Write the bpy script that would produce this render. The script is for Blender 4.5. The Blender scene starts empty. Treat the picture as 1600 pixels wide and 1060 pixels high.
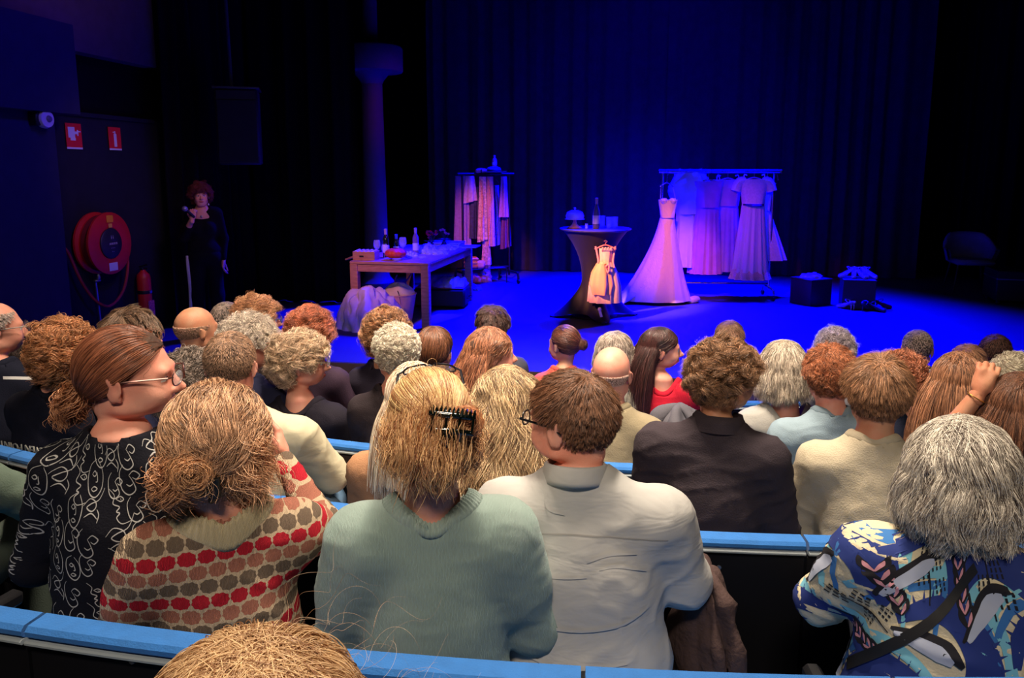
import bpy, math, random
import numpy as np
from mathutils import Vector, Matrix
from mathutils.bvhtree import BVHTree
PI = math.pi
SC = bpy.context.scene
COL = SC.collection
F32 = np.float32

# ------------------------------------------------------------------ camera, world, exposure, main lights
CAM_Z = 1.75
PITCH = math.radians(9.0)
FOC = 1180.0
PY0 = 455.0                       # row of the optical axis in the 1060 px high frame
cd = bpy.data.cameras.new('camera')
cd.sensor_width = 36.0
cd.lens = FOC * 36.0 / 1600.0
cd.shift_y = (PY0 - 530.0) / 1600.0
cd.clip_start = 0.02
cam = bpy.data.objects.new('camera', cd); COL.objects.link(cam)
cam.location = (0, 0, CAM_Z)
cam.rotation_euler = (PI / 2 - PITCH, 0, 0)
SC.camera = cam
SC.view_settings.view_transform = 'Standard'
SC.view_settings.look = 'None'
SC.view_settings.gamma = 1.0
SC.view_settings.use_curve_mapping = False
SC.view_settings.exposure = 0.0
w = bpy.data.worlds.new('world'); SC.world = w; w.use_nodes = True
w.node_tree.nodes['Background'].inputs[0].default_value = (0.35, 0.3, 0.6, 1)
w.node_tree.nodes['Background'].inputs[1].default_value = 0.0004

def light(name, kind, loc, target, power, color, size=0.3, spot=60, blend=0.5, size_y=None):
    l = bpy.data.lights.new(name, kind); l.energy = power; l.color = color
    if kind == 'AREA':
        l.size = size; l.spread = math.radians(spot + 20)
        if size_y: l.shape = 'RECTANGLE'; l.size_y = size_y
    else:
        l.shadow_soft_size = size
    if kind == 'SPOT':
        l.spot_size = math.radians(spot); l.spot_blend = blend
    o = bpy.data.objects.new(name, l); COL.objects.link(o); o.location = loc
    o.rotation_euler = (Vector(target) - Vector(loc)).to_track_quat('-Z', 'Y').to_euler()
    return o
BLUE = (0.0, 0.0, 1.0)
# house lights over the seats
light('house_light_rear', 'AREA', (-0.3, -1.3, 4.6), (-0.2, 2.0, 0.7), 30, (1.0, 0.84, 0.66), 1.2, 70, size_y=0.5)
light('house_light_mid', 'AREA', (0.5, 2.7, 5.6), (0.1, 2.8, 0.8), 84, (1.0, 0.84, 0.66), 1.8, 60, size_y=0.4)
light('house_light_front', 'AREA', (-0.5, 3.4, 5.2), (0.0, 3.6, 0.5), 72, (1.0, 0.82, 0.64), 2.6, 50, size_y=0.3)
# blue wash over the stage
light('stage_wash_one', 'SPOT', (2.0, 12.0, 6.2), (1.6, 9.7, 0), 26000, BLUE, 0.2, 75, 0.7)
light('stage_wash_two', 'SPOT', (0.8, 11.6, 6.2), (0.3, 8.6, 0), 14000, BLUE, 0.2, 66, 0.6)
light('stage_wash_three', 'SPOT', (4.0, 11.2, 6.2), (3.1, 8.4, 0), 14000, BLUE, 0.2, 62, 0.8)
light('curtain_wash', 'SPOT', (2.6, 9.2, 6.3), (2.2, 13.6, 2.6), 380, (0.02, 0.0, 1.0), 0.2, 60, 1.0)
light('wall_spill_fill', 'SPOT', (0.5, 4.5, 5.5), (-4.3, 6.2, 1.7), 560, (0.03, 0.0, 1.0), 0.3, 42, 0.8)  # extra spot added to stand in for blue spill on the left wall
light('column_spill', 'SPOT', (0.5, 6.5, 5.0), (-1.7, 11.6, 2.4), 150, (0.9, 0.10, 0.5), 0.2, 14, 0.8)
# warm pink front spot
light('front_spot_gown', 'SPOT', (0.7, 4.2, 5.4), (2.15, 10.0, 0.70), 2600, (1.0, 0.17, 0.30), 0.12, 12, 0.9)
light('front_spot_rack', 'SPOT', (-1.6, 4.4, 4.6), (3.4, 10.5, 0.9), 700, (0.85, 0.07, 0.6), 0.12, 10, 1.0)
light('front_blue_fill', 'SPOT', (3.4, 4.4, 5.2), (3.0, 10.5, 1.3), 900, BLUE, 0.12, 14, 1.0)  # added fill, turns the fronts of the rack gowns blue
light('front_spot_table', 'SPOT', (-3.4, 4.6, 4.6), (1.15, 8.9, 0.55), 8500, (1.0, 0.36, 0.20), 0.1, 8.5, 1.0)
light('front_spot_desk', 'SPOT', (-3.2, 4.4, 3.6), (-1.4, 8.9, 0.5), 620, (1.0, 0.34, 0.34), 0.1, 17, 1.0)
light('desk_blue_fill', 'SPOT', (1.6, 5.0, 4.6), (-1.9, 8.5, 0.3), 900, (0.12, 0.0, 1.0), 0.12, 16, 1.0)  # added fill, puts blue on the table front that the wash lamps miss
light('front_spot_clothes', 'SPOT', (-1.2, 4.6, 4.8), (-0.5, 11.3, 1.15), 2400, (1.0, 0.24, 0.38), 0.1, 10, 0.9)
light('side_wall_glow', 'SPOT', (-1.0, 5.0, 3.2), (-4.2, 7.9, 1.5), 130, (1.0, 0.55, 0.5), 0.3, 30, 1.0)
light('upper_wall_glow', 'SPOT', (-1.5, 4.0, 4.5), (-4.6, 7.4, 3.9), 110, (0.9, 0.38, 0.7), 0.3, 36, 1.0)
light('presenter_glow', 'SPOT', (-0.9, 6.4, 2.6), (-3.15, 7.9, 1.25), 22, (1.0, 0.38, 0.70), 0.08, 24, 1.0)

# ------------------------------------------------------------------ geometry of the view
cp, sp = math.cos(PITCH), math.sin(PITCH)
def ray(px, py):
    u = (px - 800.0) / FOC; v = (PY0 - py) / FOC
    return np.array([u, cp + v * sp, -sp + v * cp])
def at(px, py, z=0.0):
    r = ray(px, py); t = (z - CAM_Z) / r[2]
    return np.array([r[0] * t, r[1] * t, z])
def atd(px, py, Y):
    r = ray(px, py); t = Y / r[1]
    return np.array([r[0] * t, Y, CAM_Z + r[2] * t])

# ------------------------------------------------------------------ materials
def lin(c):
    return tuple(((x / 255) / 12.92 if x / 255 <= 0.04045 else ((x / 255 + 0.055) / 1.055) ** 2.4) for x in c) + (1.0,)
class NT:
    def __init__(s, name):
        s.m = bpy.data.materials.new(name); s.m.use_nodes = True
        s.t = s.m.node_tree; s.b = s.t.nodes['Principled BSDF']
    def n(s, kind, **kw):
        x = s.t.nodes.new(kind)
        for k, v in kw.items(): setattr(x, k, v)
        return x
    def l(s, a, b): s.t.links.new(a, b)
    def math(s, op, a, b=None, c=None):
        x = s.n('ShaderNodeMath', operation=op)
        for i, v in enumerate((a, b, c)):
            if v is None: continue
            if isinstance(v, (int, float)): x.inputs[i].default_value = v
            else: s.l(v, x.inputs[i])
        return x.outputs[0]
    def mix(s, f, a, b):
        x = s.n('ShaderNodeMix', data_type='RGBA')
        for k, v in ((0, f), (6, a), (7, b)):
            if isinstance(v, (int, float, tuple)): x.inputs[k].default_value = v
            else: s.l(v, x.inputs[k])
        return x.outputs[2]
    def noise(s, scale, detail=3, vec=None, rough=0.5, dist=0.0):
        x = s.n('ShaderNodeTexNoise'); x.inputs['Scale'].default_value = scale
        x.inputs['Detail'].default_value = detail; x.inputs['Roughness'].default_value = rough
        x.inputs['Distortion'].default_value = dist
        s.l(vec if vec is not None else s.coord(), x.inputs['Vector'])
        return x.outputs[0]
    def coord(s, which='Object'):
        if not hasattr(s, 'tc'): s.tc = s.n('ShaderNodeTexCoord')
        return s.tc.outputs[which]
    def ramp(s, f, stops, const=False):
        x = s.n('ShaderNodeValToRGB'); e = x.color_ramp.elements
        if const: x.color_ramp.interpolation = 'CONSTANT'
        while len(e) < len(stops): e.new(0.5)
        for i, (p, c) in enumerate(stops): e[i].position = p; e[i].color = c
        s.l(f, x.inputs[0]); return x.outputs[0]
    def bump(s, h, dist=0.002, strength=1.0):
        x = s.n('ShaderNodeBump'); x.inputs['Distance'].default_value = dist; x.inputs['Strength'].default_value = strength
        s.l(h, x.inputs['Height']); s.l(x.outputs[0], s.b.inputs['Normal'])
_MC = {}
def mat(name, c, rough=0.6, metal=0.0, var=0.12, scale=8.0, bump=0.0, bscale=60.0, emit=None, alpha=None, trans=0.0, sheen=0.0, spec=0.5):
    if name in _MC: return _MC[name]
    N = NT(name); col = lin(c); b = N.b
    if var > 0:
        dk = tuple(x * (1 - var) for x in col[:3]) + (1,); br = tuple(min(1, x * (1 + var)) for x in col[:3]) + (1,)
        N.l(N.ramp(N.noise(scale, 4), [(0.3, dk), (0.7, br)]), b.inputs['Base Color'])
    else: b.inputs['Base Color'].default_value = col
    b.inputs['Roughness'].default_value = rough; b.inputs['Metallic'].default_value = metal
    b.inputs['Specular IOR Level'].default_value = spec
    if bump > 0: N.bump(N.noise(bscale, 3), bump)
    if emit: b.inputs['Emission Color'].default_value = lin(emit[0]); b.inputs['Emission Strength'].default_value = emit[1]
    if trans > 0: b.inputs['Transmission Weight'].default_value = trans
    if alpha is not None: b.inputs['Alpha'].default_value = alpha
    if sheen > 0: b.inputs['Sheen Weight'].default_value = sheen; b.inputs['Sheen Roughness'].default_value = 0.5
    _MC[name] = N.m; return N.m
def fabric(name, c, bump=0.0012, bscale=220, rough=0.9, var=0.08, sheen=0.0):
    return mat(name, c, rough=rough, var=var, scale=14, bump=bump, bscale=bscale, sheen=sheen, spec=0.2)
def skin_mat(name, c):
    if name in _MC: return _MC[name]
    N = NT(name); col = lin(c); red = (min(1, col[0] * 1.02), col[1] * 0.78, col[2] * 0.74, 1)
    N.l(N.ramp(N.noise(16, 4), [(0.35, red), (0.65, col)]), N.b.inputs['Base Color'])
    N.b.inputs['Roughness'].default_value = 0.5; N.b.inputs['Specular IOR Level'].default_value = 0.35
    N.bump(N.noise(320, 2), 0.0004)
    _MC[name] = N.m; return N.m
def hair_mat(name, c1, c2, rough=0.42):
    if name in _MC: return _MC[name]
    c1 = tuple(int(v * f) for v, f in zip(c1, (.88, .80, .84))); c2 = tuple(min(255, int(v * f)) for v, f in zip(c2, (1.14, 1.08, 1.12)))
    N = NT(name); hi = N.n('ShaderNodeHairInfo')
    nz = N.noise(26, 2)
    f = N.math('ADD', N.math('MULTIPLY', hi.outputs['Random'], 0.7), N.math('MULTIPLY', nz, 0.35))
    N.l(N.ramp(f, [(0.2, lin(c1)), (0.85, lin(c2))]), N.b.inputs['Base Color'])
    N.b.inputs['Roughness'].default_value = rough; N.b.inputs['Specular IOR Level'].default_value = 0.55
    _MC[name] = N.m; return N.m
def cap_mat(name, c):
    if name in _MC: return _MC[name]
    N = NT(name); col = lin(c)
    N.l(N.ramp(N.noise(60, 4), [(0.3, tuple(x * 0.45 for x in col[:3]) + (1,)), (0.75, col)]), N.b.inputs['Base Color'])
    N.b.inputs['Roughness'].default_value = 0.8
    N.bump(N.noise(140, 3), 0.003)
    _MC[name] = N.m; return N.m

# ------------------------------------------------------------------ object helpers
def link(o, parent=None):
    COL.objects.link(o)
    if parent is not None: o.parent = parent
    return o
def tag(o, label=None, cat=None, group=None, kind=None):
    if label: o['label'] = label
    if cat: o['category'] = cat
    if group: o['group'] = group
    if kind: o['kind'] = kind
    return o
def thing(name, label, cat, loc=(0, 0, 0), rz=0.0, group=None):
    o = bpy.data.objects.new(name, None); o.empty_display_size = 0.1; COL.objects.link(o)
    o.location = loc; o.rotation_euler = (0, 0, rz); tag(o, label, cat, group); return o
def mesh_data(name, v, f, m=None, smooth=True, uv=None):
    v = np.ascontiguousarray(np.asarray(v, dtype=F32)); me = bpy.data.meshes.new(name)
    if isinstance(f, np.ndarray) and f.ndim == 2:
        k = f.shape[1]; nf = len(f)
        me.vertices.add(len(v)); me.vertices.foreach_set('co', v.ravel())
        me.loops.add(nf * k); me.loops.foreach_set('vertex_index', np.ascontiguousarray(f.ravel().astype(np.int32)))
        me.polygons.add(nf); me.polygons.foreach_set('loop_start', np.arange(0, nf * k, k, dtype=np.int32))
        me.update(calc_edges=True)
    else:
        me.from_pydata(v.tolist(), [], [list(map(int, q)) for q in f]); me.update()
    if smooth: me.polygons.foreach_set('use_smooth', np.ones(len(me.polygons), dtype=bool))
    if m is not None:
        for x in (m if isinstance(m, (list, tuple)) else [m]): me.materials.append(x)
    if uv is not None:
        lay = me.uv_layers.new(name='UVMap'); li = np.empty(len(me.loops), dtype=np.int32)
        me.loops.foreach_get('vertex_index', li); lay.data.foreach_set('uv', np.ascontiguousarray(uv[li].astype(F32)).ravel())
    return me
def obj(name, v, f, m, parent=None, smooth=True, uv=None, loc=None):
    o = bpy.data.objects.new(name, mesh_data(name, v, f, m, smooth, uv)); link(o, parent)
    if loc is not None: o.location = loc
    return o
def share(name, me, parent=None, loc=(0, 0, 0), rot=(0, 0, 0), scale=(1, 1, 1), m=None):
    o = bpy.data.objects.new(name, me); link(o, parent); o.location = loc; o.rotation_euler = rot; o.scale = scale
    if m is not None:
        o.material_slots[0].link = 'OBJECT'; o.material_slots[0].material = m
    return o
class MB:
    """collects shapes for one mesh"""
    def __init__(s): s.v = []; s.f = []; s.n = 0
    def add(s, v, f):
        v = np.asarray(v, dtype=float)
        s.v.append(v); s.f += [[int(i) + s.n for i in q] for q in f]; s.n += len(v); return s
    def box(s, lo, hi, bev=0.0, M=None):
        lo = np.array(lo, float); hi = np.array(hi, float)
        b = min(bev, *(0.49 * (hi - lo)))
        if b <= 0:
            v = np.array([[(lo, hi)[i][0], (lo, hi)[j][1], (lo, hi)[k][2]] for i in (0, 1) for j in (0, 1) for k in (0, 1)])
            f = [(0, 1, 3, 2), (4, 6, 7, 5), (0, 4, 5, 1), (2, 3, 7, 6), (0, 2, 6, 4), (1, 5, 7, 3)]
        else:
            v = []; f = []; idx = {}
            for i in (0, 1):
                for j in (0, 1):
                    for k in (0, 1):
                        c = np.array([(lo, hi)[i][0], (lo, hi)[j][1], (lo, hi)[k][2]]); sg = np.array([1 - 2 * i, 1 - 2 * j, 1 - 2 * k])
                        for a in range(3):
                            q = c + sg * b; q[a] = c[a]; idx[(i, j, k, a)] = len(v); v.append(q)
            for a in range(3):
                b1, b2 = [x for x in range(3) if x != a]
                for s_ in (0, 1):
                    def K(p, q):
                        t = [0, 0, 0]; t[a] = s_; t[b1] = p; t[b2] = q; return idx[(t[0], t[1], t[2], a)]
                    q = [K(0, 0), K(1, 0), K(1, 1), K(0, 1)]
                    f.append(q if (s_ == 1) == (a != 1) else q[::-1])
                for p in (0, 1):
                    for q in (0, 1):
                        def E(r, ax):
                            t = [0, 0, 0]; t[a] = r; t[b1] = p; t[b2] = q; return idx[(t[0], t[1], t[2], ax)]
                        f.append([E(0, b1), E(1, b1), E(1, b2), E(0, b2)])
            for i in (0, 1):
                for j in (0, 1):
                    for k in (0, 1): f.append([idx[(i, j, k, 0)], idx[(i, j, k, 1)], idx[(i, j, k, 2)]])
            v = np.array(v)
        if M is not None: v = np.array([M @ Vector(p) for p in v])
        return s.add(v, f)
    def tube(s, pts, r, seg=8, cap=True):
        v, f = tube_vf(pts, r, seg, cap); return s.add(v, f)
    def lathe(s, prof, seg=24, c=(0, 0, 0)):
        v, f = lathe_vf(prof, seg); return s.add(v + np.array(c), f)
    def build(s, name, m, parent=None, smooth=True, loc=None, fixn=True):
        o = obj(name, np.concatenate(s.v), s.f, m, parent, smooth, None, loc)
        if fixn:
            import bmesh
            bm = bmesh.new(); bm.from_mesh(o.data); bmesh.ops.recalc_face_normals(bm, faces=bm.faces[:]); bm.to_mesh(o.data); bm.free()
        if smooth: 
            o.data.set_sharp_from_angle(angle=math.radians(40))
        return o
def tube_vf(pts, r, seg=8, cap=True):
    P = np.asarray(pts, float); n = len(P); r = np.broadcast_to(np.asarray(r, float), (n,))
    T = np.gradient(P, axis=0); T /= np.linalg.norm(T, axis=1)[:, None] + 1e-12
    a = np.array([0, 0, 1.0]) if abs(T[0][2]) < 0.9 else np.array([1.0, 0, 0])
    V = []; u = np.cross(T[0], a); u /= np.linalg.norm(u)
    th = np.arange(seg) * 2 * PI / seg
    for i in range(n):
        u = u - T[i] * (u @ T[i]); u /= np.linalg.norm(u) + 1e-12; w_ = np.cross(T[i], u)
        V.append(P[i] + r[i] * (np.cos(th)[:, None] * u + np.sin(th)[:, None] * w_))
    V = np.concatenate(V); f = []
    for i in range(n - 1):
        for j in range(seg):
            k = (j + 1) % seg; f.append((i * seg + j, i * seg + k, (i + 1) * seg + k, (i + 1) * seg + j))
    if cap: f.append(list(range(seg))[::-1]); f.append([(n - 1) * seg + j for j in range(seg)])
    return V, f
def lathe_vf(prof, seg=24):
    th = np.arange(seg) * 2 * PI / seg; V = []; f = []
    for r, z in prof: V.append(np.stack([r * np.cos(th), r * np.sin(th), np.full(seg, z)], 1))
    n = len(prof)
    for i in range(n - 1):
        for j in range(seg):
            k = (j + 1) % seg; f.append((i * seg + j, i * seg + k, (i + 1) * seg + k, (i + 1) * seg + j))
    f.append(list(range(seg))[::-1]); f.append([(n - 1) * seg + j for j in range(seg)])
    return np.concatenate(V), f
def grid_vf(P, closed_u=False):
    """P: (a, b, 3) grid of points"""
    a, b = P.shape[:2]; idx = np.arange(a * b).reshape(a, b)
    if closed_u: i1 = np.roll(idx, -1, axis=1); q = np.stack([idx[:-1], i1[:-1], i1[1:], idx[1:]], -1).reshape(-1, 4)
    else: q = np.stack([idx[:-1, :-1], idx[:-1, 1:], idx[1:, 1:], idx[1:, :-1]], -1).reshape(-1, 4)
    return P.reshape(-1, 3), q
def smooth_path(pts, n=24):
    P = np.asarray(pts, float); m = len(P); t = np.linspace(0, m - 1, n); out = []
    for x in t:
        i = min(int(x), m - 2); u = x - i
        p0 = P[max(i - 1, 0)]; p1 = P[i]; p2 = P[i + 1]; p3 = P[min(i + 2, m - 1)]
        out.append(0.5 * ((2 * p1) + (-p0 + p2) * u + (2 * p0 - 5 * p1 + 4 * p2 - p3) * u * u + (-p0 + 3 * p1 - 3 * p2 + p3) * u ** 3))
    return np.array(out)

# ------------------------------------------------------------------ implicit surfaces
def rc(a, b, r1, r2, k=0.03): return ('rc', np.array(a, F32), np.array(b, F32), r1, r2, k)
def el(c, r, k=0.03, rot=None): return ('el', np.array(c, F32), np.array(r, F32), rot, 0, k)
def prim(p, X, Y, Z):
    if p[0] == 'rc':
        a, b, r1, r2 = p[1:5]; ab = b - a; L = float(ab @ ab) + 1e-9
        x = X - a[0]; y = Y - a[1]; z = Z - a[2]
        t = np.clip((x * ab[0] + y * ab[1] + z * ab[2]) / L, 0, 1)
        return np.sqrt((x - t * ab[0]) ** 2 + (y - t * ab[1]) ** 2 + (z - t * ab[2]) ** 2) - (r1 + (r2 - r1) * t)
    c, r, R = p[1:4]
    x = X - c[0]; y = Y - c[1]; z = Z - c[2]
    if R is not None:
        Rm = np.array(R, F32)
        x, y, z = (Rm[0, 0] * x + Rm[1, 0] * y + Rm[2, 0] * z, Rm[0, 1] * x + Rm[1, 1] * y + Rm[2, 1] * z, Rm[0, 2] * x + Rm[1, 2] * y + Rm[2, 2] * z)
    q0 = np.sqrt((x / r[0]) ** 2 + (y / r[1]) ** 2 + (z / r[2]) ** 2)
    q1 = np.sqrt((x / r[0] ** 2) ** 2 + (y / r[1] ** 2) ** 2 + (z / r[2] ** 2) ** 2)
    return q0 * (q0 - 1) / (q1 + 1e-9)
def smin(a, b, k):
    h = np.maximum(k - np.abs(a - b), 0) / k
    return np.minimum(a, b) - h * h * k * 0.25
def field(prims, X, Y, Z, subs=(), cut=None):
    F = None
    for p in prims:
        d = prim(p, X, Y, Z); F = d if F is None else smin(F, d, p[5])
    for p in subs: F = -smin(-F, prim(p, X, Y, Z), p[5])
    if cut is not None: F = np.maximum(F, cut(X, Y, Z))
    return F
def nets(F, xs, ys, zs):
    S = F < 0
    def c8(A): return [A[i:A.shape[0] - 1 + i, j:A.shape[1] - 1 + j, k:A.shape[2] - 1 + k] for i in (0, 1) for j in (0, 1) for k in (0, 1)]
    n8 = sum(a.astype(np.int8) for a in c8(S)); act = (n8 > 0) & (n8 < 8)
    idx = np.full(act.shape, -1, dtype=np.int32); I, J, K = np.nonzero(act); idx[I, J, K] = np.arange(len(I))
    acc = np.zeros((len(I), 3)); cnt = np.zeros(len(I))
    cor = [(i, j, k) for i in (0, 1) for j in (0, 1) for k in (0, 1)]
    for a in range(8):
        for b in range(a + 1, 8):
            ca, cb = cor[a], cor[b]
            if sum(abs(x - y) for x, y in zip(ca, cb)) != 1: continue
            f0 = F[I + ca[0], J + ca[1], K + ca[2]]; f1 = F[I + cb[0], J + cb[1], K + cb[2]]
            m = (f0 < 0) != (f1 < 0); t = np.where(m, f0 / (f0 - f1 + 1e-20), 0)
            for ax, (g, G) in enumerate(((xs, I), (ys, J), (zs, K))):
                p0 = g[G + ca[ax]]; p1 = g[G + cb[ax]]; acc[:, ax] += m * (p0 + (p1 - p0) * t)
            cnt += m
    V = acc / cnt[:, None]; Q = []
    for ax in range(3):
        sl0 = [slice(1, -1)] * 3; sl1 = [slice(1, -1)] * 3; sl0[ax] = slice(0, -1); sl1[ax] = slice(1, None)
        A = S[tuple(sl0)]; B = S[tuple(sl1)]; ch = A != B; pos = np.nonzero(ch); inside = A[pos]
        base = [pos[0], pos[1], pos[2]]
        for o_ in range(3):
            if o_ != ax: base[o_] = base[o_] + 1
        b1, b2 = [(1, 2), (2, 0), (0, 1)][ax]
        def cell(d1, d2):
            c = [x.copy() for x in base]; c[b1] = c[b1] - 1 + d1; c[b2] = c[b2] - 1 + d2; return idx[c[0], c[1], c[2]]
        q = np.stack([cell(0, 0), cell(1, 0), cell(1, 1), cell(0, 1)], 1)
        q[~inside] = q[~inside][:, ::-1]; Q.append(q)
    return V, np.concatenate(Q)
def axis_grid(lo, hi, h): return np.arange(lo, hi + h, h, dtype=F32)
def isosurf(prims, lo, hi, h, subs=(), cut=None, disp=None):
    xs, ys, zs = (axis_grid(lo[i], hi[i], h) for i in range(3))
    X = xs[:, None, None]; Y = ys[None, :, None]; Z = zs[None, None, :]
    F = field(prims, X, Y, Z, subs, cut)
    F = np.broadcast_to(F, (len(xs), len(ys), len(zs)))
    if disp is not None: F = F + disp(X, Y, Z)
    return nets(F, xs, ys, zs)
def bounds(prims, pad=0.03):
    lo = np.full(3, 9.0); hi = np.full(3, -9.0)
    for p in prims:
        if p[0] == 'rc':
            for c, r in ((p[1], p[3]), (p[2], p[4])): lo = np.minimum(lo, c - r); hi = np.maximum(hi, c + r)
        else:
            r = p[2] if p[3] is None else np.full(3, max(p[2])); lo = np.minimum(lo, p[1] - r); hi = np.maximum(hi, p[1] + r)
    return lo - pad, hi + pad
def vnormals(V, Q):
    fn = np.cross(V[Q[:, 2]] - V[Q[:, 0]], V[Q[:, 3]] - V[Q[:, 1]]); N = np.zeros_like(V)
    for i in range(4): np.add.at(N, Q[:, i], fn)
    return N / (np.linalg.norm(N, axis=1)[:, None] + 1e-12)
def snoise(P, freq, seed, n=7, stretch=(1, 1, 1)):
    r = np.random.RandomState(seed); P = P * np.array(stretch); s = 0
    for i in range(n):
        d = r.randn(3); d /= np.linalg.norm(d); s = s + np.sin(P @ d * freq * (0.7 + 0.8 * r.rand()) + r.rand() * 6.28)
    return s / math.sqrt(n)
def rotm(yaw=0, pitch=0, roll=0):
    """yaw about z (ccw), pitch: nod forward/down positive (facing +y), roll: tilt to the right positive"""
    return np.array((Matrix.Rotation(yaw, 3, 'Z') @ Matrix.Rotation(-pitch, 3, 'X') @ Matrix.Rotation(roll, 3, 'Y')))
# ------------------------------------------------------------------ heads, hands, bodies
def head_template(h, full=0.0, fem=0):
    P = [el((0, -.012, .030), (.077, .097, .089)), el((0, .034, -.028), (.060 + full * .012, .060, .080), .03),
         el((0, .052, -.086 - full * .004), (.032 + full * .012, .032, .026 + full * .004), .03),
         rc((-.05 - full * .008, .0, -.06), (-.028, .05, -.088), .018 + full * .006, .014, .03), rc((.05 + full * .008, .0, -.06), (.028, .05, -.088), .018 + full * .006, .014, .03),
         el((-.034, .062, -.034), (.024 + full * .006, .024, .024), .02), el((.034, .062, -.034), (.024 + full * .006, .024, .024), .02),
         rc((-.034, .083, .020), (.034, .083, .020), .010 - fem * .002, .010 - fem * .002, .02),
         rc((0, .088, .008), (0, .112, -.026), .007, .0115, .012), el((-.011, .100, -.030), (.008, .010, .007), .008), el((.011, .100, -.030), (.008, .010, .007), .008),
         rc((0, -.022, -.05), (0, -.040, -.16), .054 - fem * .006 + full * .006, .056 - fem * .006 + full * .006, .03), rc((0, -.040, -.16), (0, -.03, -.25), .056 - fem * .004, .085, .03)]
    S = [el((-.031, .105, .004), (.017, .016, .011), .012), el((.031, .105, .004), (.017, .016, .011), .012)]
    P2 = [el((-.031, .077, .004), (.0135, .0135, .0125), .003), el((.031, .077, .004), (.0135, .0135, .0125), .003),
          el((0, .0915, -.0545), (.023, .0095, .0055), .004), el((0, .0895, -.0635), (.020, .0105, .0065), .004)]
    for s in (-1, 1):
        R = rotm(yaw=-s * .35) @ rotm(pitch=.15)
        P2 += [el((s * .081, -.012, -.006), (.006, .019, .031), .006, R), rc((s * .079, -.002, -.030), (s * .083, -.022, .020), .006, .007, .004)]
    lo = np.array([-.11, -.14, -.26]); hi = np.array([.11, .145, .14])
    xs, ys, zs = (axis_grid(lo[i], hi[i], h) for i in range(3))
    X = xs[:, None, None]; Y = ys[None, :, None]; Z = zs[None, None, :]
    F = field(P, X, Y, Z, S)
    for p in P2: F = smin(F, prim(p, X, Y, Z), p[5])
    for s in (-1, 1): F = -smin(-F, prim(el((s * .092, -.008, -.002), (.007, .009, .017), .003), X, Y, Z), .003)
    F = np.maximum(F, -.235 - Z)
    V, Q = nets(F, xs, ys, zs)
    c = V[Q].mean(1)
    lips = (np.abs(c[:, 0]) < .021) & (c[:, 1] > .088) & (c[:, 2] < -.050) & (c[:, 2] > -.0705)
    eye = np.zeros(len(c), bool); iris = np.zeros(len(c), bool)
    for s in (-1, 1):
        d = c - np.array([s * .031, .077, .004]); r = np.linalg.norm(d, axis=1)
        e = (r < .0148) & (np.abs(d[:, 2]) < .007) & (d[:, 1] > 0); eye |= e; iris |= e & (np.hypot(d[:, 0], d[:, 2]) < .0062)
    mi = np.zeros(len(c), np.int32); mi[lips] = 1; mi[eye] = 2; mi[iris] = 3
    return V, Q, mi
_HT = {}
def head_geo(kind, h):
    k = (kind, h)
    if k not in _HT: _HT[k] = head_template(h, {'m': 0.2, 'f': 0.0, 'wide': .6}[kind], 1 if kind == 'f' else 0)
    return _HT[k]
def hand_template(curl, h=0.004, spread=1.0, thumb=0.5):
    """left/right neutral: wrist at the origin, fingers along +y, palm facing -z, thumb towards +x"""
    P = [rc((-.018, .02, 0), (-.022, .075, 0), .016, .014, .02), rc((.012, .02, 0), (.022, .078, 0), .017, .013, .02), rc((0, -.03, 0), (0, .03, 0), .024, .022, .02), el((0, .048, 0), (.036, .042, .0125), .012)]
    for i, (x, L) in enumerate(((-.031, .058), (-.011, .072), (.010, .078), (.031, .070))):
        p = np.array([x, .082 + (.006 if i in (1, 2) else 0), 0.0]); a = 0.15
        for j, (f, r0, r1) in enumerate(((.45, .0092, .0085), (.30, .0085, .0078), (.25, .0078, .0065))):
            a += curl * (0.8 if j == 0 else 1.0)
            q = p + L * 1.05 * f * np.array([x * 1.5 * spread * math.cos(a), math.cos(a), -math.sin(a)])
            P.append(rc(p, q, r0, r1, .006)); p = q
    p = np.array([.030, .022, -.006]); a = thumb
    for L, r0, r1 in ((.036, .013, .011), (.03, .0105, .009), (.024, .009, .007)):
        q = p + L * np.array([math.cos(a) * .75, math.sin(a) + .25, -.35 - curl * .25]); P.append(rc(p, q, r0, r1, .008)); p = q; a += .35
    lo, hi = bounds(P, .012)
    return isosurf(P, lo, hi, h)
_HD = {}
def hand_geo(curl, h=.0045):
    k = (round(curl, 2), h)
    if k not in _HD: _HD[k] = hand_template(curl, h)
    return _HD[k]
def frame_from(y, zhint):
    y = np.array(y, float); y /= np.linalg.norm(y); z = np.array(zhint, float); z = z - y * (z @ y); z /= np.linalg.norm(z)
    return np.stack([np.cross(y, z), y, z], 1)

SKINS = {'warm': (226, 170, 140), 'pink': (232, 168, 146), 'tan': (204, 150, 118), 'deep': (150, 100, 74)}
_lip = lambda k: skin_mat('lip_' + k, tuple(int(c * f) for c, f in zip(SKINS[k], (.85, .6, .6))))
def body_materials(k):
    return [skin_mat('skin_' + k, SKINS[k]), _lip(k), mat('eye_white', (225, 220, 215), .25, var=0), mat('iris', (50, 40, 34), .2, var=0)]

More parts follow.
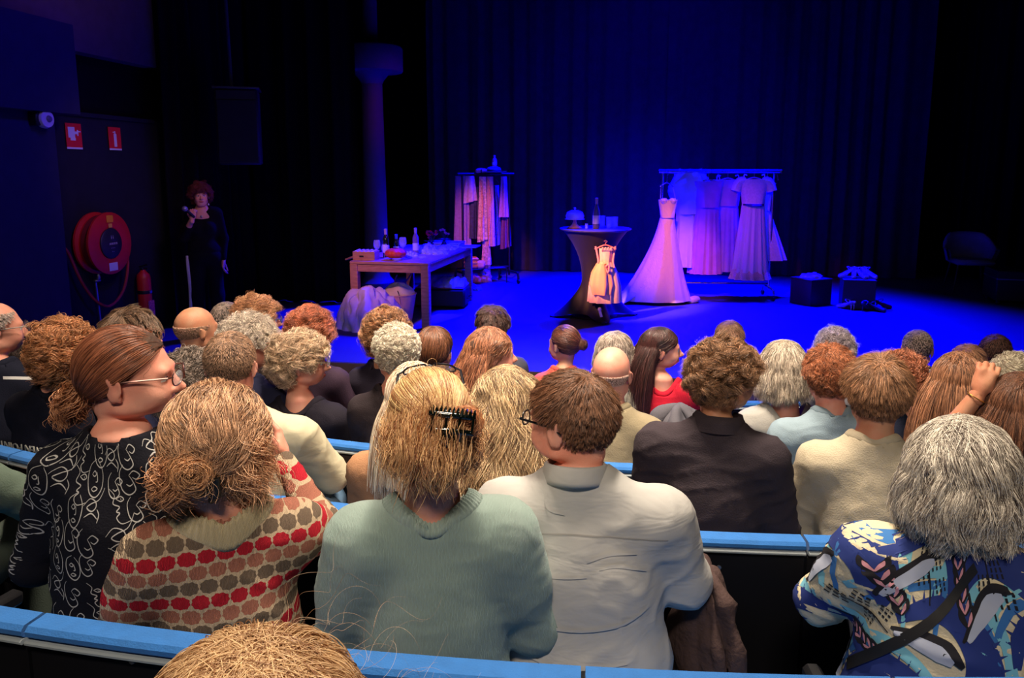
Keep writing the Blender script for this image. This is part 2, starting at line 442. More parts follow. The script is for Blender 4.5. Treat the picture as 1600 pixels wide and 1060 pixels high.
# ---- trousers and shoes shared by all seated figures
def seated_legs(h=.02, wide=1.0):
    P = []
    for s in (-1, 1):
        P += [rc((s * .085, -.01, .53), (s * .13, .42, .53), .085 * wide, .062 * wide, .05), rc((s * .13, .42, .53), (s * .12, .40, .09), .060 * wide, .046, .05)]
    P += [el((0, -.02, .54), (.165 * wide, .125, .11), .06)]
    lo, hi = bounds(P); lo[2] = .055
    V, Q = isosurf(P, lo, hi, h)
    V = V + vnormals(V, Q) * (snoise(V, 26, 5, stretch=(1, 2, 1))[:, None] * .004)
    return V, Q
def shoe_vf():
    P = [rc((0, -.03, .045), (0, .03, .05), .036, .036, .03), rc((0, .03, .04), (0, .16, .03), .040, .034, .03), rc((0, -.02, .08), (0, -.02, .11), .04, .042, .02)]
    lo, hi = bounds(P); lo[2] = 0.0
    return isosurf(P, lo, hi, .011, cut=lambda X, Y, Z: np.maximum(.004 - Z, Z - .115) + 0 * X + 0 * Y)
_V, _Q = seated_legs(); LEGS_ME = mesh_data('trousers', _V, _Q, mat('cloth_slot', (40, 40, 50)))
_V, _Q = shoe_vf(); SHOE_ME = mesh_data('shoe', _V, _Q, mat('shoe_slot', (25, 22, 22)))

ROW_C = np.array([1.2, 8.95])
ROW_R = {'F': 8.25, 'A': 7.5, 'B': 6.75, 'C': 6.0, 'D': 5.25, 'E': 4.5}      # radius at which heads sit
ROW_Z = {'F': .22, 'A': .07, 'B': -.10, 'C': -.21, 'D': -.31, 'E': -.42}
def row_point(px, py, row):
    r = ray(px, py); a = r[0] ** 2 + r[1] ** 2; b = -2 * (r[0] * ROW_C[0] + r[1] * ROW_C[1]); c = ROW_C @ ROW_C - ROW_R[row] ** 2
    t = (-b - math.sqrt(b * b - 4 * a * c)) / (2 * a)
    return np.array([0, 0, CAM_Z]) + r * t

def fold_disp(V, N, amp, seed, zs=1.0):
    """soft cloth folds along the surface"""
    a = snoise(V, 16, seed, 6, (1, 1, 1.6 * zs)); b = snoise(V, 38, seed + 3, 6, (1, 1, 2.4 * zs))
    r = 1 - np.abs(a); c = np.clip(1 - np.abs(b) * 1.6, 0, 1)
    return V + N * ((r * .55 + c * .5 - .5) * amp)[:, None]

class Person: pass
PEOPLE = {}
def person(key, label, px, py, row, rel=0.0, d=None, torso=None, sex='m', w=1.0, pitch=.0, roll=0.0, skin='warm', fine=False,
           top='sweater', topmat=None, neck=.066, neck_z=0.0, legs=(40, 44, 60), arms=None, lean=.04, thick=1.0, sleeve='long', puff=0.0,
           folds=.006, res=None, hands=.5, group=None, shift=0.0, floor=None, hs=1.0, neckfix=None, collar=None, slouch=0.0, headlift=0.0):
    H = row_point(px, py, row) if d is None else atd(px, py, d)
    fz = ROW_Z[row] if floor is None else floor
    view = math.degrees(math.atan2(-H[0], H[1]))
    radial = math.degrees(math.atan2(-(ROW_C[0] - H[0]), ROW_C[1] - H[1]))
    tyaw = math.radians(radial if torso is None else view + torso)
    hyaw = math.radians(view + rel)
    p = Person(); p.key = key
    root = thing('person', label, 'person', (0, 0, 0), tyaw, group); p.root = root
    c, s_ = math.cos(tyaw), math.sin(tyaw)
    Rz = np.array([[c, -s_, 0], [s_, c, 0], [0, 0, 1]])
    hl = np.array([shift, lean, H[2] - fz])           # head centre in the figure's frame
    O = H - Rz @ hl; O[2] = fz; root.location = O
    p.O = O; p.Rz = Rz; p.hl = hl; hh = hl[2]; p.hh = hh
    k = hh / 1.17
    sh = hh - .205 - slouch                                   # shoulder joint height
    p.sh = sh
    hw = (.165 if sex == 'm' else .145) * w; ty = lean - .045
    hipz = .53
    p.hw = hw
    nb = np.array([shift * .6, ty + .005, sh + .05]); p.nb = nb
    # arms
    A = arms or {}
    sx = [A.get('ls'), A.get('rs')]
    joints = {}
    for s, n_ in ((-1, 'l'), (1, 'r')):
        S = np.array([s * hw, ty + .0, sh - .026])
        E = np.array(A.get(n_ + 'e', (s * (hw + .045), ty + .06, sh - .29)), float)
        W = np.array(A.get(n_ + 'w', (s * .10, ty + .28, sh - .36)), float)
        joints[n_] = (S, E, W)
    p.joints = joints
    tk = thick
    sf = .92 if sex == 'f' else 1.0
    T = [el((0, -.02, hipz + .02), (.165 * w * tk, .125 * tk, .12), .06),
         el((0, (ty - .03) * .4, (hipz + sh) * .5 - .06), (.135 * w * tk, .105 * tk, .20 * k), .08),
         el((0, ty * .8 - .005, sh - .16), (.145 * w * sf * (1 + .4 * (tk - 1)), .108 * tk, .17), .07),
         rc((-hw * .78, ty - .01, sh - .042), (hw * .78, ty - .01, sh - .042), .064, .064, .06),
         rc((-hw * .55, ty - .01, sh), (nb[0], nb[1], sh + .055), .056, .060, .06), rc((hw * .55, ty - .01, sh), (nb[0], nb[1], sh + .055), .056, .060, .06)]
    if sex == 'f': T += [el((-.065, ty + .095, sh - .16), (.055, .05, .055), .05), el((.065, ty + .095, sh - .16), (.055, .05, .055), .05)]
    Garm = list(T)
    for n_ in 'lr':
        S, E, W = joints[n_]; ar = .058 if sex == 'm' else .05
        ar *= (.6 + .4 * w) * (1 + .3 * (tk - 1))
        Garm.append(rc(S, E, ar + .008 + puff * .6, ar - .004 + puff * .3, .045))
        if puff > 0: Garm.append(rc(S * (1, 1, 1) + np.array([0, 0, .015]), S * .55 + E * .45, .06 + puff, .05 + puff, .05))
        if sleeve == 'long': Garm.append(rc(E, W + (E - W) * .08, ar - .006 + puff * .2, ar - .018, .035))
        elif sleeve == 'short': Garm.pop(-1) if False else None
    if sleeve == 'short':
        Garm = list(T)
        for n_ in 'lr':
            S, E, W = joints[n_]; Garm.append(rc(S, S * .4 + E * .6, .064, .06, .045))
    p.fine = fine
    h = res or (.0095 if fine else .015)
    lo, hi = bounds(Garm, .02); lo[2] = max(lo[2], hipz - .07)
    neckR = neck; p.neckR = neck
    nd = (H - O) @ Rz                                           # same as hl
    subs = [rc(nb + (0, 0, -.012 + neck_z), nb + (hl - nb) * .6 + (0, 0, .06), neckR, neckR * 1.15, .012)]
    hem = hipz - .05
    V, Q = isosurf(Garm, lo, hi, h, subs, lambda X, Y, Z: (hem - Z) + 0 * X + 0 * Y)
    N = vnormals(V, Q)
    near_neck = np.clip((np.linalg.norm(V - nb, axis=1) - .07) / .06, 0, 1)
    V = V + (fold_disp(V, N, folds, abs(hash(key)) % 1000 if False else sum(map(ord, key)), 1.0) - V) * near_neck[:, None]
    p.G = (V, Q); p.garm_prims = Garm
    uv = np.stack([np.arctan2(V[:, 0], -(V[:, 1] - ty - .0)) * .17 + 0.0, V[:, 2]], 1)
    # on the back the pattern is laid out straight across
    uv[:, 0] = np.where(V[:, 1] < ty + .08, V[:, 0] * 1.12, uv[:, 0])
    p.top = obj(top, V, Q, topmat, root, uv=uv)
    p.topmat = topmat
    # skin: head and neck, chest, arms and hands in one mesh
    Rh = rotm(hyaw - tyaw, pitch, roll); p.Rh = Rh; p.hs = hs
    hv, hq, hm = head_geo(sex if sex != 'w' else 'wide', .0045 if fine else .009)
    if isinstance(fine, str) and fine == 'wide': hv, hq, hm = head_geo('wide', .0045)
    hv = hv * hs
    base = hl + np.array([0, 0, 0])
    rot = hv @ Rh.T + base
    wz = np.clip((-hv[:, 2] - .055) / .11, 0, 1); wz = wz * wz * (3 - 2 * wz)
    z0 = -.175 * hs
    tgt = nb + (hv - np.array([0, -.035, z0])) * np.array([1, 1, 1])
    HV = rot * (1 - wz)[:, None] + tgt * wz[:, None]
    VV = [HV]; QQ = [hq]; MI = [hm]; off = len(HV)
    def add(v, q):
        nonlocal off
        VV.append(v); QQ.append(np.asarray(q) + off); MI.append(np.zeros(len(q), np.int32)); off += len(v)
    lo2 = np.array([-hw * .8, ty - .08, sh - .2]); 
    cv, cq = isosurf([el((0, ty, sh - .12), (hw * .72, .075, .13), .05), rc((-hw * .6, ty, sh - .04), (hw * .6, ty, sh - .04), .04, .04, .05)], np.array([-.2, ty - .12, sh - .28]), np.array([.2, ty + .12, sh + .05]), .02)
    add(cv, cq)
    for n_, s in (('l', -1), ('r', 1)):
        S, E, W = joints[n_]
        pts = smooth_path([S, S * .5 + E * .5, E, E * .5 + W * .5, W], 14)
        rr = np.interp(np.linspace(0, 1, 14), [0, .35, .5, .62, 1], [.046, .044, .038, .040, .026]) * (1.0 if sex == 'm' else .9)
        tv, tf = tube_vf(pts, rr, 10, False); add(tv, np.array(tf))
        d_ = W - E; zh = A.get(n_ + 'z', (0, .2, 1))
        hvv, hqq = hand_geo(A.get(n_ + 'c', hands), .0045 if fine or A.get(n_ + 'c') else .008)
        hvv = hvv * (1.0 if sex == 'm' else .92)
        hd = A.get(n_ + 'd', d_)
        Fm = frame_from(hd, zh)
        hvv = hvv * np.array([-s, 1, 1]); qq = hqq if s == -1 else hqq[:, ::-1]
        add(hvv @ Fm.T + W, qq)
    V = np.concatenate(VV); Q = np.concatenate(QQ); mi = np.concatenate(MI)
    p.body = obj('body', V, Q, body_materials(skin), root)
    p.body.data.polygons.foreach_set('material_index', mi); p.body.data.update()
    if collar is None: ring_collar(p, topmat, r0=neck - .006, r1=neck + .016, thick=.005, name='neckband', squash=.97)
    # trousers, shoes
    lm = fabric('trouser_%d_%d_%d' % legs, legs)
    share('trousers', LEGS_ME, root, m=lm)
    for s in (-1, 1): share('shoe', SHOE_ME, root, loc=(s * .12, .42, 0), m=mat('shoe_black', (24, 22, 24), .5))
    PEOPLE[key] = p
    return p
def tohead(p, v): return (np.asarray(v) * p.hs) @ p.Rh.T + p.hl

# ------------------------------------------------------------------ hair
SC_C = np.array([0, -.012, .030]); SC_R = np.array([.078, .098, .090])
ZF = {'full': ([-.2, -.10, -.05, -.015, .0, .02, .045, .065, .082, .2], [-.062, -.062, -.045, -.022, .0, .016, .046, .066, .080, .080]),
      'high': ([-.2, -.10, -.05, -.015, .0, .02, .045, .065, .082, .2], [-.045, -.045, -.030, -.015, .01, .026, .056, .080, .100, .100]),
      'fringe': ([-.2, -.10, -.05, -.02, .0, .01, .2], [-.055, -.055, -.04, -.02, .01, .05, .05])}
def scalp_mask(P, line='full', top_bald=0.0):
    m = P[:, 2] > np.interp(P[:, 1], *ZF[line])
    m &= ~((np.abs(P[:, 0]) > .062) & (np.abs(P[:, 1] + .012) < .024) & (P[:, 2] < .022))
    if top_bald > 0: m &= P[:, 2] < top_bald
    return m
def dens(n, p): return int(n * (2.6 if p.fine else 2.0))
def roots_on(n, rng, line='full', bald=0.0, W=None):
    out = []; c = 0
    while c < n:
        d = rng.randn(n * 2, 3); d /= np.linalg.norm(d, axis=1)[:, None]; P = SC_C + d * SC_R; P = P[scalp_mask(P, line, bald)]; out.append(P); c += len(P)
    P = np.concatenate(out)[:n]
    if W is not None:      # extra roots round the crown, where the strands part
        k = int(n * .10); w = (np.array(W) - SC_C) / SC_R; d = w / np.linalg.norm(w) + rng.randn(k, 3) * .20; d /= np.linalg.norm(d, axis=1)[:, None]; P[rng.choice(n, k, replace=False)] = SC_C + d * SC_R
    return P
def grow(p, roots, L, S, rng, flow, grav=1.0, lift=.3, vol=(.004, .02), hug=0.0, inertia=.6, jitter=.08, stop=None, gstart=0.0, flow_end=1.0, body=True, start=None, hugz=-.04, back=0.0):
    n = len(roots); g = p.Rh.T @ np.array([0, 0, -1.0]); P = roots.copy()
    L = np.broadcast_to(np.asarray(L, float), (n,))[:, None]
    hh = (vol[0] + (vol[1] - vol[0]) * rng.rand(n, 1) ** .8)
    out = [P.copy()]
    nr = (P - SC_C) / SC_R ** 2; nr /= np.linalg.norm(nr, axis=1)[:, None]
    v = nr * .6 if start is None else np.broadcast_to(start, P.shape).copy()
    jit = rng.randn(n, 3) * jitter
    cols = []
    if body:
        for c, r in (((0, p.nb[1] - .0, p.sh - .16), (p.hw * .9 + .04, .125, .20)), ((0, p.nb[1], p.sh - .03), (p.hw + .035, .075, .068)), ((0, p.nb[1], p.nb[2] + .01), (.066, .066, .09))):
            cols.append((np.array(c, float), np.array(r, float)))
    live = np.ones((n, 1))
    for i in range(1, S + 1):
        t = i / S
        nr = (P - SC_C) / SC_R ** 2; nr /= np.linalg.norm(nr, axis=1)[:, None] + 1e-9
        f = flow(P, roots, t); f = f - nr * np.minimum((f * nr).sum(1), 0)[:, None] * .9
        f /= np.linalg.norm(f, axis=1)[:, None] + 1e-9
        fw = 1 + (flow_end - 1) * t
        d_ = f * fw + g * grav * max(0, min(1, (t - gstart) * 1.4 + .15)) + nr * lift * (1 - t) ** 2 + v * inertia + jit
        if back > 0: d_[:, 1] -= back * (P[:, 1] > -.03) * (P[:, 2] < .085)
        d_ /= np.linalg.norm(d_, axis=1)[:, None] + 1e-9; v = d_
        P = P + d_ * L / S * live
        k = min(1, 5 * t); R = SC_R + hh * k
        q = (P - SC_C) / R; r = np.linalg.norm(q, axis=1)[:, None]
        ins = r < 1; P = np.where(ins, SC_C + q / (r + 1e-9) * R, P)
        if hug > 0:
            out_ = (r > 1) & (P[:, 2:3] > hugz); P = np.where(out_, P + (SC_C + q / r * R - P) * hug, P)
        if cols:
            W = P * p.hs @ p.Rh.T + p.hl
            for c, rr in cols:
                R2 = rr + hh * .8; q = (W - c) / R2; r = np.linalg.norm(q, axis=1)[:, None]
                W = np.where(r < 1, c + q / (r + 1e-9) * R2, W)
            P = (W - p.hl) @ p.Rh / p.hs
        if stop is not None: live = live * (np.linalg.norm(P - stop[0], axis=1)[:, None] > stop[1])
        out.append(P.copy())
    return np.stack(out, 1)
def clump(St, rng, K, amt, curl=0.0, turns=3.0, power=1.0, frizz=0.0, cr=None):
    n, S1, _ = St.shape; K = min(K, n)
    gi = rng.choice(n, K, replace=False); G = St[gi]
    R0 = St[:, 0]; G0 = G[:, 0]
    near = np.empty(n, int)
    for a in range(0, n, 2000):
        dd = ((R0[a:a + 2000, None] - G0[None]) ** 2).sum(-1); near[a:a + 2000] = dd.argmin(1)
    g = G[near]; t = np.linspace(0, 1, S1)[None, :, None]
    O = St + (g + (R0 - G0[near])[:, None] * .35 - St) * amt * t ** power
    if curl > 0:
        T = np.gradient(g, axis=1); T /= np.linalg.norm(T, axis=2)[..., None] + 1e-9
        a = rng.randn(K, 1, 3)[near]; e1 = a - T * (a * T).sum(-1, keepdims=True); e1 /= np.linalg.norm(e1, axis=2)[..., None] + 1e-9
        e2 = np.cross(T, e1)
        sg = np.where(rng.rand(K) < .5, -1, 1)[near][:, None, None]
        ph = (rng.rand(K) * 6.28)[near][:, None, None] + rng.randn(n, 1, 1) * .35
        tr = (turns * (.75 + .5 * rng.rand(K)))[near][:, None, None]
        amp = curl * np.minimum(1, t * 3) * (.7 + .6 * rng.rand(n, 1, 1))
        O = O + amp * (e1 * np.cos(ph + sg * tr * 6.28 * t) + e2 * np.sin(ph + sg * tr * 6.28 * t) - e1 * np.cos(ph) * (1 - np.minimum(1, t * 3)))
    if frizz > 0:
        nz = rng.randn(n, S1, 3); nz[:, 0] = 0; nz = np.cumsum(nz, axis=1) / math.sqrt(S1); O = O + nz * frizz * t
    return O
def hair_obj(name, p, St, radius, m, parent, taper=.35, head=True):
    radius = radius * .5
    n, S1, _ = St.shape
    P = (St.reshape(-1, 3) * p.hs) @ p.Rh.T + p.hl if head else St.reshape(-1, 3)
    hc = bpy.data.hair_curves.new(name); hc.add_curves([S1] * n)
    hc.attributes['position'].data.foreach_set('vector', np.ascontiguousarray(P.astype(F32)).ravel())
    at_ = hc.attributes.new('radius', 'FLOAT', 'POINT')
    rr = np.tile(radius * np.interp(np.linspace(0, 1, S1), [0, .5, 1], [1, .9, taper]), n).astype(F32)
    at_.data.foreach_set('value', rr)
    hc.materials.append(m)
    o = bpy.data.objects.new(name, hc); link(o, parent); return o
def hair_base(p, prims, m, zcut=None, h=None, lump=0.0, lf=60, subs=(), faceline='full'):
    """the solid body of the hair, cut to the hairline"""
    def cut(X, Y, Z):
        zc = np.interp(Y.ravel(), *ZF[faceline]).reshape(Y.shape).astype(F32)
        if zcut is not None: zc = np.where(Y < zcut[0], zcut[1], zc)
        return (zc - Z) + 0 * X
    lo, hi = bounds(prims, .02)
    V, Q = isosurf(prims, lo, hi, h or (.006 if p.fine else .009), subs, cut)
    if lump > 0: V = V + vnormals(V, Q) * (snoise(V, lf, 3) * lump)[:, None]
    o = obj('hair', tohead(p, V), Q, m, p.root)
    return o
def whorl(W=(0, -.055, .115), down=0.3, fwd=0.0):
    W = np.array(W)
    def f(P, R, t):
        d = P - W; d /= np.linalg.norm(d, axis=1)[:, None] + 1e-9; d[:, 2] -= down; d[:, 1] += fwd * (R[:, 1] > -.03); return d
    return f
def crown_fill(p, o, W, c1, c2, n, L=.06, r=.0011, vol=.014, seed=77, sig=.026):
    rng = np.random.RandomState(seed); n = int(n); m = hair_mat('hair_%s_%s' % (c1, c2), c1, c2, .36)
    w = (np.array(W) - SC_C) / SC_R; d = w / np.linalg.norm(w) + rng.randn(n, 3) * sig * 9; d /= np.linalg.norm(d, axis=1)[:, None]; R = SC_C + d * SC_R
    a = rng.rand(n) * 6.28; D = np.stack([np.cos(a), np.sin(a) - .3, 0 * a], 1)
    St = grow(p, R, L * (.6 + .7 * rng.rand(n)), 10, rng, lambda P, Rr, t: D, grav=.5, lift=.3, vol=(vol * .5, vol), hug=.6, jitter=.1, body=False)
    hair_obj('crown_strands', p, St, r, m, o)
def gather(G):
    G = np.array(G)
    return lambda P, R, t: (G - P) / (np.linalg.norm(G - P, axis=1)[:, None] + 1e-9)
CAP = [el(SC_C, SC_R + .003, .01)]
CAPS = [el(SC_C, SC_R + .006, .01)]

def short_hair(p, c1, c2, L=.03, n=None, vol=.008, fwd=.3, line='full', bald=0.0, curl=0.0, mess=.12, r=None, clumps=300, amt=.5, lift=.6, seed=1, base=True, turns=1.5, cap=.6):
    rng = np.random.RandomState(seed); n = dens(n or (5200 if p.fine else 2200), p)
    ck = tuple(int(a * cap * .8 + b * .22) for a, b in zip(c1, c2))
    m = hair_mat('hair_%s_%s' % (c1, c2), c1, c2)
    o = None
    if base: 
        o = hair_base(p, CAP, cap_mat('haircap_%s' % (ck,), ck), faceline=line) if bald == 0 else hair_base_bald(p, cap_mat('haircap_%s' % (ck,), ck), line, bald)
    R = roots_on(n, rng, line, bald, (0, -.055, .115) if bald == 0 else None)
    S = 6 if curl == 0 else 14
    Ls = L * (.6 + .6 * rng.rand(n)) * np.interp(R[:, 2], [-.06, .0, .06, .12], [.35, .5, .9, 1.1])
    St = grow(p, R, Ls, S, rng, whorl(fwd=fwd), grav=.25, lift=lift, vol=(.002, vol), jitter=mess, body=False, inertia=.7)
    St = clump(St, rng, clumps, amt, curl, turns)
    hair_obj('hair_strands', p, St, r or (.0011 if p.fine else .0019), m, o or p.root)
    if bald == 0 and L > .02: crown_fill(p, o or p.root, (0, -.055, .115), c1, c2, n * .08, L * .8, r or .0015, vol)
    return o
def hair_base_bald(p, m, line, bald):
    def cut(X, Y, Z):
        zc = np.interp(Y.ravel(), *ZF[line]).reshape(Y.shape).astype(F32)
        return np.maximum((zc - Z), Z - bald + .03 * np.clip((Y - .0) / .06, 0, 1)) + 0 * X
    V, Q = isosurf(CAP, SC_C - SC_R - .02, SC_C + SC_R + .02, .007, (), cut)
    return obj('hair', tohead(p, V), Q, m, p.root)
def curly_hair(p, c1, c2, L=.10, vol=.035, curl=.010, turns=3, n=None, seed=2, r=None, clumps=None, grav=.5, lump=.006, line='full', down=.35, low=None, basegrow=.5, lift=.9, amt=.75):
    vol *= .62; L *= .8; rng = np.random.RandomState(seed); n = dens(n or (6000 if p.fine else 2600), p)
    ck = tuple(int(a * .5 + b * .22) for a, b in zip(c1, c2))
    m = hair_mat('hair_%s_%s' % (c1, c2), c1, c2)
    prims = [el(SC_C, SC_R + vol * basegrow, .02)]
    if low is not None: prims.append(el((0, -.045, low[0]), (low[1], low[1] * .8, low[2]), .04))
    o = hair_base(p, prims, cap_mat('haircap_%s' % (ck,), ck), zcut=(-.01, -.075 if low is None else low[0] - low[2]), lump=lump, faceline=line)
    R = roots_on(n, rng, line, 0, (0, -.055, .115))
    Ls = L * (.6 + .6 * rng.rand(n))
    St = grow(p, R, Ls, 20, rng, whorl(down=down), grav=grav, lift=lift, vol=(vol * .35, vol), jitter=.25, body=True, inertia=.5)
    St = clump(St, rng, clumps or (420 if p.fine else 170), amt, curl, turns, frizz=.006)
    hair_obj('hair_strands', p, St, r or (.0012 if p.fine else .0024), m, o)
    return o
def long_hair(p, c1, c2, L=.45, vol=.022, curl=0.0, turns=2.5, n=None, seed=3, r=None, back=None, part=0.0, grav=1.3, clumps=140, amt=.55, mess=.06, frizz=.003, width=.062, W=(0, -.02, .12), hugk=.5, base_len=None, capk=.62):
    rng = np.random.RandomState(seed); n = dens(n or (7000 if p.fine else 2600), p)
    m = hair_mat('hair_%s_%s' % (c1, c2), c1, c2, .36)
    ck = tuple(int(a * .5 + b * .25) for a, b in zip(c1, c2))
    bl = base_len or L * .55; vol *= .75
    prims = [el(SC_C, SC_R + vol * .35, .02), el((0, -.055, -.02), (width, .048, .09), .05), rc((0, -.07, -.03), (0, -.085, .05 - bl), width * .62, width * .5, .05)]
    o = hair_base(p, prims, cap_mat('haircap_%s' % (ck,), ck), zcut=(.0, -1), lump=.004)
    R = roots_on(n, rng, 'full', 0, np.array(W) + (part, 0, 0))
    Ls = L * (.75 + .35 * rng.rand(n)) * np.where(R[:, 1] > .02, .95, 1)
    W_ = np.array(W) + (part, 0, 0)
    def fl(P, Rr, t):
        d = P - W_; d[:, 0] *= 1.25; d[:, 1] -= .06 * (Rr[:, 1] > .0) ; d /= np.linalg.norm(d, axis=1)[:, None] + 1e-9; d[:, 2] -= .2
        d[:, 1] -= .45 * (np.abs(P[:, 0]) > .05) + 1.1 * (P[:, 1] > -.01) * (P[:, 2] < .07); return d
    St = grow(p, R, Ls, 22, rng, fl, grav=grav, lift=.25, vol=(vol * .25, vol), jitter=mess, hug=hugk, flow_end=.05, inertia=.5, hugz=.02, back=1.6)
    St = clump(St, rng, clumps, amt, curl, turns, power=1.2, frizz=frizz)
    crown_fill(p, o, W_, c1, c2, n * .06, .06, r or (.0012 if p.fine else .0022), vol)
    hair_obj('hair_strands', p, St, r or (.0012 if p.fine else .0022), m, o)
    return o
def bob_hair(p, c1, c2, L=.2, vol=.03, n=None, seed=4, r=None, curl=.004, mess=.08, clumps=220, amt=.6, flip=.0, low=-.07, part=0.0, capk=.62, turns=1.2):
    rng = np.random.RandomState(seed); n = dens(n or (7500 if p.fine else 2600), p)
    m = hair_mat('hair_%s_%s' % (c1, c2), c1, c2, .38)
    ck = tuple(int(a * .5 + b * .25) for a, b in zip(c1, c2))
    prims = [el(SC_C, SC_R + vol * .5, .03), el((0, -.03, -.02), (.080 + vol * .55, .082 + vol * .4, .085), .04)]
    o = hair_base(p, prims, cap_mat('haircap_%s' % (ck,), ck), zcut=(.005, low), lump=.004)
    R = roots_on(n, rng, 'full', 0, (part, -.03, .125))
    Ls = L * (.8 + .3 * rng.rand(n)) * np.interp(R[:, 2], [-.06, .1], [.5, 1.0])
    W_ = np.array([part, -.03, .125])
    def fl(P, Rr, t):
        d = P - W_; d /= np.linalg.norm(d, axis=1)[:, None] + 1e-9; d[:, 2] -= .3; d[:, 1] -= .4 * (Rr[:, 1] > .02) * (np.abs(P[:, 0]) > .045); return d
    St = grow(p, R, Ls, 16, rng, fl, grav=1.0, lift=.4, vol=(vol * .3, vol), jitter=mess, hug=.45, flow_end=.1, inertia=.5, hugz=.02)
    St = clump(St, rng, clumps, amt, curl, turns, frizz=.004)
    crown_fill(p, o, W_, c1, c2, n * .07, .07, r or (.0013 if p.fine else .0022), vol)
    hair_obj('hair_strands', p, St, r or (.0013 if p.fine else .0022), m, o)
    return o
def gathered_hair(p, c1, c2, G, vol=.012, n=None, seed=5, r=None, mess=.05, amt=.5, clumps=160, line='full', frizz=.002, capk=.62, wisps=0, curl=0.0):
    rng = np.random.RandomState(seed); n = dens(n or (5000 if p.fine else 2000), p)
    m = hair_mat('hair_%s_%s' % (c1, c2), c1, c2, .36); ck = tuple(int(a * .5 + b * .25) for a, b in zip(c1, c2)); G = np.array(G)
    o = hair_base(p, [el(SC_C, SC_R + vol * .5, .02)], cap_mat('haircap_%s' % (ck,), ck), faceline=line)
    R = roots_on(n, rng, line); Ls = np.linalg.norm(R - G, axis=1) * 1.45
    St = grow(p, R, Ls, 16, rng, gather(G), grav=.12, lift=.35, vol=(vol * .3, vol), hug=.7, jitter=mess, stop=(G, .012), body=False, hugz=-.2)
    St = clump(St, rng, clumps, amt, curl, 1.6, frizz=frizz)
    hair_obj('hair_strands', p, St, r or (.0012 if p.fine else .0021), m, o)
    if wisps:
        R = roots_on(wisps, rng, line); R = R[(R[:, 2] < .0) | (R[:, 1] > .03)]
        St = grow(p, R, .05 + .07 * rng.rand(len(R)), 14, rng, gather(G), grav=1.0, lift=.6, vol=(.004, .02), jitter=.3, body=False)
        St = clump(St, rng, 60, .5, .006, 2); hair_obj('loose_strands', p, St, .0009, m, o)
    return o
def tuft(p, o, G, dirv, L, n, c1, c2, seed=6, spread=.02, curl=.01, turns=2, grav=.8, r=.0013, name='ponytail', S=20, clumps=24, jitter=.15, inertia=1.0, start=.02, body=True):
    rng = np.random.RandomState(seed); m = hair_mat('hair_%s_%s' % (c1, c2), c1, c2, .36)
    n = int(n * 1.6); R = np.array(G) + rng.randn(n, 3) * start
    dv = np.array(dirv, float); dv /= np.linalg.norm(dv)
    St = grow(p, R, L * (.6 + .5 * rng.rand(n)), S, rng, lambda P, Rr, t: np.broadcast_to(dv, P.shape) + (P - np.array(G)) * spread * 20, grav=grav, lift=0, vol=(.004, .012), jitter=jitter, inertia=inertia, start=dv, flow_end=.3, body=body)
    St = clump(St, rng, clumps, .5, curl, turns, frizz=.003)
    return hair_obj(name, p, St, r, m, o)
def bun(p, o, G, R0, n, c1, c2, seed=7, axis=(0, -1, .2), flat=.7, r=.0013, name='hair_bun', mess=.004, capk=.62, turns=1.3):
    """a coil of strands wound on an ellipsoid, with a solid core"""
    rng = np.random.RandomState(seed); m = hair_mat('hair_%s_%s' % (c1, c2), c1, c2, .36); ck = tuple(int(a * .5 + b * .25) for a, b in zip(c1, c2))
    n = n * 3; ax = np.array(axis, float); ax /= np.linalg.norm(ax); e1 = np.cross(ax, (0, 0, 1.0)); e1 /= np.linalg.norm(e1); e2 = np.cross(ax, e1)
    S1 = 18; t = np.linspace(0, 1, S1)[None]; ph = rng.rand(n, 1) * 6.28; th = np.pi * (.08 + .84 * rng.rand(n, 1)) + .5 * np.sin(t * 3 + ph)
    a = ph + t * 6.28 * turns * .5; rad = R0 * (.72 + .3 * rng.rand(n, 1))
    P = np.array(G) + (rad * np.sin(th) * np.cos(a))[..., None] * e1 + (rad * np.sin(th) * np.sin(a))[..., None] * e2 + (rad * flat * np.cos(th))[..., None] * ax
    P = P + np.cumsum(rng.randn(n, S1, 3), 1) * mess / 4
    V, Q = isosurf([el((0, 0, 0), (R0 * .8, R0 * .8, R0 * .8 * flat), .01)], np.full(3, -R0), np.full(3, R0), R0 / 6)
    V = V @ np.stack([e1, e2, ax], 0) + np.array(G)
    c = obj(name, tohead(p, V), Q, cap_mat('haircap_%s' % (ck,), ck), p.root)
    hair_obj('bun_strands', p, P, r, m, c); return c

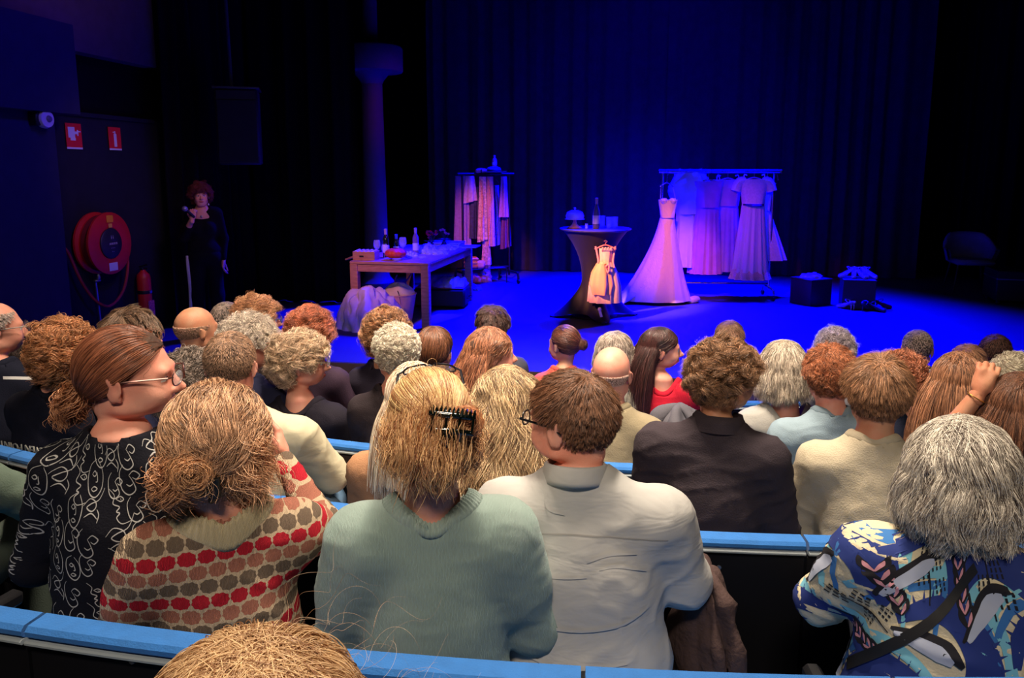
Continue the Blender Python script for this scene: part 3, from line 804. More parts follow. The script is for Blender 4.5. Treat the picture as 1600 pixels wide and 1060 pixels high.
# ------------------------------------------------------------------ extras on people
def add_mesh(p, name, mb_or_vf, m, label=None, sub=None):
    v, f = mb_or_vf; o = obj(name, v, f, m, sub or p.root)
    if label: o['label'] = label
    return o
def glasses(p, c=(30, 28, 30), metal=False, up=0.0, lens=.023, thick=.0018, y=.112, z=.006, tint=(200, 210, 215), onhead=False):
    m = mat('glasses_frame_%s' % (c,), c, .3, 0.8 if metal else 0.0, var=0)
    mb = MB(); th = np.linspace(0, 2 * PI, 25)
    def T(P):
        P = np.asarray(P, float)
        if onhead:
            a = 1.15; ca, sa = math.cos(a), math.sin(a); q = P - np.array([0, -.01, .0]); P = np.stack([q[:, 0] * .98, q[:, 1] * ca - q[:, 2] * sa, q[:, 1] * sa + q[:, 2] * ca], 1) * 1.0 + np.array([0, .012, .012])
        return tohead(p, P)
    for s in (-1, 1):
        P = np.stack([s * .033 + lens * np.sign(np.cos(th)) * np.abs(np.cos(th)) ** .8, y - .006 * np.cos(th) * s * 1 + 0 * th, z + lens * .78 * np.sign(np.sin(th)) * np.abs(np.sin(th)) ** .8], 1)
        mb.tube(T(P), thick, 6, False)
        mb.tube(T([(s * .056, y - .004, z + .006), (s * .070, y - .012, z + .008), (s * .080, .04, z + .008), (s * .085, -.01, z + .006), (s * .083, -.03, z - .008)]), [thick, thick * 1.3, thick * 1.3, thick * 1.2, thick], 6)
    mb.tube(T([(-.011, y + .002, z + .004), (0, y + .006, z + .007), (.011, y + .002, z + .004)]), thick, 6)
    g = mb.build('glasses', m, p.root)
    lm = mat('lens', (235, 240, 245), .03, var=0, alpha=.18, spec=1.0)
    for s in (-1, 1):
        c_ = [(s * .033, y, z)] + [(s * .033 + lens * .96 * math.cos(a), y - .006 * math.cos(a) * s, z + lens * .74 * math.sin(a)) for a in th[:-1]]
        c_ = np.array(c_); c2 = c_ + np.array([0, .0015, 0]); n = 24
        f = [(0, 1 + j, 1 + (j + 1) % n) for j in range(n)] + [(n + 1, n + 2 + (j + 1) % n, n + 2 + j) for j in range(n)] + [(1 + j, n + 2 + j, n + 2 + (j + 1) % n, 1 + (j + 1) % n) for j in range(n)]
        obj('lens', T(np.concatenate([c_, c2])), f, lm, g)
    return g
def bvh_of(V, Q): return BVHTree.FromPolygons([Vector(v) for v in V], [tuple(map(int, q)) for q in Q])
def ring_collar(p, m, r0=.075, r1=.1, h=.035, thick=.006, ribs=0, name='collar', drop=.012, tilt=.25, squash=.9, fit=True, up=.0, open_front=False):
    """a band around the neckline that lies on the shoulders"""
    bv = bvh_of(*p.G); n = ribs * 6 if ribs else 60; rows = 7 if name != 'neckband' else 4
    th = np.arange(n) * 2 * PI / n; c = p.nb
    sq = np.where(np.sin(th) < 0, squash * .84, squash)
    zo = []
    for j in range(n):
        hit = bv.ray_cast(Vector((c[0] + r1 * math.cos(th[j]), c[1] + r1 * sq[j] * math.sin(th[j]), c[2] + .3)), Vector((0, 0, -1)))
        zo.append(max(hit[0].z if hit[0] is not None else c[2] - .09, c[2] - .12))
    zo = np.array(zo); k = n // 24
    for _ in range(2): zo = sum(np.roll(zo, a) for a in range(-k, k + 1)) / (2 * k + 1)
    P = []
    for side in (0, 1):
        for i in range(rows):
            t = i / (rows - 1); r = r0 + (r1 - r0) * t
            bulge = thick * (1 + .9 * math.sin(PI * t)) * (1 if side == 0 else .1)
            if ribs: bulge = bulge * (1 + .26 * np.sign(np.sin(th * ribs)) * np.abs(np.sin(th * ribs)) ** .6)
            z = zo + (r1 - r) * .62 + bulge - (.012 if side and t > .8 else 0) + up
            xx = c[0] + r * np.cos(th); yy = c[1] + r * sq * np.sin(th)
            if side == 0 and r > p.neckR + .004:
                for j in range(n):
                    hit = bv.ray_cast(Vector((xx[j], yy[j], c[2] + .3)), Vector((0, 0, -1)))
                    if hit[0] is not None and hit[0].z < c[2] + .05: z[j] = max(z[j], hit[0].z + bulge[j] * .7 if np.ndim(bulge) else hit[0].z + bulge * .7)
            P.append(np.stack([xx, yy, z], 1))
    P = np.stack(P)
    ring = np.concatenate([P[:rows], P[rows:][::-1]], 0)
    v, q = grid_vf(np.concatenate([ring, ring[:1]], 0), True)
    return obj(name, v, q, m, p.root)
def drape(p, lines, m, name, eps=.0015, sub=None, both=False):
    """ribbons laid on the garment: each line is (list of (angle-or-x, z), half widths), projected from outside onto the cloth"""
    bv = p.__dict__.setdefault('bv', None) or bvh_of(*p.G); p.bv = bv
    V = []; F = []; n0 = 0
    ty = p.nb[1]
    def proj(a, z, e=eps):
        o = Vector((math.sin(a) * .8, ty - math.cos(a) * .8, z)); d_ = Vector((-math.sin(a), math.cos(a), 0))
        h_ = bv.ray_cast(o, d_)
        return None if h_[0] is None else (np.array(h_[0]) - np.array(d_) * e)
    for pts, hwid in lines:
        P = smooth_path(pts, max(4, int(len(pts) * 4))) if len(pts) > 2 else np.array(pts, float)
        w_ = np.interp(np.linspace(0, 1, len(P)), np.linspace(0, 1, len(hwid)), hwid) if hasattr(hwid, '__len__') else np.full(len(P), hwid)
        T = np.gradient(P, axis=0); T[:, 0] *= .17; T /= np.linalg.norm(T, axis=1)[:, None] + 1e-9
        Nn = np.stack([-T[:, 1] / .17, T[:, 0]], 1)
        ks = (-1, 1) if w_.max() < .004 else ((-1, 0, 1) if w_.max() < .012 else (-1, -.5, 0, .5, 1))
        rows = []; ok = True
        for k in ks:
            rows.append([proj(*(P[i] + Nn[i] * w_[i] * k)) for i in range(len(P))])
        idx = {}
        for ki in range(len(ks)):
            for i in range(len(P)):
                if rows[ki][i] is not None: idx[(ki, i)] = n0; V.append(rows[ki][i]); n0 += 1
        for ki in range(len(ks) - 1):
            for i in range(len(P) - 1):
                q = [(ki, i), (ki, i + 1), (ki + 1, i + 1), (ki + 1, i)]
                if all(x in idx for x in q):
                    c = [V[idx[x]] for x in q]
                    if max(np.linalg.norm(c[a] - c[a - 1]) for a in range(4)) < .06: F.append(tuple(idx[x] for x in q))
    if not F: return None
    kind_stuff = len(lines) > 1
    o = obj(name, np.array(V), F, m, sub or p.root)
    if kind_stuff: o['kind'] = 'stuff'
    return o
# ------------------------------------------------------------------ the room
AXD = np.array([math.sin(math.radians(10)), math.cos(math.radians(10))]); AXR = np.array([AXD[1], -AXD[0]])
M_black = mat('black_masking', (13, 12, 16), .95, var=.2, spec=.1)
M_wallblue = mat('wall_paint', (30, 30, 42), .9, var=.1, spec=.2)
M_wallup = mat('wall_upper_paint', (92, 80, 84), .9, var=.1, spec=.2)
M_stage = mat('stage_floor_vinyl', (70, 70, 78), .62, var=.06, scale=3, bump=.0005, bscale=40, spec=.25)
M_carpet = mat('aisle_carpet', (20, 20, 28), .95, var=.2, bump=.002, bscale=300)
def slab(name, pts, z0, z1, m, kind='structure', parent=None):
    n = len(pts); v = [(x, y, z0) for x, y in pts] + [(x, y, z1) for x, y in pts]
    f = [list(range(n))[::-1], [n + i for i in range(n)]] + [(i, (i + 1) % n, n + (i + 1) % n, n + i) for i in range(n)]
    o = obj(name, v, f, m, parent, smooth=False)
    if kind and parent is None: o['kind'] = kind
    return o
def on(a, b, base=(0.0, 0.0)):          # building coordinates: a across, b deep
    return tuple(np.array(base) + AXR * a + AXD * b)
WL = (-4.13, 7.5)                       # a point on the left wall
# stage, floor
edge = np.array([-1.1, 6.75])
def se(a, b): return tuple(edge + AXR * a + AXD * b)
slab('stage_floor', [se(-4.5, 0), se(9, 0), se(9, 8.6), se(-4.5, 8.6)], -.10, 0.0, M_stage)
slab('stage_front', [se(-4.5, .05), se(9, .05), se(9, .2), se(-4.5, .2)], -.56, -.10, mat('stage_fascia', (28, 24, 26), .8))
slab('trim_1', [se(-4.5, -.015), se(9, -.015), se(9, .05), se(-4.5, .05)], -.095, -.004, mat('stage_edge_wood', (112, 86, 48), .6, bump=.001))
slab('floor', [(-7, -2.5), (8.5, -2.5), (8.5, 8.6), (-7, 8.6)], -.62, -.56, M_carpet)
# curved seating tiers
for row, r_out in (('E', 4.92), ('D', 5.67), ('C', 6.42), ('B', 7.17), ('A', 7.92), ('F', 8.9)):
    rin = r_out - .75; a = np.linspace(math.radians(-62), math.radians(40), 40)
    if row == 'F': r_out = 10.2
    pts = [(ROW_C[0] + r_out * math.sin(t), ROW_C[1] - r_out * math.cos(t)) for t in a] + [(ROW_C[0] + rin * math.sin(t), ROW_C[1] - rin * math.cos(t)) for t in a[::-1]]
    o = slab('tier', pts, -.56, ROW_Z[row], M_carpet)
# walls
n_ = AXR
def wl(b, off=0.0): return tuple(np.array(WL) + AXD * b + AXR * off)
slab('wall_left', [wl(-9, -.3), wl(-9, 0), wl(7, 0), wl(7, -.3)], -.6, 2.3, M_wallblue)
slab('wall_left_upper', [wl(-9, -.3), wl(-9, .10), wl(1.0, .10), wl(1.0, -.3)], 2.86, 7.0, M_wallup)
slab('wall_left_middle', [wl(-9, -.3), wl(-9, -.06), wl(7, -.06), wl(7, -.3)], 2.3, 2.86, M_black)
slab('trim_2', [wl(-9, 0), wl(-9, .03), wl(1.0, .03), wl(1.0, 0)], 2.27, 2.31, M_wallblue)
M_pil = mat('pier_paint', (44, 44, 66), .9, var=.08, spec=.2)
slab('wall_pier', [wl(-9, 0), wl(-9, .26), wl(-.72, .26), wl(-.62, 0)], -.6, 2.25, M_pil)
slab('wall_pier_head', [wl(-9, 0), wl(-9, .38), wl(-.54, .38), wl(-.5, 0)], 2.25, 3.02, M_pil)
slab('wall_right', [(8.3, -2.5), (8.5, -2.5), (8.5, 15.5), (8.3, 15.5)], -.6, 7.0, M_black)
slab('wall_back', [(-7, -2.7), (8.5, -2.7), (8.5, -2.5), (-7, -2.5)], -.6, 7.0, M_black)
slab('wall_stage_rear', [se(-4.5, 8.6), se(10, 8.6), se(10, 8.8), se(-4.5, 8.8)], -.1, 7.0, M_black)
slab('ceiling', [(-7, -2.7), (8.5, -2.7), (8.5, 16), (-7, 16)], 7.0, 7.1, M_black)

# ------------------------------------------------------------------ curtains
def curtain(label, p0, p1, z0, z1, m, amp=.07, wave=.30, seed=1, name='stage_curtain', group=None):
    p0 = np.array(p0); p1 = np.array(p1); L = np.linalg.norm(p1 - p0); d = (p1 - p0) / L; nn = np.array([-d[1], d[0]])
    r = np.random.RandomState(seed); n = int(L / .025); s = np.linspace(0, L, n)
    ph = np.cumsum(np.full(n, L / n / wave * 6.28) * (1 + .45 * np.interp(s, np.linspace(0, L, 12), r.randn(12)).clip(-1, 1)))
    off = amp * (np.sin(ph) + .35 * np.sin(2.3 * ph + 1)); zz = np.linspace(z0, z1, 9); P = []
    for z in zz:
        k = .8 + .35 * (z1 - z) / (z1 - z0); o_ = off * k + .02 * np.sin(s * 3 + z * 1.3)
        xy = p0 + d * s[:, None] + nn * o_[:, None]; P.append(np.column_stack([xy, np.full(n, z)]))
    P = np.stack(P); v, q = grid_vf(P); v2 = v + np.array([nn[0], nn[1], 0]) * .012
    k = len(v); rim = []
    V = np.concatenate([v, v2]); Q = np.concatenate([q, q[:, ::-1] + k])
    return tag(obj(name, V, Q, m), label, 'curtain', group)
M_velvet = mat('blue_black_velvet', (52, 50, 60), .9, var=.15, sheen=.15, spec=.15)
M_drape = mat('black_drape', (15, 14, 16), .95, var=.2, spec=.1)
bk = 6.75
cuts = [(-1.6, 1.35), (1.35, 2.55), (2.55, 4.4), (4.4, 6.6)]
labs = ['dark blue backdrop curtain behind the small crowded clothes rack', 'dark blue backdrop curtain with wide folds above the round draped table', 'dark blue backdrop curtain hanging behind the rack of gowns', 'dark blue backdrop curtain behind the two black cubes, right of the gowns']
for i, ((a, b), lb) in enumerate(zip(cuts, labs)):
    curtain(lb, se(a, bk + .03 * (i % 2)), se(b + .05, bk + .03 * (i % 2)), .01, 6.8, M_velvet, .035, .34, 10 + i, group='backdrop curtains')
curtain('black masking curtain from the presenter to the pale column', (-3.75, 10.15), (-2.02, 10.05), .01, 6.8, M_drape, .06, .28, 3)
curtain('black masking curtain along the left wall beside the fire extinguisher', wl(.95, .22), wl(2.7, .22), .01, 6.8, M_drape, .05, .25, 4)
curtain('black side curtain behind the low armchair', se(6.6, 7.9), se(10.2, 5.2), .01, 6.8, M_drape, .08, .35, 5)

# ------------------------------------------------------------------ column
cb = atd(588, 380, 11.2)
t = thing('column', 'slender round column with wide drum capital behind the wooden table', 'column', (cb[0], cb[1], 0))
M_col = mat('column_paint', (96, 78, 88), .7, var=.06)
zc0 = atd(588, 132, 11.2)[2]; zc1 = atd(588, 113, 11.2)[2]; zc2 = atd(588, 76, 11.2)[2]
MB().lathe([(.26, 0), (.26, .12), (.19, .2), (.178, .3), (.165, 1.5), (.148, zc0)], 32).build('shaft', M_col, t)
MB().lathe([(.148, zc0), (.17, zc0 + .05), (.25, zc1 - .02), (.28, zc1), (.44, zc1 + .002), (.45, zc1 + .02), (.45, zc2 - .01), (.43, zc2 + .02), (.15, zc2 + .03)], 40).build('capital', M_col, t)
MB().lathe([(.125, zc2 + .03), (.14, zc2 + .06), (.10, zc2 + .10), (.095, 6.9)], 28).build('upper_post', M_col, t)

# ------------------------------------------------------------------ wall fittings
def wall_pt(px, py, off=0.0):
    r = ray(px, py); P0 = np.array([*wl(0, off)]); den = r[0] * AXR[0] + r[1] * AXR[1]; tt = (P0 @ AXR) / den
    return np.array([r[0] * tt, r[1] * tt, CAM_Z + r[2] * tt])
WROT = math.atan2(AXR[1], AXR[0]) + PI / 2    # object -y faces into the room along AXR
M_red = mat('safety_red', (196, 34, 30), .45, var=.08); M_white = mat('white_enamel', (225, 222, 215), .5, var=.03)
M_blk = mat('black_plastic', (18, 18, 20), .5, var=.1); M_steel = mat('steel', (170, 172, 176), .3, .9, var=.05)
def wthing(name, label, cat, px, py, off=.01): return thing(name, label, cat, wall_pt(px, py, off), WROT)
# hose reel: disc axis along local -y
t = wthing('fire_hose_reel', 'red wall-mounted fire hose reel with black centre and looping hose', 'fire hose reel', 148, 380, .02)
RX = Matrix.Rotation(PI / 2, 4, 'X')
def lathe_y(prof, seg=40):
    v, f = lathe_vf(prof, seg); v = np.array([RX @ Vector(p) for p in v]); return v, f
R_ = .305
v, f = lathe_y([(.02, .0), (R_ - .02, .0), (R_, .01), (R_, .03), (R_ - .035, .045), (R_ - .035, .14), (R_, .155), (R_, .175), (R_ - .02, .185), (.16, .178), (.155, .172), (.02, .172)])
MB().add(v, f).build('drum', M_red, t)
v, f = lathe_y([(.02, .17), (.148, .172), (.150, .186), (.138, .196), (.02, .198)]); hub = MB().add(v, f).build('hub', mat('hub_black', (36, 36, 46), .5), t)
v, f = lathe_y([(R_ - .05, .05), (R_ - .028, .07), (R_ - .028, .12), (R_ - .05, .14)]); MB().add(v, f).build('wound_hose', mat('hose_red_dark', (130, 26, 24), .7), t)
MB().box((-.045, -.19, .205), (.045, -.187, .275), .001).build('yellow_sticker', mat('sticker_yellow', (226, 148, 20), .6), t)['label'] = 'yellow square sticker'
MB().box((-.025, -.19, .155), (.025, -.187, .195), .001).build('round_sticker', mat('sticker_gold', (220, 160, 60), .6), t)
MB().box((-.06, -.19, -.27), (.06, -.187, -.19), .001).build('white_sticker', M_white, t)['label'] = 'white sticker'
def text(body, size, loc, rot, m, parent, name='lettering', extrude=.0006):
    cu = bpy.data.curves.new(name, 'FONT'); cu.body = body; cu.size = size; cu.extrude = extrude; cu.align_x = 'CENTER'; cu.align_y = 'CENTER'
    cu.resolution_u = 2
    tmp = bpy.data.objects.new(name, cu); COL.objects.link(tmp); bpy.context.view_layer.update()
    me = bpy.data.meshes.new_from_object(tmp); bpy.data.objects.remove(tmp); me.name = name; me.materials.clear(); me.materials.append(m)
    o = bpy.data.objects.new(name, me); link(o, parent); o.location = loc; o.rotation_euler = rot; o['kind'] = 'stuff'; return o
M_pale = mat('print_white', (215, 212, 210), .6, var=0)
text('i i', .05, (0, -.2, .06), (PI / 2, 0, 0), M_pale, hub); text('====', .05, (.01, -.2, -.005), (PI / 2, 0, 0), M_pale, hub, 'text_lines'); text('- - -\n- -', .035, (0, -.2, -.06), (PI / 2, 0, 0), M_pale, hub, 'text_lines')
v = smooth_path([(.29, -.12, -.02), (.285, -.13, -.25), (.2, -.12, -.50), (.02, -.10, -.63), (-.16, -.09, -.55), (-.30, -.07, -.35), (-.42, -.05, -.05), (-.46, -.03, .0)], 40)
MB().tube(v, .014, 8).build('hanging_hose', mat('hose_red', (170, 44, 40), .6), t)
MB().tube([(-.06, -.04, -.36), (-.05, -.05, -.34), (-.05, -.05, -.30)], [.012, .02, .012], 10).tube([(-.06, -.02, -.36), (-.03, -.02, -1.0)], .012, 8).build('water_pipe', M_steel, t)
MB().box((-.10, -.06, -.38), (-.02, -.02, -.35), .01).build('valve', M_steel, t)
# extinguisher
t = wthing('fire_extinguisher', 'red fire extinguisher with black strap right of the hose reel', 'fire extinguisher', 226, 458, .10)
MB().lathe([(.02, -.36), (.066, -.355), (.07, -.34), (.07, .16), (.062, .20), (.03, .235), (.022, .25)], 28).build('cylinder_tank', M_red, t)
MB().box((-.03, -.02, .25), (.03, .02, .27), .004).tube([(0, -.06, .31), (0, .04, .28)], .008, 6).tube([(0, -.06, .265), (0, .03, .262)], .007, 6).build('valve_handle', M_blk, t)
MB().lathe([(.072, -.005), (.0735, 0), (.0735, .028), (.072, .033)], 28).build('strap', M_blk, t); MB().box((-.02, -.08, .0), (.02, -.07, .028), .003).build('buckle', M_steel, t)
MB().tube(smooth_path([(.03, 0, .25), (.09, -.01, .2), (.085, -.01, .0), (.08, -.01, -.2)], 16), .008, 6).build('hose', M_blk, t)
MB().box((-.05, -.075, -.28), (.05, -.066, -.08), .004).build('instruction_label', mat('pink_print', (200, 90, 90), .6, var=.5, scale=60), t)
# signs
def sign(label, px, py, kind, wd=.20, ht=.24):
    t = wthing('safety_sign', label, 'sign', px, py, .012)
    MB().box((-wd / 2, -.006, -ht / 2), (wd / 2, 0, ht / 2), .001).build('sign_plate', mat('sign_red', (225, 36, 30), .5, var=.03), t)
    if kind != 'call': MB().box((-wd / 2, -.0065, -ht / 2), (wd / 2, .0005, -ht / 2 + .018), .001).build('white_rim', M_pale, t)
    b = MB()
    if kind == 'hose':
        b.box((-.075, -.009, -.015), (.01, -.006, .085), .001).box((.01, -.009, .02), (.04, -.006, .045), 0).box((.04, -.009, .005), (.055, -.006, .06), 0).box((-.05, -.009, -.04), (.015, -.006, -.015), 0).box((.055, -.009, .04), (.085, -.006, .05), 0)
    elif kind == 'ext': b.box((-.018, -.009, -.08), (.022, -.006, .05), .004).box((-.006, -.009, .05), (.008, -.006, .075), 0).box((-.03, -.009, .06), (.006, -.006, .07), 0)
    else: b.box((-.02, -.009, -.03), (.02, -.006, .01), 0).box((-.012, -.012, .0), (.018, -.006, .02), 0)
    b.build('pictogram', M_pale, t, smooth=False)
    return t
sign('red sign with a white fire hose pictogram, left of the pair', 115, 213, 'hose')
sign('red sign with a white extinguisher pictogram, right of the pair', 179, 217, 'ext', .18, .23)
sign('small red call point left of the hose reel', 79, 332, 'call', .10, .11)
t = thing('wall_camera', 'small round white device mounted high beside the red signs', 'wall device', wall_pt(65, 186, .30), WROT)
MB().add(*lathe_y([(.02, .0), (.075, .005), (.08, .03), (.07, .06), (.02, .07)], 24)).build('housing', M_white, t); MB().add(*lathe_y([(.01, .07), (.03, .072), (.022, .085), (.01, .09)], 16)).build('lens_dome', mat('dome_grey', (120, 110, 125), .3), t)
MB().box((-.10, -.04, -.06), (-.05, .06, .06), .01).build('bracket', M_blk, t)
# hanging loudspeaker
c = atd(374, 200, 8.9)
t = thing('loudspeaker', 'dark hanging loudspeaker on a thin pole above the presenter', 'loudspeaker', tuple(c), .25)
M_spk = mat('speaker_grey', (46, 40, 44), .7)
MB().box((-.23, -.2, -.42), (.23, .2, .42), .02).build('cabinet', M_spk, t); MB().box((-.21, -.212, -.39), (.21, -.2, .30), .004).build('grille', mat('speaker_grille', (36, 32, 36), .8, bump=.002, bscale=200), t)
MB().box((-.25, -.22, .42), (.25, .22, .445), .004).build('yoke_plate', mat('speaker_rim', (70, 64, 70), .5), t); MB().tube([(-.06, 0, .44), (-.09, 0, 3.0)], .018, 8).build('pole', mat('pole_grey', (80, 78, 84), .5), t)

# ------------------------------------------------------------------ wooden table
M_wood = NT('light_wood')
wc = M_wood.n('ShaderNodeMapping'); wc.inputs['Scale'].default_value = (3, 3, 18); M_wood.l(M_wood.coord(), wc.inputs[0])
M_wood.l(M_wood.ramp(M_wood.noise(3, 4, wc.outputs[0]), [(.3, lin((150, 108, 74))), (.7, lin((190, 146, 104)))]), M_wood.b.inputs['Base Color']); M_wood.b.inputs['Roughness'].default_value = .5; M_wood = M_wood.m
NR = at(662, 508, 0)[:2]; NLt = at(546, 408, .75)[:2]; NRt = at(669, 411, .75)[:2]; FRt = at(729, 384, .75)[:2]
ux = NLt - NRt; W_ = np.linalg.norm(ux); ux /= W_; dv = FRt - NRt; Ld = abs(dv @ np.array([-ux[1], ux[0]])); vy = np.array([-ux[1], ux[0]]); vy = vy if vy @ dv > 0 else -vy
print('table', NR, NRt, 'width', W_, 'depth', Ld)
W_ = min(W_, 1.0); Ld = min(max(Ld, 1.2), 2.0)
tr = math.atan2(-ux[1], -ux[0]); ctr = NRt + ux * W_ / 2 + vy * Ld / 2
t = thing('wooden_table', 'pale wooden table with thick square legs, cluttered with bottles and flowers', 'table', (ctr[0], ctr[1], 0), tr)
TAB = (ctr, tr, W_, Ld)
def on_table(a, b, z=.75):    # a: -1 left..1 right, b: -1 near..1 far
    c, s = math.cos(tr), math.sin(tr); x = a * W_ / 2; y = b * Ld / 2; return (ctr[0] + c * x - s * y, ctr[1] + s * x + c * y, z)
MB().box((-W_ / 2, -Ld / 2, .715), (W_ / 2, Ld / 2, .75), .006).build('table_top', M_wood, t)
MB().box((-W_ / 2 + .02, -Ld / 2 + .015, .63), (W_ / 2 - .02, -Ld / 2 + .04, .715), .002).box((-W_ / 2 + .02, Ld / 2 - .04, .63), (W_ / 2 - .02, Ld / 2 - .015, .715), .002).box((-W_ / 2 + .015, -Ld / 2 + .04, .63), (-W_ / 2 + .04, Ld / 2 - .04, .715), .002).box((W_ / 2 - .04, -Ld / 2 + .04, .63), (W_ / 2 - .015, Ld / 2 - .04, .715), .002).build('apron', M_wood, t)
for sx_ in (-1, 1):
    for sy_ in (-1, 1): MB().box((sx_ * W_ / 2 - (.09 if sx_ > 0 else 0), sy_ * Ld / 2 - (.09 if sy_ > 0 else 0), 0), (sx_ * W_ / 2 + (.09 if sx_ < 0 else 0), sy_ * Ld / 2 + (.09 if sy_ < 0 else 0), .715), .006).build('leg', M_wood, t)
# objects on the table
M_glassd = mat('dark_green_glass', (24, 40, 26), .08, var=0, spec=.8); M_foil = mat('foil_pale', (220, 196, 190), .35, .4, var=.05); M_labelp = mat('paper_label', (222, 214, 210), .6, var=.06)
M_clear = mat('clear_glass', (225, 228, 235), .05, var=0, alpha=.16, spec=1.0)
def bottle(label, loc, h=.30, m=M_glassd, foil=M_foil, cat='bottle', group='bottles on the stage tables', champ=False):
    t = thing('bottle', label, cat, loc, 0, group); k = h / .30; r = .044 if champ else .037
    MB().lathe([(.01, 0), (r - .003, 0), (r, .006), (r, .15 * k if champ else .19 * k), (r * .8, .19 * k if champ else .215 * k), (.017, .235 * k), (.0145, .26 * k), (.0145, .285 * k), (.0165, .288 * k), (.0165, h), (.005, h)], 20).build('glass_body', m, t)
    MB().lathe([(.0158, .225 * k), (.0172, .27 * k), (.0185, .285 * k), (.0185, h + .003), (.004, h + .006)], 16).build('foil', foil, t)
    MB().lathe([(r + .0006, .05 * k), (r + .0012, .052 * k), (r + .0012, .13 * k), (r + .0006, .132 * k)], 20).build('paper_label', M_labelp, t)
    return t
def wine_glass(label, loc, k=1.0, name='wine_glass', grp='wine glasses on the wooden table'):
    t = thing(name, label, 'glass', loc, 0, grp)
    MB().lathe([(.003, 0), (.034, 0), (.034, .003), (.005, .006), (.004, .08), (.008, .088)], 20).build('stem', M_clear, t)
    MB().lathe([(.006, .086), (.028, .10), (.041, .13), (.040, .17), (.034, .20), (.0325, .20), (.038, .17), (.039, .13), (.026, .103), (.004, .09)], 20).build('bowl', M_clear, t)
    t.scale = (k, k, k); return t
bottle('dark wine bottle with pale foil, tallest at the left of the wooden table', on_table(-.42, -.55), .33)
bottle('short dark bottle right behind the tall wine bottle', on_table(-.30, -.35), .25, foil=mat('foil_blue', (60, 90, 150), .4))
bottle('pale-labelled wine bottle beside the red flowers', on_table(.12, -.2), .32, mat('rose_glass', (130, 100, 140), .1, var=0))
wine_glass('round wine glass left of the tall wine bottle', on_table(-.66, -.55))
wine_glass('large round glass between the two wine bottles', on_table(-.12, -.35), 1.1)
wine_glass('wine glass at the near edge beside the pumpkin cake', on_table(-.32, -.72), .85)
# wooden wine box with open lid
t = thing('wooden_box', 'small pale wooden box at the table corner, holding rolled cards', 'box', on_table(-.72, -.82), tr + .05)
b = MB(); 
for lo_, hi_ in (((-.13, -.09, 0), (.13, -.08, .10)), ((-.13, .08, 0), (.13, .09, .10)), ((-.13, -.08, 0), (-.12, .08, .10)), ((.12, -.08, 0), (.13, .08, .10)), ((-.12, -.08, 0), (.12, .08, .008))): b.box(lo_, hi_, .002)
b.build('box_walls', M_wood, t); MB().box((-.05, -.093, .035), (.0, -.09, .055), .001).build('stamp', M_blk, t)
for i in range(5): share('card_roll', MB().tube([(-.1 + .05 * i, -.07, .09), (-.1 + .05 * i, .07, .095)], .02, 8).build('card_roll', M_pale, t).data, t) if False else MB().tube([(-.1 + .05 * i, -.07, .09), (-.1 + .05 * i, .07, .095)], .02, 8).build('card_roll', M_pale, t)
t = thing('leaning_plank', 'long pale wooden lid leaning over the far left table edge', 'lid board', tuple(np.array(on_table(-1.05, -.62)) + (0, 0, .02)), tr - .2)
MB().box((-.20, -.04, 0), (.16, .04, .022), .004, Matrix.Rotation(-.32, 4, 'Y')).build('board', M_wood, t); MB().box((.11, -.042, -.002), (.14, .042, .026), .002, Matrix.Rotation(-.32, 4, 'Y')).build('cross_batten', M_wood, t)
# pumpkin cake
t = thing('ribbed_cake', 'ribbed orange-red bundt cake on a glass plate', 'cake', on_table(.02, -.78))
th = np.linspace(0, 2 * PI, 61)[:-1]; P = []
for a in np.linspace(-1.35, 1.35, 11): P.append(np.stack([(.02 + .10 * math.cos(a) * (1 + .07 * np.abs(np.sin(th * 5)))) * np.cos(th), (.02 + .10 * math.cos(a) * (1 + .07 * np.abs(np.sin(th * 5)))) * np.sin(th), .075 + .06 * math.sin(a) + 0 * th], 1))
v, q = grid_vf(np.stack(P), True); obj('cake_body', v, q, mat('pumpkin', (208, 66, 34), .5, bump=.002), t)
MB().lathe([(.01, 0), (.06, 0), (.06, .004), (.13, .012), (.132, .016), (.02, .010)], 28).build('plate', M_clear, t)
# flowers
def flower_bunch(label, loc, c, n, spread, seed, h=.18):
    t = thing('flower_bunch', label, 'flowers', loc); r = random.Random(seed)
    m1 = mat('petal_%s' % (c,), c, .6, var=.2); b = MB(); g = MB()
    MB().lathe([(.01, 0), (.035, 0), (.04, .05), (.03, .09), (.034, .10), (.03, .10), (.02, .02)], 16).build('vase', mat('vase_dark', (30, 30, 44), .3), t)
    for i in range(n):
        a = r.random() * 6.28; d = r.random() ** .5 * spread; c0 = np.array([math.cos(a) * d, math.sin(a) * d, h + r.uniform(-.05, .05)])
        g.tube(smooth_path([(0, 0, .06), c0 * (.4, .4, .7), c0], 6), .002, 5)
        hb = MB()
        for k in range(7):
            b1 = k * .9 + r.random(); q = Matrix.Rotation(b1, 3, 'Z') @ Matrix.Rotation(.5 + .5 * (k % 2), 3, 'X')
            pt = [np.array(q @ Vector(x)) + c0 for x in ((0, 0, 0), (-.014, 0, .02), (0, .004, .036), (.014, 0, .02))]; hb.add(pt, [(0, 1, 2, 3), (3, 2, 1, 0)])
        hb.build('blossom', m1, t, fixn=False)
    g.build('stems', mat('stem_green', (50, 70, 40), .7), t)
    for i in range(6):
        a = i * 1.05; L = .08; pt = [(0, 0, .1), (math.cos(a) * .05 - math.sin(a) * .02, math.sin(a) * .05 + math.cos(a) * .02, .13), (math.cos(a) * .1, math.sin(a) * .1, .13), (math.cos(a) * .05 + math.sin(a) * .02, math.sin(a) * .05 - math.cos(a) * .02, .13)]
        MB().add(pt, [(0, 1, 2, 3), (3, 2, 1, 0)]).build('leaf', mat('leaf_dark', (30, 48, 34), .7), t, fixn=False)
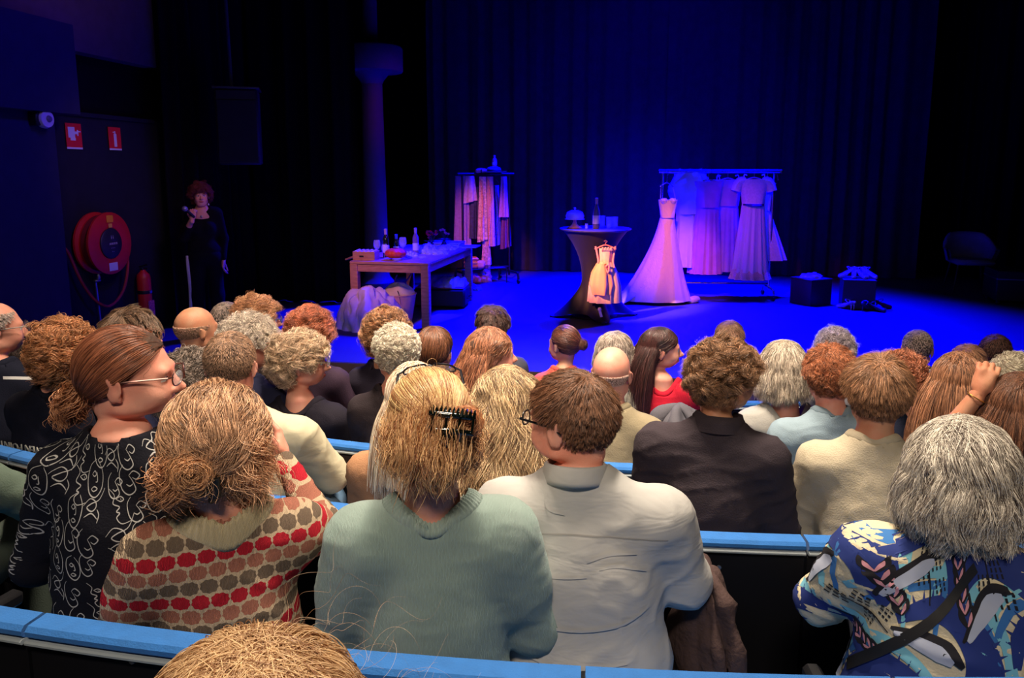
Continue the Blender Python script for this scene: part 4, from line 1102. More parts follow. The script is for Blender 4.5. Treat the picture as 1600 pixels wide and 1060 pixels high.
flower_bunch('bunch of red flowers behind the pale-labelled wine bottle', on_table(.25, .25), (210, 30, 24), 14, .09, 3, .20)
flower_bunch('loose salmon flowers in the middle of the wooden table', on_table(.42, .55), (232, 120, 96), 6, .06, 5, .2)
def rect_stack(name, label, cat, loc, rz, layers, group=None):
    t = thing(name, label, cat, loc, rz, group); z = 0
    for (nm, wx, wy, h, m, dx) in layers: MB().box((-wx / 2 + dx, -wy / 2, z), (wx / 2 + dx, wy / 2, z + h), min(.008, h * .3)).build(nm, m, t); z += h
    return t
M_cream = mat('cream_card', (205, 198, 205), .7, var=.05)
rect_stack('gift_box', 'flat pale box with lid at the far end of the wooden table', 'box', on_table(.35, .78), tr, [('box_base', .42, .3, .05, M_cream, 0), ('box_lid', .44, .32, .02, M_cream, 0)])
rect_stack('tray', 'thin pale tray jutting over the far right corner of the wooden table', 'tray', on_table(.95, .80), tr, [('tray_base', .30, .26, .012, M_cream, 0), ('tray_rim', .31, .27, .006, M_cream, 0)])
def cloth_heap(name, label, cat, loc, rz, size, m, seed, h=.01, group=None, parts=None, sharp=1.0):
    """a crumpled heap of cloth"""
    t = thing(name, label, cat, loc, rz, group); r = np.random.RandomState(seed)
    d = r.randn(1); N = 80; th = np.linspace(0, 2 * PI, N, endpoint=False); P = []
    for i, a in enumerate(np.linspace(0, PI / 2, 22)):
        rr = 1 + .10 * np.sin(3 * th + seed) + .07 * np.sin(7 * th + 2 * seed + a * 2) + .05 * np.sin(11 * th + seed * 3 + a * 5)
        P.append(np.stack([size[0] * math.cos(a) * rr * np.cos(th), size[1] * math.cos(a) * rr * np.sin(th), size[2] * math.sin(a) ** .8 * (1 + .12 * np.sin(4 * th + seed + a * 3) * math.cos(a)) + 0 * th], 1))
    v, q = grid_vf(np.stack(P), True); Nn = vnormals(v, q); v = v + Nn * (np.abs(snoise(v, 9 / max(size), seed)) * max(size) * .07 * sharp + (1 - np.abs(snoise(v, 20 / max(size), seed + 5, 6, (1, 1, .5)))).clip(0, 1) * max(size) * .05 * sharp)[:, None]; v[:, 2] = np.maximum(v[:, 2], 0)
    obj(parts or 'folded_cloth', v, q, m, t); return t
M_satin = NT('satin_white'); M_satin.b.inputs['Base Color'].default_value = lin((226, 214, 210)); M_satin.b.inputs['Roughness'].default_value = .42; _mp = M_satin.n('ShaderNodeMapping'); _mp.inputs['Scale'].default_value = (9, 9, 3.5); M_satin.l(M_satin.coord(), _mp.inputs[0]); M_satin.bump(M_satin.noise(2.5, 4, _mp.outputs[0], .6, 1.2), .02, .5); M_satin = M_satin.m
M_tulle = mat('tulle_white', (214, 206, 214), .7, var=.05, sheen=.2, bump=.002, bscale=120)
M_film = mat('clear_wrap', (190, 190, 210), .15, var=.1, alpha=.75, spec=.9)
for i, (a, b_, sz, lb) in enumerate(((.10, -.45, (.10, .09, .05), 'crumpled clear wrap beside the ribbed cake'), (.30, .0, (.13, .12, .09), 'large crumple of clear wrap in the middle of the wooden table'), (.62, -.1, (.10, .13, .04), 'low crumple of clear wrap near the right table edge'), (.55, .4, (.12, .10, .05), 'crumpled clear wrap in front of the flat pale box'))):
    cloth_heap('crumpled_wrap', lb, 'wrap', on_table(a, b_), i, sz, M_film, 20 + i, group='crumpled wraps on the wooden table', parts='wrap_sheet', sharp=1.6)
for i, (a, b_) in enumerate(((.35, -.6), (.6, -.65), (.15, -.92))):
    t = thing('glass_dish', ['small glass dish left of the table edge crumples', 'small glass dish nearest the right table edge', 'small glass dish at the front table edge'][i], 'dish', on_table(a, b_), 0, 'small glass dishes'); MB().lathe([(.01, 0), (.03, 0), (.05, .02), (.052, .03), (.049, .03), (.028, .005), (.01, .004)], 20).build('dish_bowl', M_clear, t); MB().lathe([(.05, .029), (.054, .031), (.05, .033)], 20).build('dish_rim', M_clear, t)
# under the table
p = at(590, 520); cloth_heap('white_gown_heap', 'white gown heaped on the floor in front of the wooden table', 'gown', (p[0] - .12, p[1] + .25, 0), .1, (.31, .24, .42), M_tulle, 31, sharp=1.3)
p = at(618, 503)
t = thing('basket', 'pale tapered tub filled with white cloth under the wooden table', 'tub', (p[0] + .03, p[1] + .1, 0), .2)
MB().lathe([(.02, 0), (.15, 0), (.155, .01), (.205, .31), (.212, .315), (.212, .325), (.198, .325), (.19, .30), (.14, .02)], 32).build('tub_wall', mat('tub_pink', (216, 168, 158), .7, bump=.001), t)
th = np.linspace(0, 2 * PI, 40, endpoint=False); P = [np.stack([.19 * math.cos(a) * (1 + .06 * np.sin(5 * th + a * 3)) * np.cos(th), .19 * math.cos(a) * (1 + .06 * np.sin(5 * th + a * 3)) * np.sin(th), .29 + .15 * math.sin(a) * (1 + .15 * np.sin(3 * th)) + 0 * th], 1) for a in np.linspace(0, PI / 2, 9)]
v, q = grid_vf(np.stack(P), True); obj('cloth_filling', v, q, M_tulle, t)
MB().tube(smooth_path([(-.02, -.17, .38), (-.0, -.21, .30), (.01, -.215, .22)], 8), [.005, .006, .003, .003, .003, .003, .003, .002], 6).build('dark_ribbon', M_blk, t)
p = at(698, 478)
t = thing('suitcase', 'black open suitcase under the far end of the wooden table', 'suitcase', (p[0] - .02, p[1], 0), tr + .1)
MB().box((-.38, -.22, .01), (.30, .24, .26), .03).build('case_shell', M_blk, t); MB().box((-.36, -.20, .26), (.28, .22, .265), .002).build('lining', mat('lining_pink', (200, 120, 110), .7), t); MB().tube(smooth_path([(.3, -.08, .12), (.35, -.06, .13), (.35, .06, .13), (.3, .08, .12)], 10), .01, 6).build('handle', M_blk, t)
cloth_heap('blue_clothes', 'crumpled clothes spilling over the black suitcase', 'clothes', (p[0] + .02, p[1] + .02, .266), .4, (.24, .18, .10), mat('cloth_pale_blue', (180, 180, 214), .8), 44, sharp=1.4)
p = at(636, 492)
t = thing('umbrella', 'umbrella with curved pale handle leaning inside the table frame', 'umbrella', (p[0], p[1] + .25, 0), .3)
MB().tube([(0, 0, 0), (.03, 0, .35)], [.004, .03], 10).tube([(.03, 0, .35), (.05, 0, .5)], [.03, .006], 10).build('folded_canopy', mat('umbrella_red', (120, 30, 24), .7), t)
MB().tube(smooth_path([(.05, 0, .5), (-.06, 0, .36), (-.14, 0, .33), (-.18, 0, .40), (-.15, 0, .47)], 16), .009, 8).build('handle', mat('handle_pale', (200, 130, 120), .4), t)

# ------------------------------------------------------------------ cloth hanging builder
def garment(parent, name, m, z_top, z_bot, w_top, w_bot, d=.10, folds=9, amp=.012, loc=(0, 0), rz=0.0, seed=1, waist=None, train=0.0, skew=0.0, n=90, levels=26, hemlift=0.0, prof=None, thin=None, label=None):
    r = np.random.RandomState(seed); th = np.linspace(0, 2 * PI, n, endpoint=False); P = []
    fph = r.rand() * 6; c, s = math.cos(rz), math.sin(rz)
    for i, t in enumerate(np.linspace(0, 1, levels)):
        z = z_top + (z_bot - z_top) * t
        if prof is not None: wd = np.interp(t, prof[0], prof[1])
        else: wd = w_top + (w_bot - w_top) * t
        dp = d * (.55 + .9 * t) if thin is None else thin * (.7 + .6 * t)
        a = amp * (.2 + 1.3 * t)
        rr = 1 + (a / max(wd, .03)) * (np.sin(folds * th + fph + .6 * t) + .5 * np.sin((folds * 1.7 // 1) * th + fph * 2 + t))
        x = wd * rr * np.cos(th) + skew * t; y = dp * rr * np.sin(th) * (1 + 0 * th)
        zz = z + 0 * th
        if train: x = x - train * max(0, t - .35) ** 2 * 2.0 * np.clip(-np.cos(th) + .1, 0, 1); 
        if hemlift: zz = zz + hemlift * t * (.5 + .5 * np.cos(th))
        P.append(np.stack([x * c - y * s + loc[0], x * s + y * c + loc[1], zz], 1))
    v, q = grid_vf(np.stack(P), True)
    o = obj(name, v, q, m, parent)
    if label: o['label'] = label
    return o
def hanger(parent, z, loc=(0, 0), rz=0.0, wdt=.20, m=None, hook=.09):
    c, s = math.cos(rz), math.sin(rz); R = lambda x, y, z_: (x * c - y * s + loc[0], x * s + y * c + loc[1], z_)
    b = MB().tube(smooth_path([R(-wdt, 0, z - .05), R(-wdt * .5, 0, z - .02), R(0, 0, z), R(wdt * .5, 0, z - .02), R(wdt, 0, z - .05)], 12), .009, 7)
    b.tube(smooth_path([R(0, 0, z), R(0, 0, z + hook * .5), R(.02, 0, z + hook * .8), R(0, 0, z + hook), R(-.02, 0, z + hook * .85)], 12), .003, 5)
    return b.build('hanger', m or M_wood, parent)
M_chrome = mat('chrome', (190, 192, 200), .22, .9, var=.03)
# ---- gown rack
rl = atd(1030, 268, 10.55); rr_ = atd(1216, 266, 10.45); RZ = rl[2]; rc_ = (rl + rr_) / 2; RW = np.linalg.norm((rr_ - rl)[:2]); ra = math.atan2(rr_[1] - rl[1], rr_[0] - rl[0])
t = thing('gown_rack', 'long chrome clothes rack on castors holding wedding gowns', 'clothes rack', (rc_[0], rc_[1], 0), ra)
MB().tube([(-RW / 2, 0, RZ), (RW / 2 + .05, 0, RZ)], .026, 12).build('top_rail', M_chrome, t)
MB().lathe([(.01, -.01), (.034, -.01), (.034, .03), (.01, .03)], 14, (RW / 2 + .04, 0, RZ - .01)).build('rail_end_cap', M_chrome, t)
for s in (-1, 1):
    MB().tube([(s * (RW / 2 - .05), 0, .12), (s * (RW / 2 - .05), 0, RZ)], .014, 10).build('upright', M_chrome, t)
    MB().tube(smooth_path([(s * (RW / 2 - .05), -.28, .07), (s * (RW / 2 - .05), -.25, .14), (s * (RW / 2 - .05), 0, .15), (s * (RW / 2 - .05), .25, .14), (s * (RW / 2 - .05), .28, .07)], 16), .014, 8).build('foot_bar', M_chrome, t)
    for y in (-.28, .28): MB().lathe([(.005, -.015), (.03, -.014), (.035, 0), (.03, .014), (.005, .015)], 14).build('castor', M_blk, t, loc=(s * (RW / 2 - .05), y, .036)).rotation_euler = (0, PI / 2, .3)
MB().tube([(-RW / 2 + .05, 0, .2), (RW / 2 - .05, 0, .2)], .012, 8).build('lower_rail', M_chrome, t)
MB().tube([(RW / 2 - .14, 0, RZ), (RW / 2 - .15, -.03, RZ - .14)], .006, 6).tube([(RW / 2 - .02, 0, RZ), (RW / 2 + .0, -.03, RZ - .12)], .006, 6).build('hanger_hooks', M_chrome, t)
M_lace = mat('lace_white', (226, 210, 214), .75, var=.12, scale=40, bump=.003, bscale=70, sheen=.2)
M_chif = mat('chiffon_mauve', (186, 120, 200), .7, var=.1, sheen=.2)
def gx(px): return (atd(px, 300, 10.5)[0] - rc_[0])
def gz(py): return atd(1120, py, 10.5)[2]
def gown(label, px, top, bot, wt, wb, m, seed, parts, yo=0.0, rz=0.0, **kw):
    g = thing('gown', label, 'gown', (rc_[0] + gx(px) * math.cos(ra), rc_[1] + yo, 0), ra + rz, 'gowns on the long rack')
    zt, zb = gz(top), gz(bot); zw = kw.pop('zw', zt - .36)
    hanger(g, max(zt + .02, RZ - .12), wdt=.16, hook=RZ + .03 - max(zt + .02, RZ - .12))
    garment(g, 'bodice', m, zt, zw, wt, wt * .78, .09, 5, .004, seed=seed, levels=10, thin=.10)
    garment(g, 'skirt', parts.get('skirt', m), zw, zb, wt * .78, wb, .12, kw.get('folds', 10), kw.get('amp', .02), seed=seed + 1, thin=kw.get('thin', .12), hemlift=kw.get('hemlift', 0), skew=kw.get('skew', 0))
    for s in (-1, 1): MB().tube(smooth_path([(s * wt * .75, 0, zt - .01), (s * wt * .7, 0, zt + .06), (s * .10, 0, max(zt + .05, RZ - .14))], 8), .008, 6).build('strap', m, g)
    return g, zt, zw, zb
g, zt, zw, zb = gown('strapless pale blue tulle gown with puffed top, leftmost on the long rack', 1080, 272, 418, .22, .15, M_tulle, 51, {}, .10, folds=7, zw=gz(335))
th = np.linspace(0, 2 * PI, 40, endpoint=False); P = [np.stack([(.27 * math.cos(a) * (1 + .1 * np.sin(5 * th + a * 4))) * np.cos(th), (.14 * math.cos(a) * (1 + .1 * np.sin(5 * th))) * np.sin(th), gz(296) + .26 * math.sin(a) + 0 * th], 1) for a in np.linspace(-PI / 2, PI / 2, 14)]
v, q = grid_vf(np.stack(P), True); v = v + vnormals(v, q) * (np.abs(snoise(v, 26, 9)) * .02)[:, None]; obj('puffed_tulle', v, q, M_tulle, g)
gown('mauve chiffon gown with a V neckline, second from the left on the long rack', 1106, 283, 427, .20, .22, M_chif, 53, {}, -.02, folds=14, amp=.016)
gown('lilac pleated gown beside the mauve chiffon one', 1138, 281, 424, .20, .21, mat('chiffon_lilac', (186, 140, 214), .7, var=.1), 55, {}, .05, folds=16, amp=.014)
g, zt, zw, zb = gown('white lace gown with short sleeves and dark waist sash', 1174, 280, 433, .19, .235, M_lace, 57, {'skirt': M_satin}, -.10, folds=13, amp=.018, zw=gz(318))
garment(g, 'dark_sash', mat('sash_dark', (40, 26, 40), .6), zw + .012, zw - .022, .142, .142, .1, 3, .001, seed=2, levels=3, thin=.125, label='dark waist sash')
garment(g, 'lace_hem', mat('hem_lace', (226, 190, 180), .7, var=.3, scale=90, bump=.004, bscale=90), zb + .13, zb - .01, .245, .262, .1, 13, .02, seed=58, levels=5, thin=.17)
for s in (-1, 1): MB().tube(smooth_path([(s * .12, 0, zt - .03), (s * .20, 0, zt - .04), (s * .245, 0, zt - .16)], 8), [.05, .055, .06, .06, .062, .064, .066, .068], 12).build('short_sleeve', M_lace, g)
gown('flared white gown with embroidered skirt, rightmost on the long rack', 1196, 296, 407, .12, .27, M_tulle, 59, {'skirt': M_lace}, .06, folds=8, amp=.02, zw=gz(330), skew=.06)
# ---- the strapless gown with a train hanging from the end of the rack
p0 = atd(1040, 312, 10.1); wgx = p0[0]
g = thing('wedding_gown', 'pink-lit strapless satin wedding gown with long train hanging at the rack end', 'gown', (wgx + .03, 10.1, 0), 0)
zt = p0[2]; zw = atd(1040, 340, 10.1)[2]; zb = .04
garment(g, 'bodice', M_satin, zt, zw, .13, .095, .08, 4, .004, seed=61, levels=9, thin=.09)
for s in (-1, 1):
    v, q = lathe_vf([(.005, .05), (.035, .045), (.058, .02), (.06, 0), (.04, -.04), (.01, -.06)], 16); obj('bust_cup', v * .85 + np.array([s * .058, -.034, zt - .02]), q, M_satin, g)
th = np.linspace(0, 2 * PI, 110, endpoint=False); P = []
for t_ in np.linspace(0, 1, 34):
    z = zw + (zb - zw) * t_; L = .095 + .05 * t_ + .14 * t_ ** 1.3; Lt = .095 + .20 * t_ + .34 * t_ ** 1.9; Rr = .095 + .15 * t_ + .10 * t_ ** 2
    fold = 1 + .03 * t_ * np.sin(9 * th) + .025 * t_ * np.sin(14 * th + 2)
    x = np.where(np.cos(th) < 0, Lt, Rr) * np.cos(th) * fold; y = (.09 + .22 * t_) * np.sin(th) * fold
    P.append(np.stack([x, y, z + .0 * th], 1))
v, q = grid_vf(np.stack(P), True); v = v + vnormals(v, q) * ((snoise(v, 15, 8, stretch=(1.3, 1, .35)) * .007) * np.clip((zw - v[:, 2]) * 3, 0, 1))[:, None]
obj('skirt', v, q, M_satin, g)
th = np.linspace(PI * .62, PI * 1.25, 40); P = []
for t_ in np.linspace(0, 1, 14): rad = .35 + .62 * t_; P.append(np.stack([rad * np.cos(th) * 1.05, rad * .42 * np.sin(th) - .02, .30 * (1 - t_) ** 2.0 + .012 + .008 * np.sin(th * 22) * t_], 1))
v, q = grid_vf(np.stack(P)); v = np.concatenate([v, v - (0, 0, .008)]); k = len(v) // 2; obj('train', v, np.concatenate([q, q[:, ::-1] + k]), M_tulle, g)
hanger(g, zt + .22, loc=(-.02, 0), wdt=.09, hook=.16, m=M_chrome)
for s in (-1, 1): MB().tube([(s * .10, 0, zt), (-.02 + s * .08, 0, zt + .19)], .003, 5).build('hanging_loop', M_satin, g)
MB().tube(smooth_path([(.30, -.1, .03), (.42, -.06, .05), (.46, -.02, .03)], 8), [.03, .05, .05, .05, .04, .03, .02, .01], 10).build('hem_fold', M_satin, g)

# ------------------------------------------------------------------ draped cocktail table
p = at(928, 494); CT = (p[0], p[1]); ch = 1.07
t = thing('cocktail_table', 'round bar table under a tight black stretch cover', 'table', (p[0], p[1], 0))
print('cocktail', p)
M_stretch = mat('stretch_black', (24, 17, 19), .6, var=.1, sheen=.08)
th = np.linspace(0, 2 * PI, 96, endpoint=False); P = []
for z in np.linspace(0, 1, 34):
    waist = .155; rt = .40; 
    rad = waist + (rt - waist) * (max(0, z - .42) / .58) ** 2.2 if z > .42 else waist + .12 * ((.42 - z) / .42) ** 1.7
    star = (((.42 - z) / .42) ** 1.5 * .26 if z < .42 else 0); lob = np.abs(np.cos(2 * (th - .12))) ** 5
    rr = rad + star * lob
    lift = (.05 * (1 - lob) * max(0, 1 - z * 5))
    P.append(np.stack([rr * np.cos(th), rr * np.sin(th), ch * z * .985 + .01 + lift], 1))
v, q = grid_vf(np.stack(P), True); obj('stretch_cover', v, q, M_stretch, t)
MB().lathe([(.01, ch - .02), (.40, ch - .02), (.425, ch - .012), (.43, ch), (.425, ch + .006), (.01, ch + .006)], 64).build('table_top', mat('top_cover', (70, 66, 76), .5), t)
for i in range(4): a = .12 + i * PI / 2; MB().lathe([(.01, 0), (.03, 0), (.03, .02), (.015, .03)], 12, (math.cos(a) * .52, math.sin(a) * .52, 0)).build('foot', M_blk, t)
MB().tube([(0, 0, .02), (0, 0, ch - .03)], .03, 12).build('pole', M_steel, t)
MB().lathe([(.01, .002), (.26, .002), (.28, .01), (.05, .03), (.03, .05)], 40).build('base_plate', mat('base_plate', (60, 40, 44), .4, .3), t)
t2 = thing('hanging_tag', 'slim pale tag dangling from the foot of the stretch cover', 'tag', (CT[0] + .06, CT[1] - .44, 0), .1)
MB().box((-.016, -.006, .0), (.016, .006, .16), .003, Matrix.Rotation(-.28, 4, 'Y')).build('tag_strip', M_foil, t2); MB().lathe([(.002, 0), (.022, .004), (.02, .03), (.004, .04)], 12, (-.045, 0, .15)).build('tag_knob', M_foil, t2)
tz = ch + .006
# cake stand, bottle, glasses
t = thing('cake_stand', 'domed glass cake stand left on the round bar table', 'cake stand', (CT[0] - .25, CT[1], tz))
M_frost = mat('frosted', (216, 196, 214), .25, var=.05, alpha=.7)
MB().lathe([(.01, 0), (.085, 0), (.09, .01), (.05, .03), (.03, .05), (.02, .08), (.02, .10)], 28).build('stand_foot', mat('stand_pink', (230, 160, 160), .3), t)
MB().lathe([(.01, .10), (.115, .105), (.12, .112), (.01, .113)], 32).build('stand_plate', M_frost, t)
MB().lathe([(.105, .113), (.112, .15), (.095, .19), (.05, .212), (.008, .218), (.008, .232), (.016, .24), (.005, .25)], 32).build('dome', M_frost, t)
MB().lathe([(.01, .113), (.08, .114), (.085, .14), (.06, .17), (.01, .175)], 24).build('cake', mat('cake_cream', (224, 170, 190), .6), t)
bottle('champagne bottle with pale foil neck on the round bar table', (CT[0] + .0, CT[1] - .08, tz), .36, mat('champagne_glass', (110, 96, 120), .1, var=0), mat('foil_rose', (236, 170, 150), .35, .3), champ=True)
def tumbler(label, loc, k=1.0):
    t = thing('tumbler', label, 'glass', loc, 0, 'glasses on the round bar table'); MB().lathe([(.01, 0), (.028, 0), (.034, .02), (.037, .12), (.0345, .12), (.031, .02), (.01, .01)], 22).build('glass_wall', M_clear, t)
    MB().lathe([(.0375, .116), (.0385, .12), (.0375, .124)], 20).build('glass_rim', M_clear, t); t.scale = (k, k, k)
tumbler('clear glass just behind the champagne bottle', (CT[0] + .09, CT[1] + .12, tz), 1.15); tumbler('clear glass in the middle of the round table top', (CT[0] + .165, CT[1] + .0, tz), 1.1); tumbler('clear glass at the right of the round table top', (CT[0] + .235, CT[1] + .03, tz), 1.1)
for s, lb in ((-1, 'small shot glass beside the cake stand foot'),): tumbler(lb, (CT[0] - .12, CT[1] - .12, tz), .5)
# little dress on a hanger
yd = CT[1] - .36; pdx = atd(946, 400, yd); DZ = lambda y_: atd(946, y_, yd)[2]
g = thing('child_dress', 'small ruffled peach dress on a pink padded hanger in front of the bar table', 'dress', (pdx[0], yd, 0))
M_peach = mat('dress_peach', (240, 196, 166), .7, var=.1, scale=20, bump=.002, bscale=60, sheen=.2)
hanger(g, DZ(383), wdt=.125, hook=.05, m=mat('padded_hanger', (226, 130, 140), .6))
garment(g, 'bodice', M_peach, DZ(388), DZ(411), .075, .07, .05, 5, .004, seed=71, levels=8, thin=.05)
for s in (-1, 1): MB().tube(smooth_path([(s * .115, 0, DZ(385)), (s * .10, -.01, DZ(395)), (s * .085, -.03, DZ(408)), (s * .10, -.04, DZ(418))], 14), .012, 8).build('shoulder_strap', mat('strap_pink', (232, 150, 150), .6), g)
garment(g, 'skirt', M_peach, DZ(409), DZ(472), .09, .185, .09, 9, .012, seed=72, thin=.10, prof=([0, .25, .6, 1], [.08, .14, .178, .185]))
garment(g, 'overskirt', mat('overskirt_peach', (250, 186, 130), .6, var=.08, alpha=.95), DZ(411), DZ(458), .085, .15, .1, 6, .01, loc=(-.045, -.03), seed=73, thin=.115, prof=([0, .3, .7, 1], [.06, .12, .145, .11]))
for i in range(4): MB().tube(smooth_path([(-.05 + .033 * i, -.045, DZ(391)), (-.04 + .033 * i, -.055, DZ(386)), (-.03 + .033 * i, -.045, DZ(391))], 8), .009, 8).build('ruffle', M_peach, g)
MB().tube(smooth_path([(-.02, -.10, DZ(416)), (-.05, -.12, DZ(424)), (-.05, -.12, DZ(436)), (-.02, -.12, DZ(438))], 14), .01, 8).tube(smooth_path([(-.01, -.10, DZ(415)), (.03, -.11, DZ(412)), (.02, -.12, DZ(424)), (-.01, -.10, DZ(416))], 14), .01, 8).build('bow', mat('bow_pink', (240, 150, 140), .5), g)
MB().tube([(.0, 0, DZ(378)), (.0, .0, DZ(374))], .004, 6).build('hook', M_chrome, g)

# ------------------------------------------------------------------ black cubes and shoes
def cube(label, x0, x1, ytop, ybot, seed, rz):
    p = at((x0 + x1) / 2, ybot); s = (x1 - x0) / FOC * p[1]; h = atd((x0 + x1) / 2, ytop, p[1])[2]
    t = thing('black_cube', label, 'cube', (p[0], p[1] + s / 2, 0), rz, 'black cubes')
    m = mat('cube_black', (46, 26, 34), .45, var=.1)
    MB().box((-s / 2, -s / 2, 0), (s / 2, s / 2, h - .012), .004).build('cube_body', m, t); MB().box((-s / 2 - .004, -s / 2 - .004, h - .012), (s / 2 + .004, s / 2 + .004, h), .003).build('cube_top', mat('cube_rim', (96, 60, 66), .4), t)
    return p, s, h
c1 = cube('black cube carrying a small heap of pink cloth, left of the pair', 1252, 1296, 437, 478, 1, .42)
c2 = cube('black cube carrying glittery shoes, right of the pair', 1324, 1372, 438, 484, 2, -.3)
cloth_heap('pink_cloth', 'small heap of pink cloth on the left black cube', 'cloth', (c1[0][0], c1[0][1] + c1[1] / 2, c1[2]), .3, (.15, .10, .05), mat('pink_cloth', (236, 170, 190), .6), 81)
M_glit = mat('glitter_pink', (240, 180, 200), .25, .3, var=.3, scale=120)
def heel(label, loc, rz, m=M_glit, up=1.0, group='shoes around the black cubes'):
    t = thing('high_heel', label, 'shoe', loc, rz, group)
    V, Q = _HEEL; obj('shoe_upper', V * np.array([1, 1, up]), Q, m, t)
    MB().tube([(0, -.085, .075 * up), (0, -.092, .04 * up), (0, -.09, 0)], [.012, .006, .004], 8).build('heel', m, t)
    MB().tube(smooth_path([(-.03, -.07, .09 * up), (-.035, -.03, .12 * up), (0, -.01, .13 * up), (.035, -.03, .12 * up), (.03, -.07, .09 * up)], 14), .004, 6).build('ankle_strap', m, t)
_HEEL = isosurf([rc((0, .10, .022), (0, .02, .045), .028, .026, .02), rc((0, .02, .045), (0, -.085, .105), .024, .026, .02)], np.array([-.06, -.14, -.02]), np.array([.06, .16, .16]), .008, [el((0, -.04, .115), (.022, .06, .04), .01)], lambda X, Y, Z: (.004 - Z) + 0 * X + 0 * Y)
cx, cy, ct = c2[0][0], c2[0][1] + c2[1] / 2, c2[2]
for dx, dy, rz, lb in ((-.13, .05, 1.9, 'flat pink shoe lying at the left end of the right cube'), (-.045, .02, 2.7, 'glittery high heel in the middle of the right cube, left one'), (.02, -.01, 3.3, 'glittery high heel in the middle of the right cube, right one'), (.09, .02, 3.0, 'glittery high heel with tall strap near the right cube edge'), (.145, 0, 3.5, 'glittery high heel at the right edge of the right cube')):
    heel(lb, (cx + dx, cy + dy, ct + .0), rz, up=1.1)
f = at(1320, 483); heel('pink shoe on the floor at the cube corner, left one', (f[0], f[1], 0), .5); heel('pink shoe on the floor at the cube corner, right one', (f[0] + .07, f[1] + .01, 0), .1)
M_shd = mat('shoe_navy', (40, 34, 60), .4)
f = at(1353, 486); heel('dark court shoe on the floor before the right cube', (f[0], f[1], 0), -.9, M_shd); f = at(1368, 487); heel('dark court shoe beside the red-brown shoe', (f[0], f[1], 0), -2.4, M_shd); f = at(1379, 483); heel('red-brown shoe at the right foot of the cube', (f[0], f[1], 0), -1.4, mat('shoe_redbrown', (110, 30, 24), .5))

# ------------------------------------------------------------------ armchair and things stored at the right wing
p = at(1527, 458); t = thing('armchair', 'low-backed tub armchair with slim legs in the dark wing', 'armchair', (p[0], p[1] + .25, 0), -.25)
M_ac = mat('armchair_fabric', (120, 120, 140), .7)
MB().box((-.27, -.27, .40), (.27, .25, .48), .04).build('seat', M_ac, t)
th = np.linspace(-.25, PI + .25, 30); P = []
for k in range(2):
    for z in np.linspace(0, 1, 8): 
        rr = (.30 if k == 0 else .25) + .05 * z; hgt = np.interp(np.sin(th), [-.3, .15, .75, 1], [.17, .20, .40, .42]); P.append(np.stack([rr * np.cos(th) * 1.05, rr * np.sin(th) * .95, .44 + hgt * z], 1))
Pn = np.stack(P[:8] + P[8:][::-1]); v, q = grid_vf(Pn); obj('backrest', v, q, M_ac, t)
for sx_ in (-1, 1):
    for sy_ in (-1, 1): MB().tube([(sx_ * .2, sy_ * .18, .42), (sx_ * .26, sy_ * .25, 0)], [.016, .01], 8).build('leg', M_blk, t)
p = at(1592, 478); t = thing('flight_case', 'dark flight case at the far right of the stage', 'case', (p[0] + .12, p[1] + .3, 0), -.3)
MB().box((-.3, -.3, .05), (.3, .3, .45), .01).build('case_body', mat('case_dark', (26, 22, 30), .5), t); MB().box((-.305, -.305, .33), (.305, .305, .35), .003).build('metal_rim', M_steel, t)
for a_, b_ in ((-.25, -.25), (.25, -.25), (-.25, .25), (.25, .25)): MB().lathe([(.01, 0), (.03, .005), (.03, .045), (.01, .05)], 12, (a_, b_, 0)).build('castor', M_blk, t)
p = at(1575, 465); t = thing('music_stand', 'dim leaning stand behind the flight case', 'stand', (p[0] + .55, p[1] + .5, 0), .2)
MB().tube([(0, 0, .02), (.12, 0, .95)], .014, 8).build('pole', M_blk, t); MB().box((-.2, -.01, .0), (.2, .01, .28), .004, Matrix.Translation((.13, 0, .92)) @ Matrix.Rotation(.5, 4, 'X')).build('desk_plate', M_spk, t)
for i in range(3): a_ = i * 2.09; MB().tube([(0, 0, .2), (math.cos(a_) * .28, math.sin(a_) * .28, .01)], .009, 6).build('leg', M_blk, t)

# ------------------------------------------------------------------ small crowded clothes rack
p = at(757, 447); SR = (p[0] + .02, p[1] + .35); print('small rack', p)
Ys = SR[1]; SZ = atd(752, 272, Ys)[2]
t = thing('costume_rack', 'short dark clothes rack on castors crowded with costumes', 'clothes rack', (SR[0], SR[1], 0), .45)
M_dk = mat('dark_tube', (40, 38, 46), .4, .5)
MB().tube([(-.48, 0, SZ), (.48, 0, SZ)], .02, 10).build('top_rail', M_dk, t)
for s in (-1, 1):
    MB().tube([(s * .40, 0, .1), (s * .40, 0, SZ)], .016, 10).build('upright', M_dk, t)
    MB().tube(smooth_path([(s * .40, -.34, .06), (s * .40, -.32, .15), (s * .40, -.25, .17), (s * .40, .25, .17), (s * .40, .32, .15), (s * .40, .34, .06)], 20), .018, 8).build('foot_bar', M_dk, t)
    for y in (-.34, .34): MB().lathe([(.005, -.015), (.03, -.014), (.036, 0), (.03, .014), (.005, .015)], 14).build('castor', M_blk, t, loc=(s * .40, y, .037)).rotation_euler = (0, PI / 2, .2)
MB().tube([(-.4, 0, .24), (.4, 0, .24)], .014, 8).build('lower_rail', M_dk, t)
def sx(px): return atd(px, 350, Ys)[0]
def sz(py): return atd(752, py, Ys)[2]
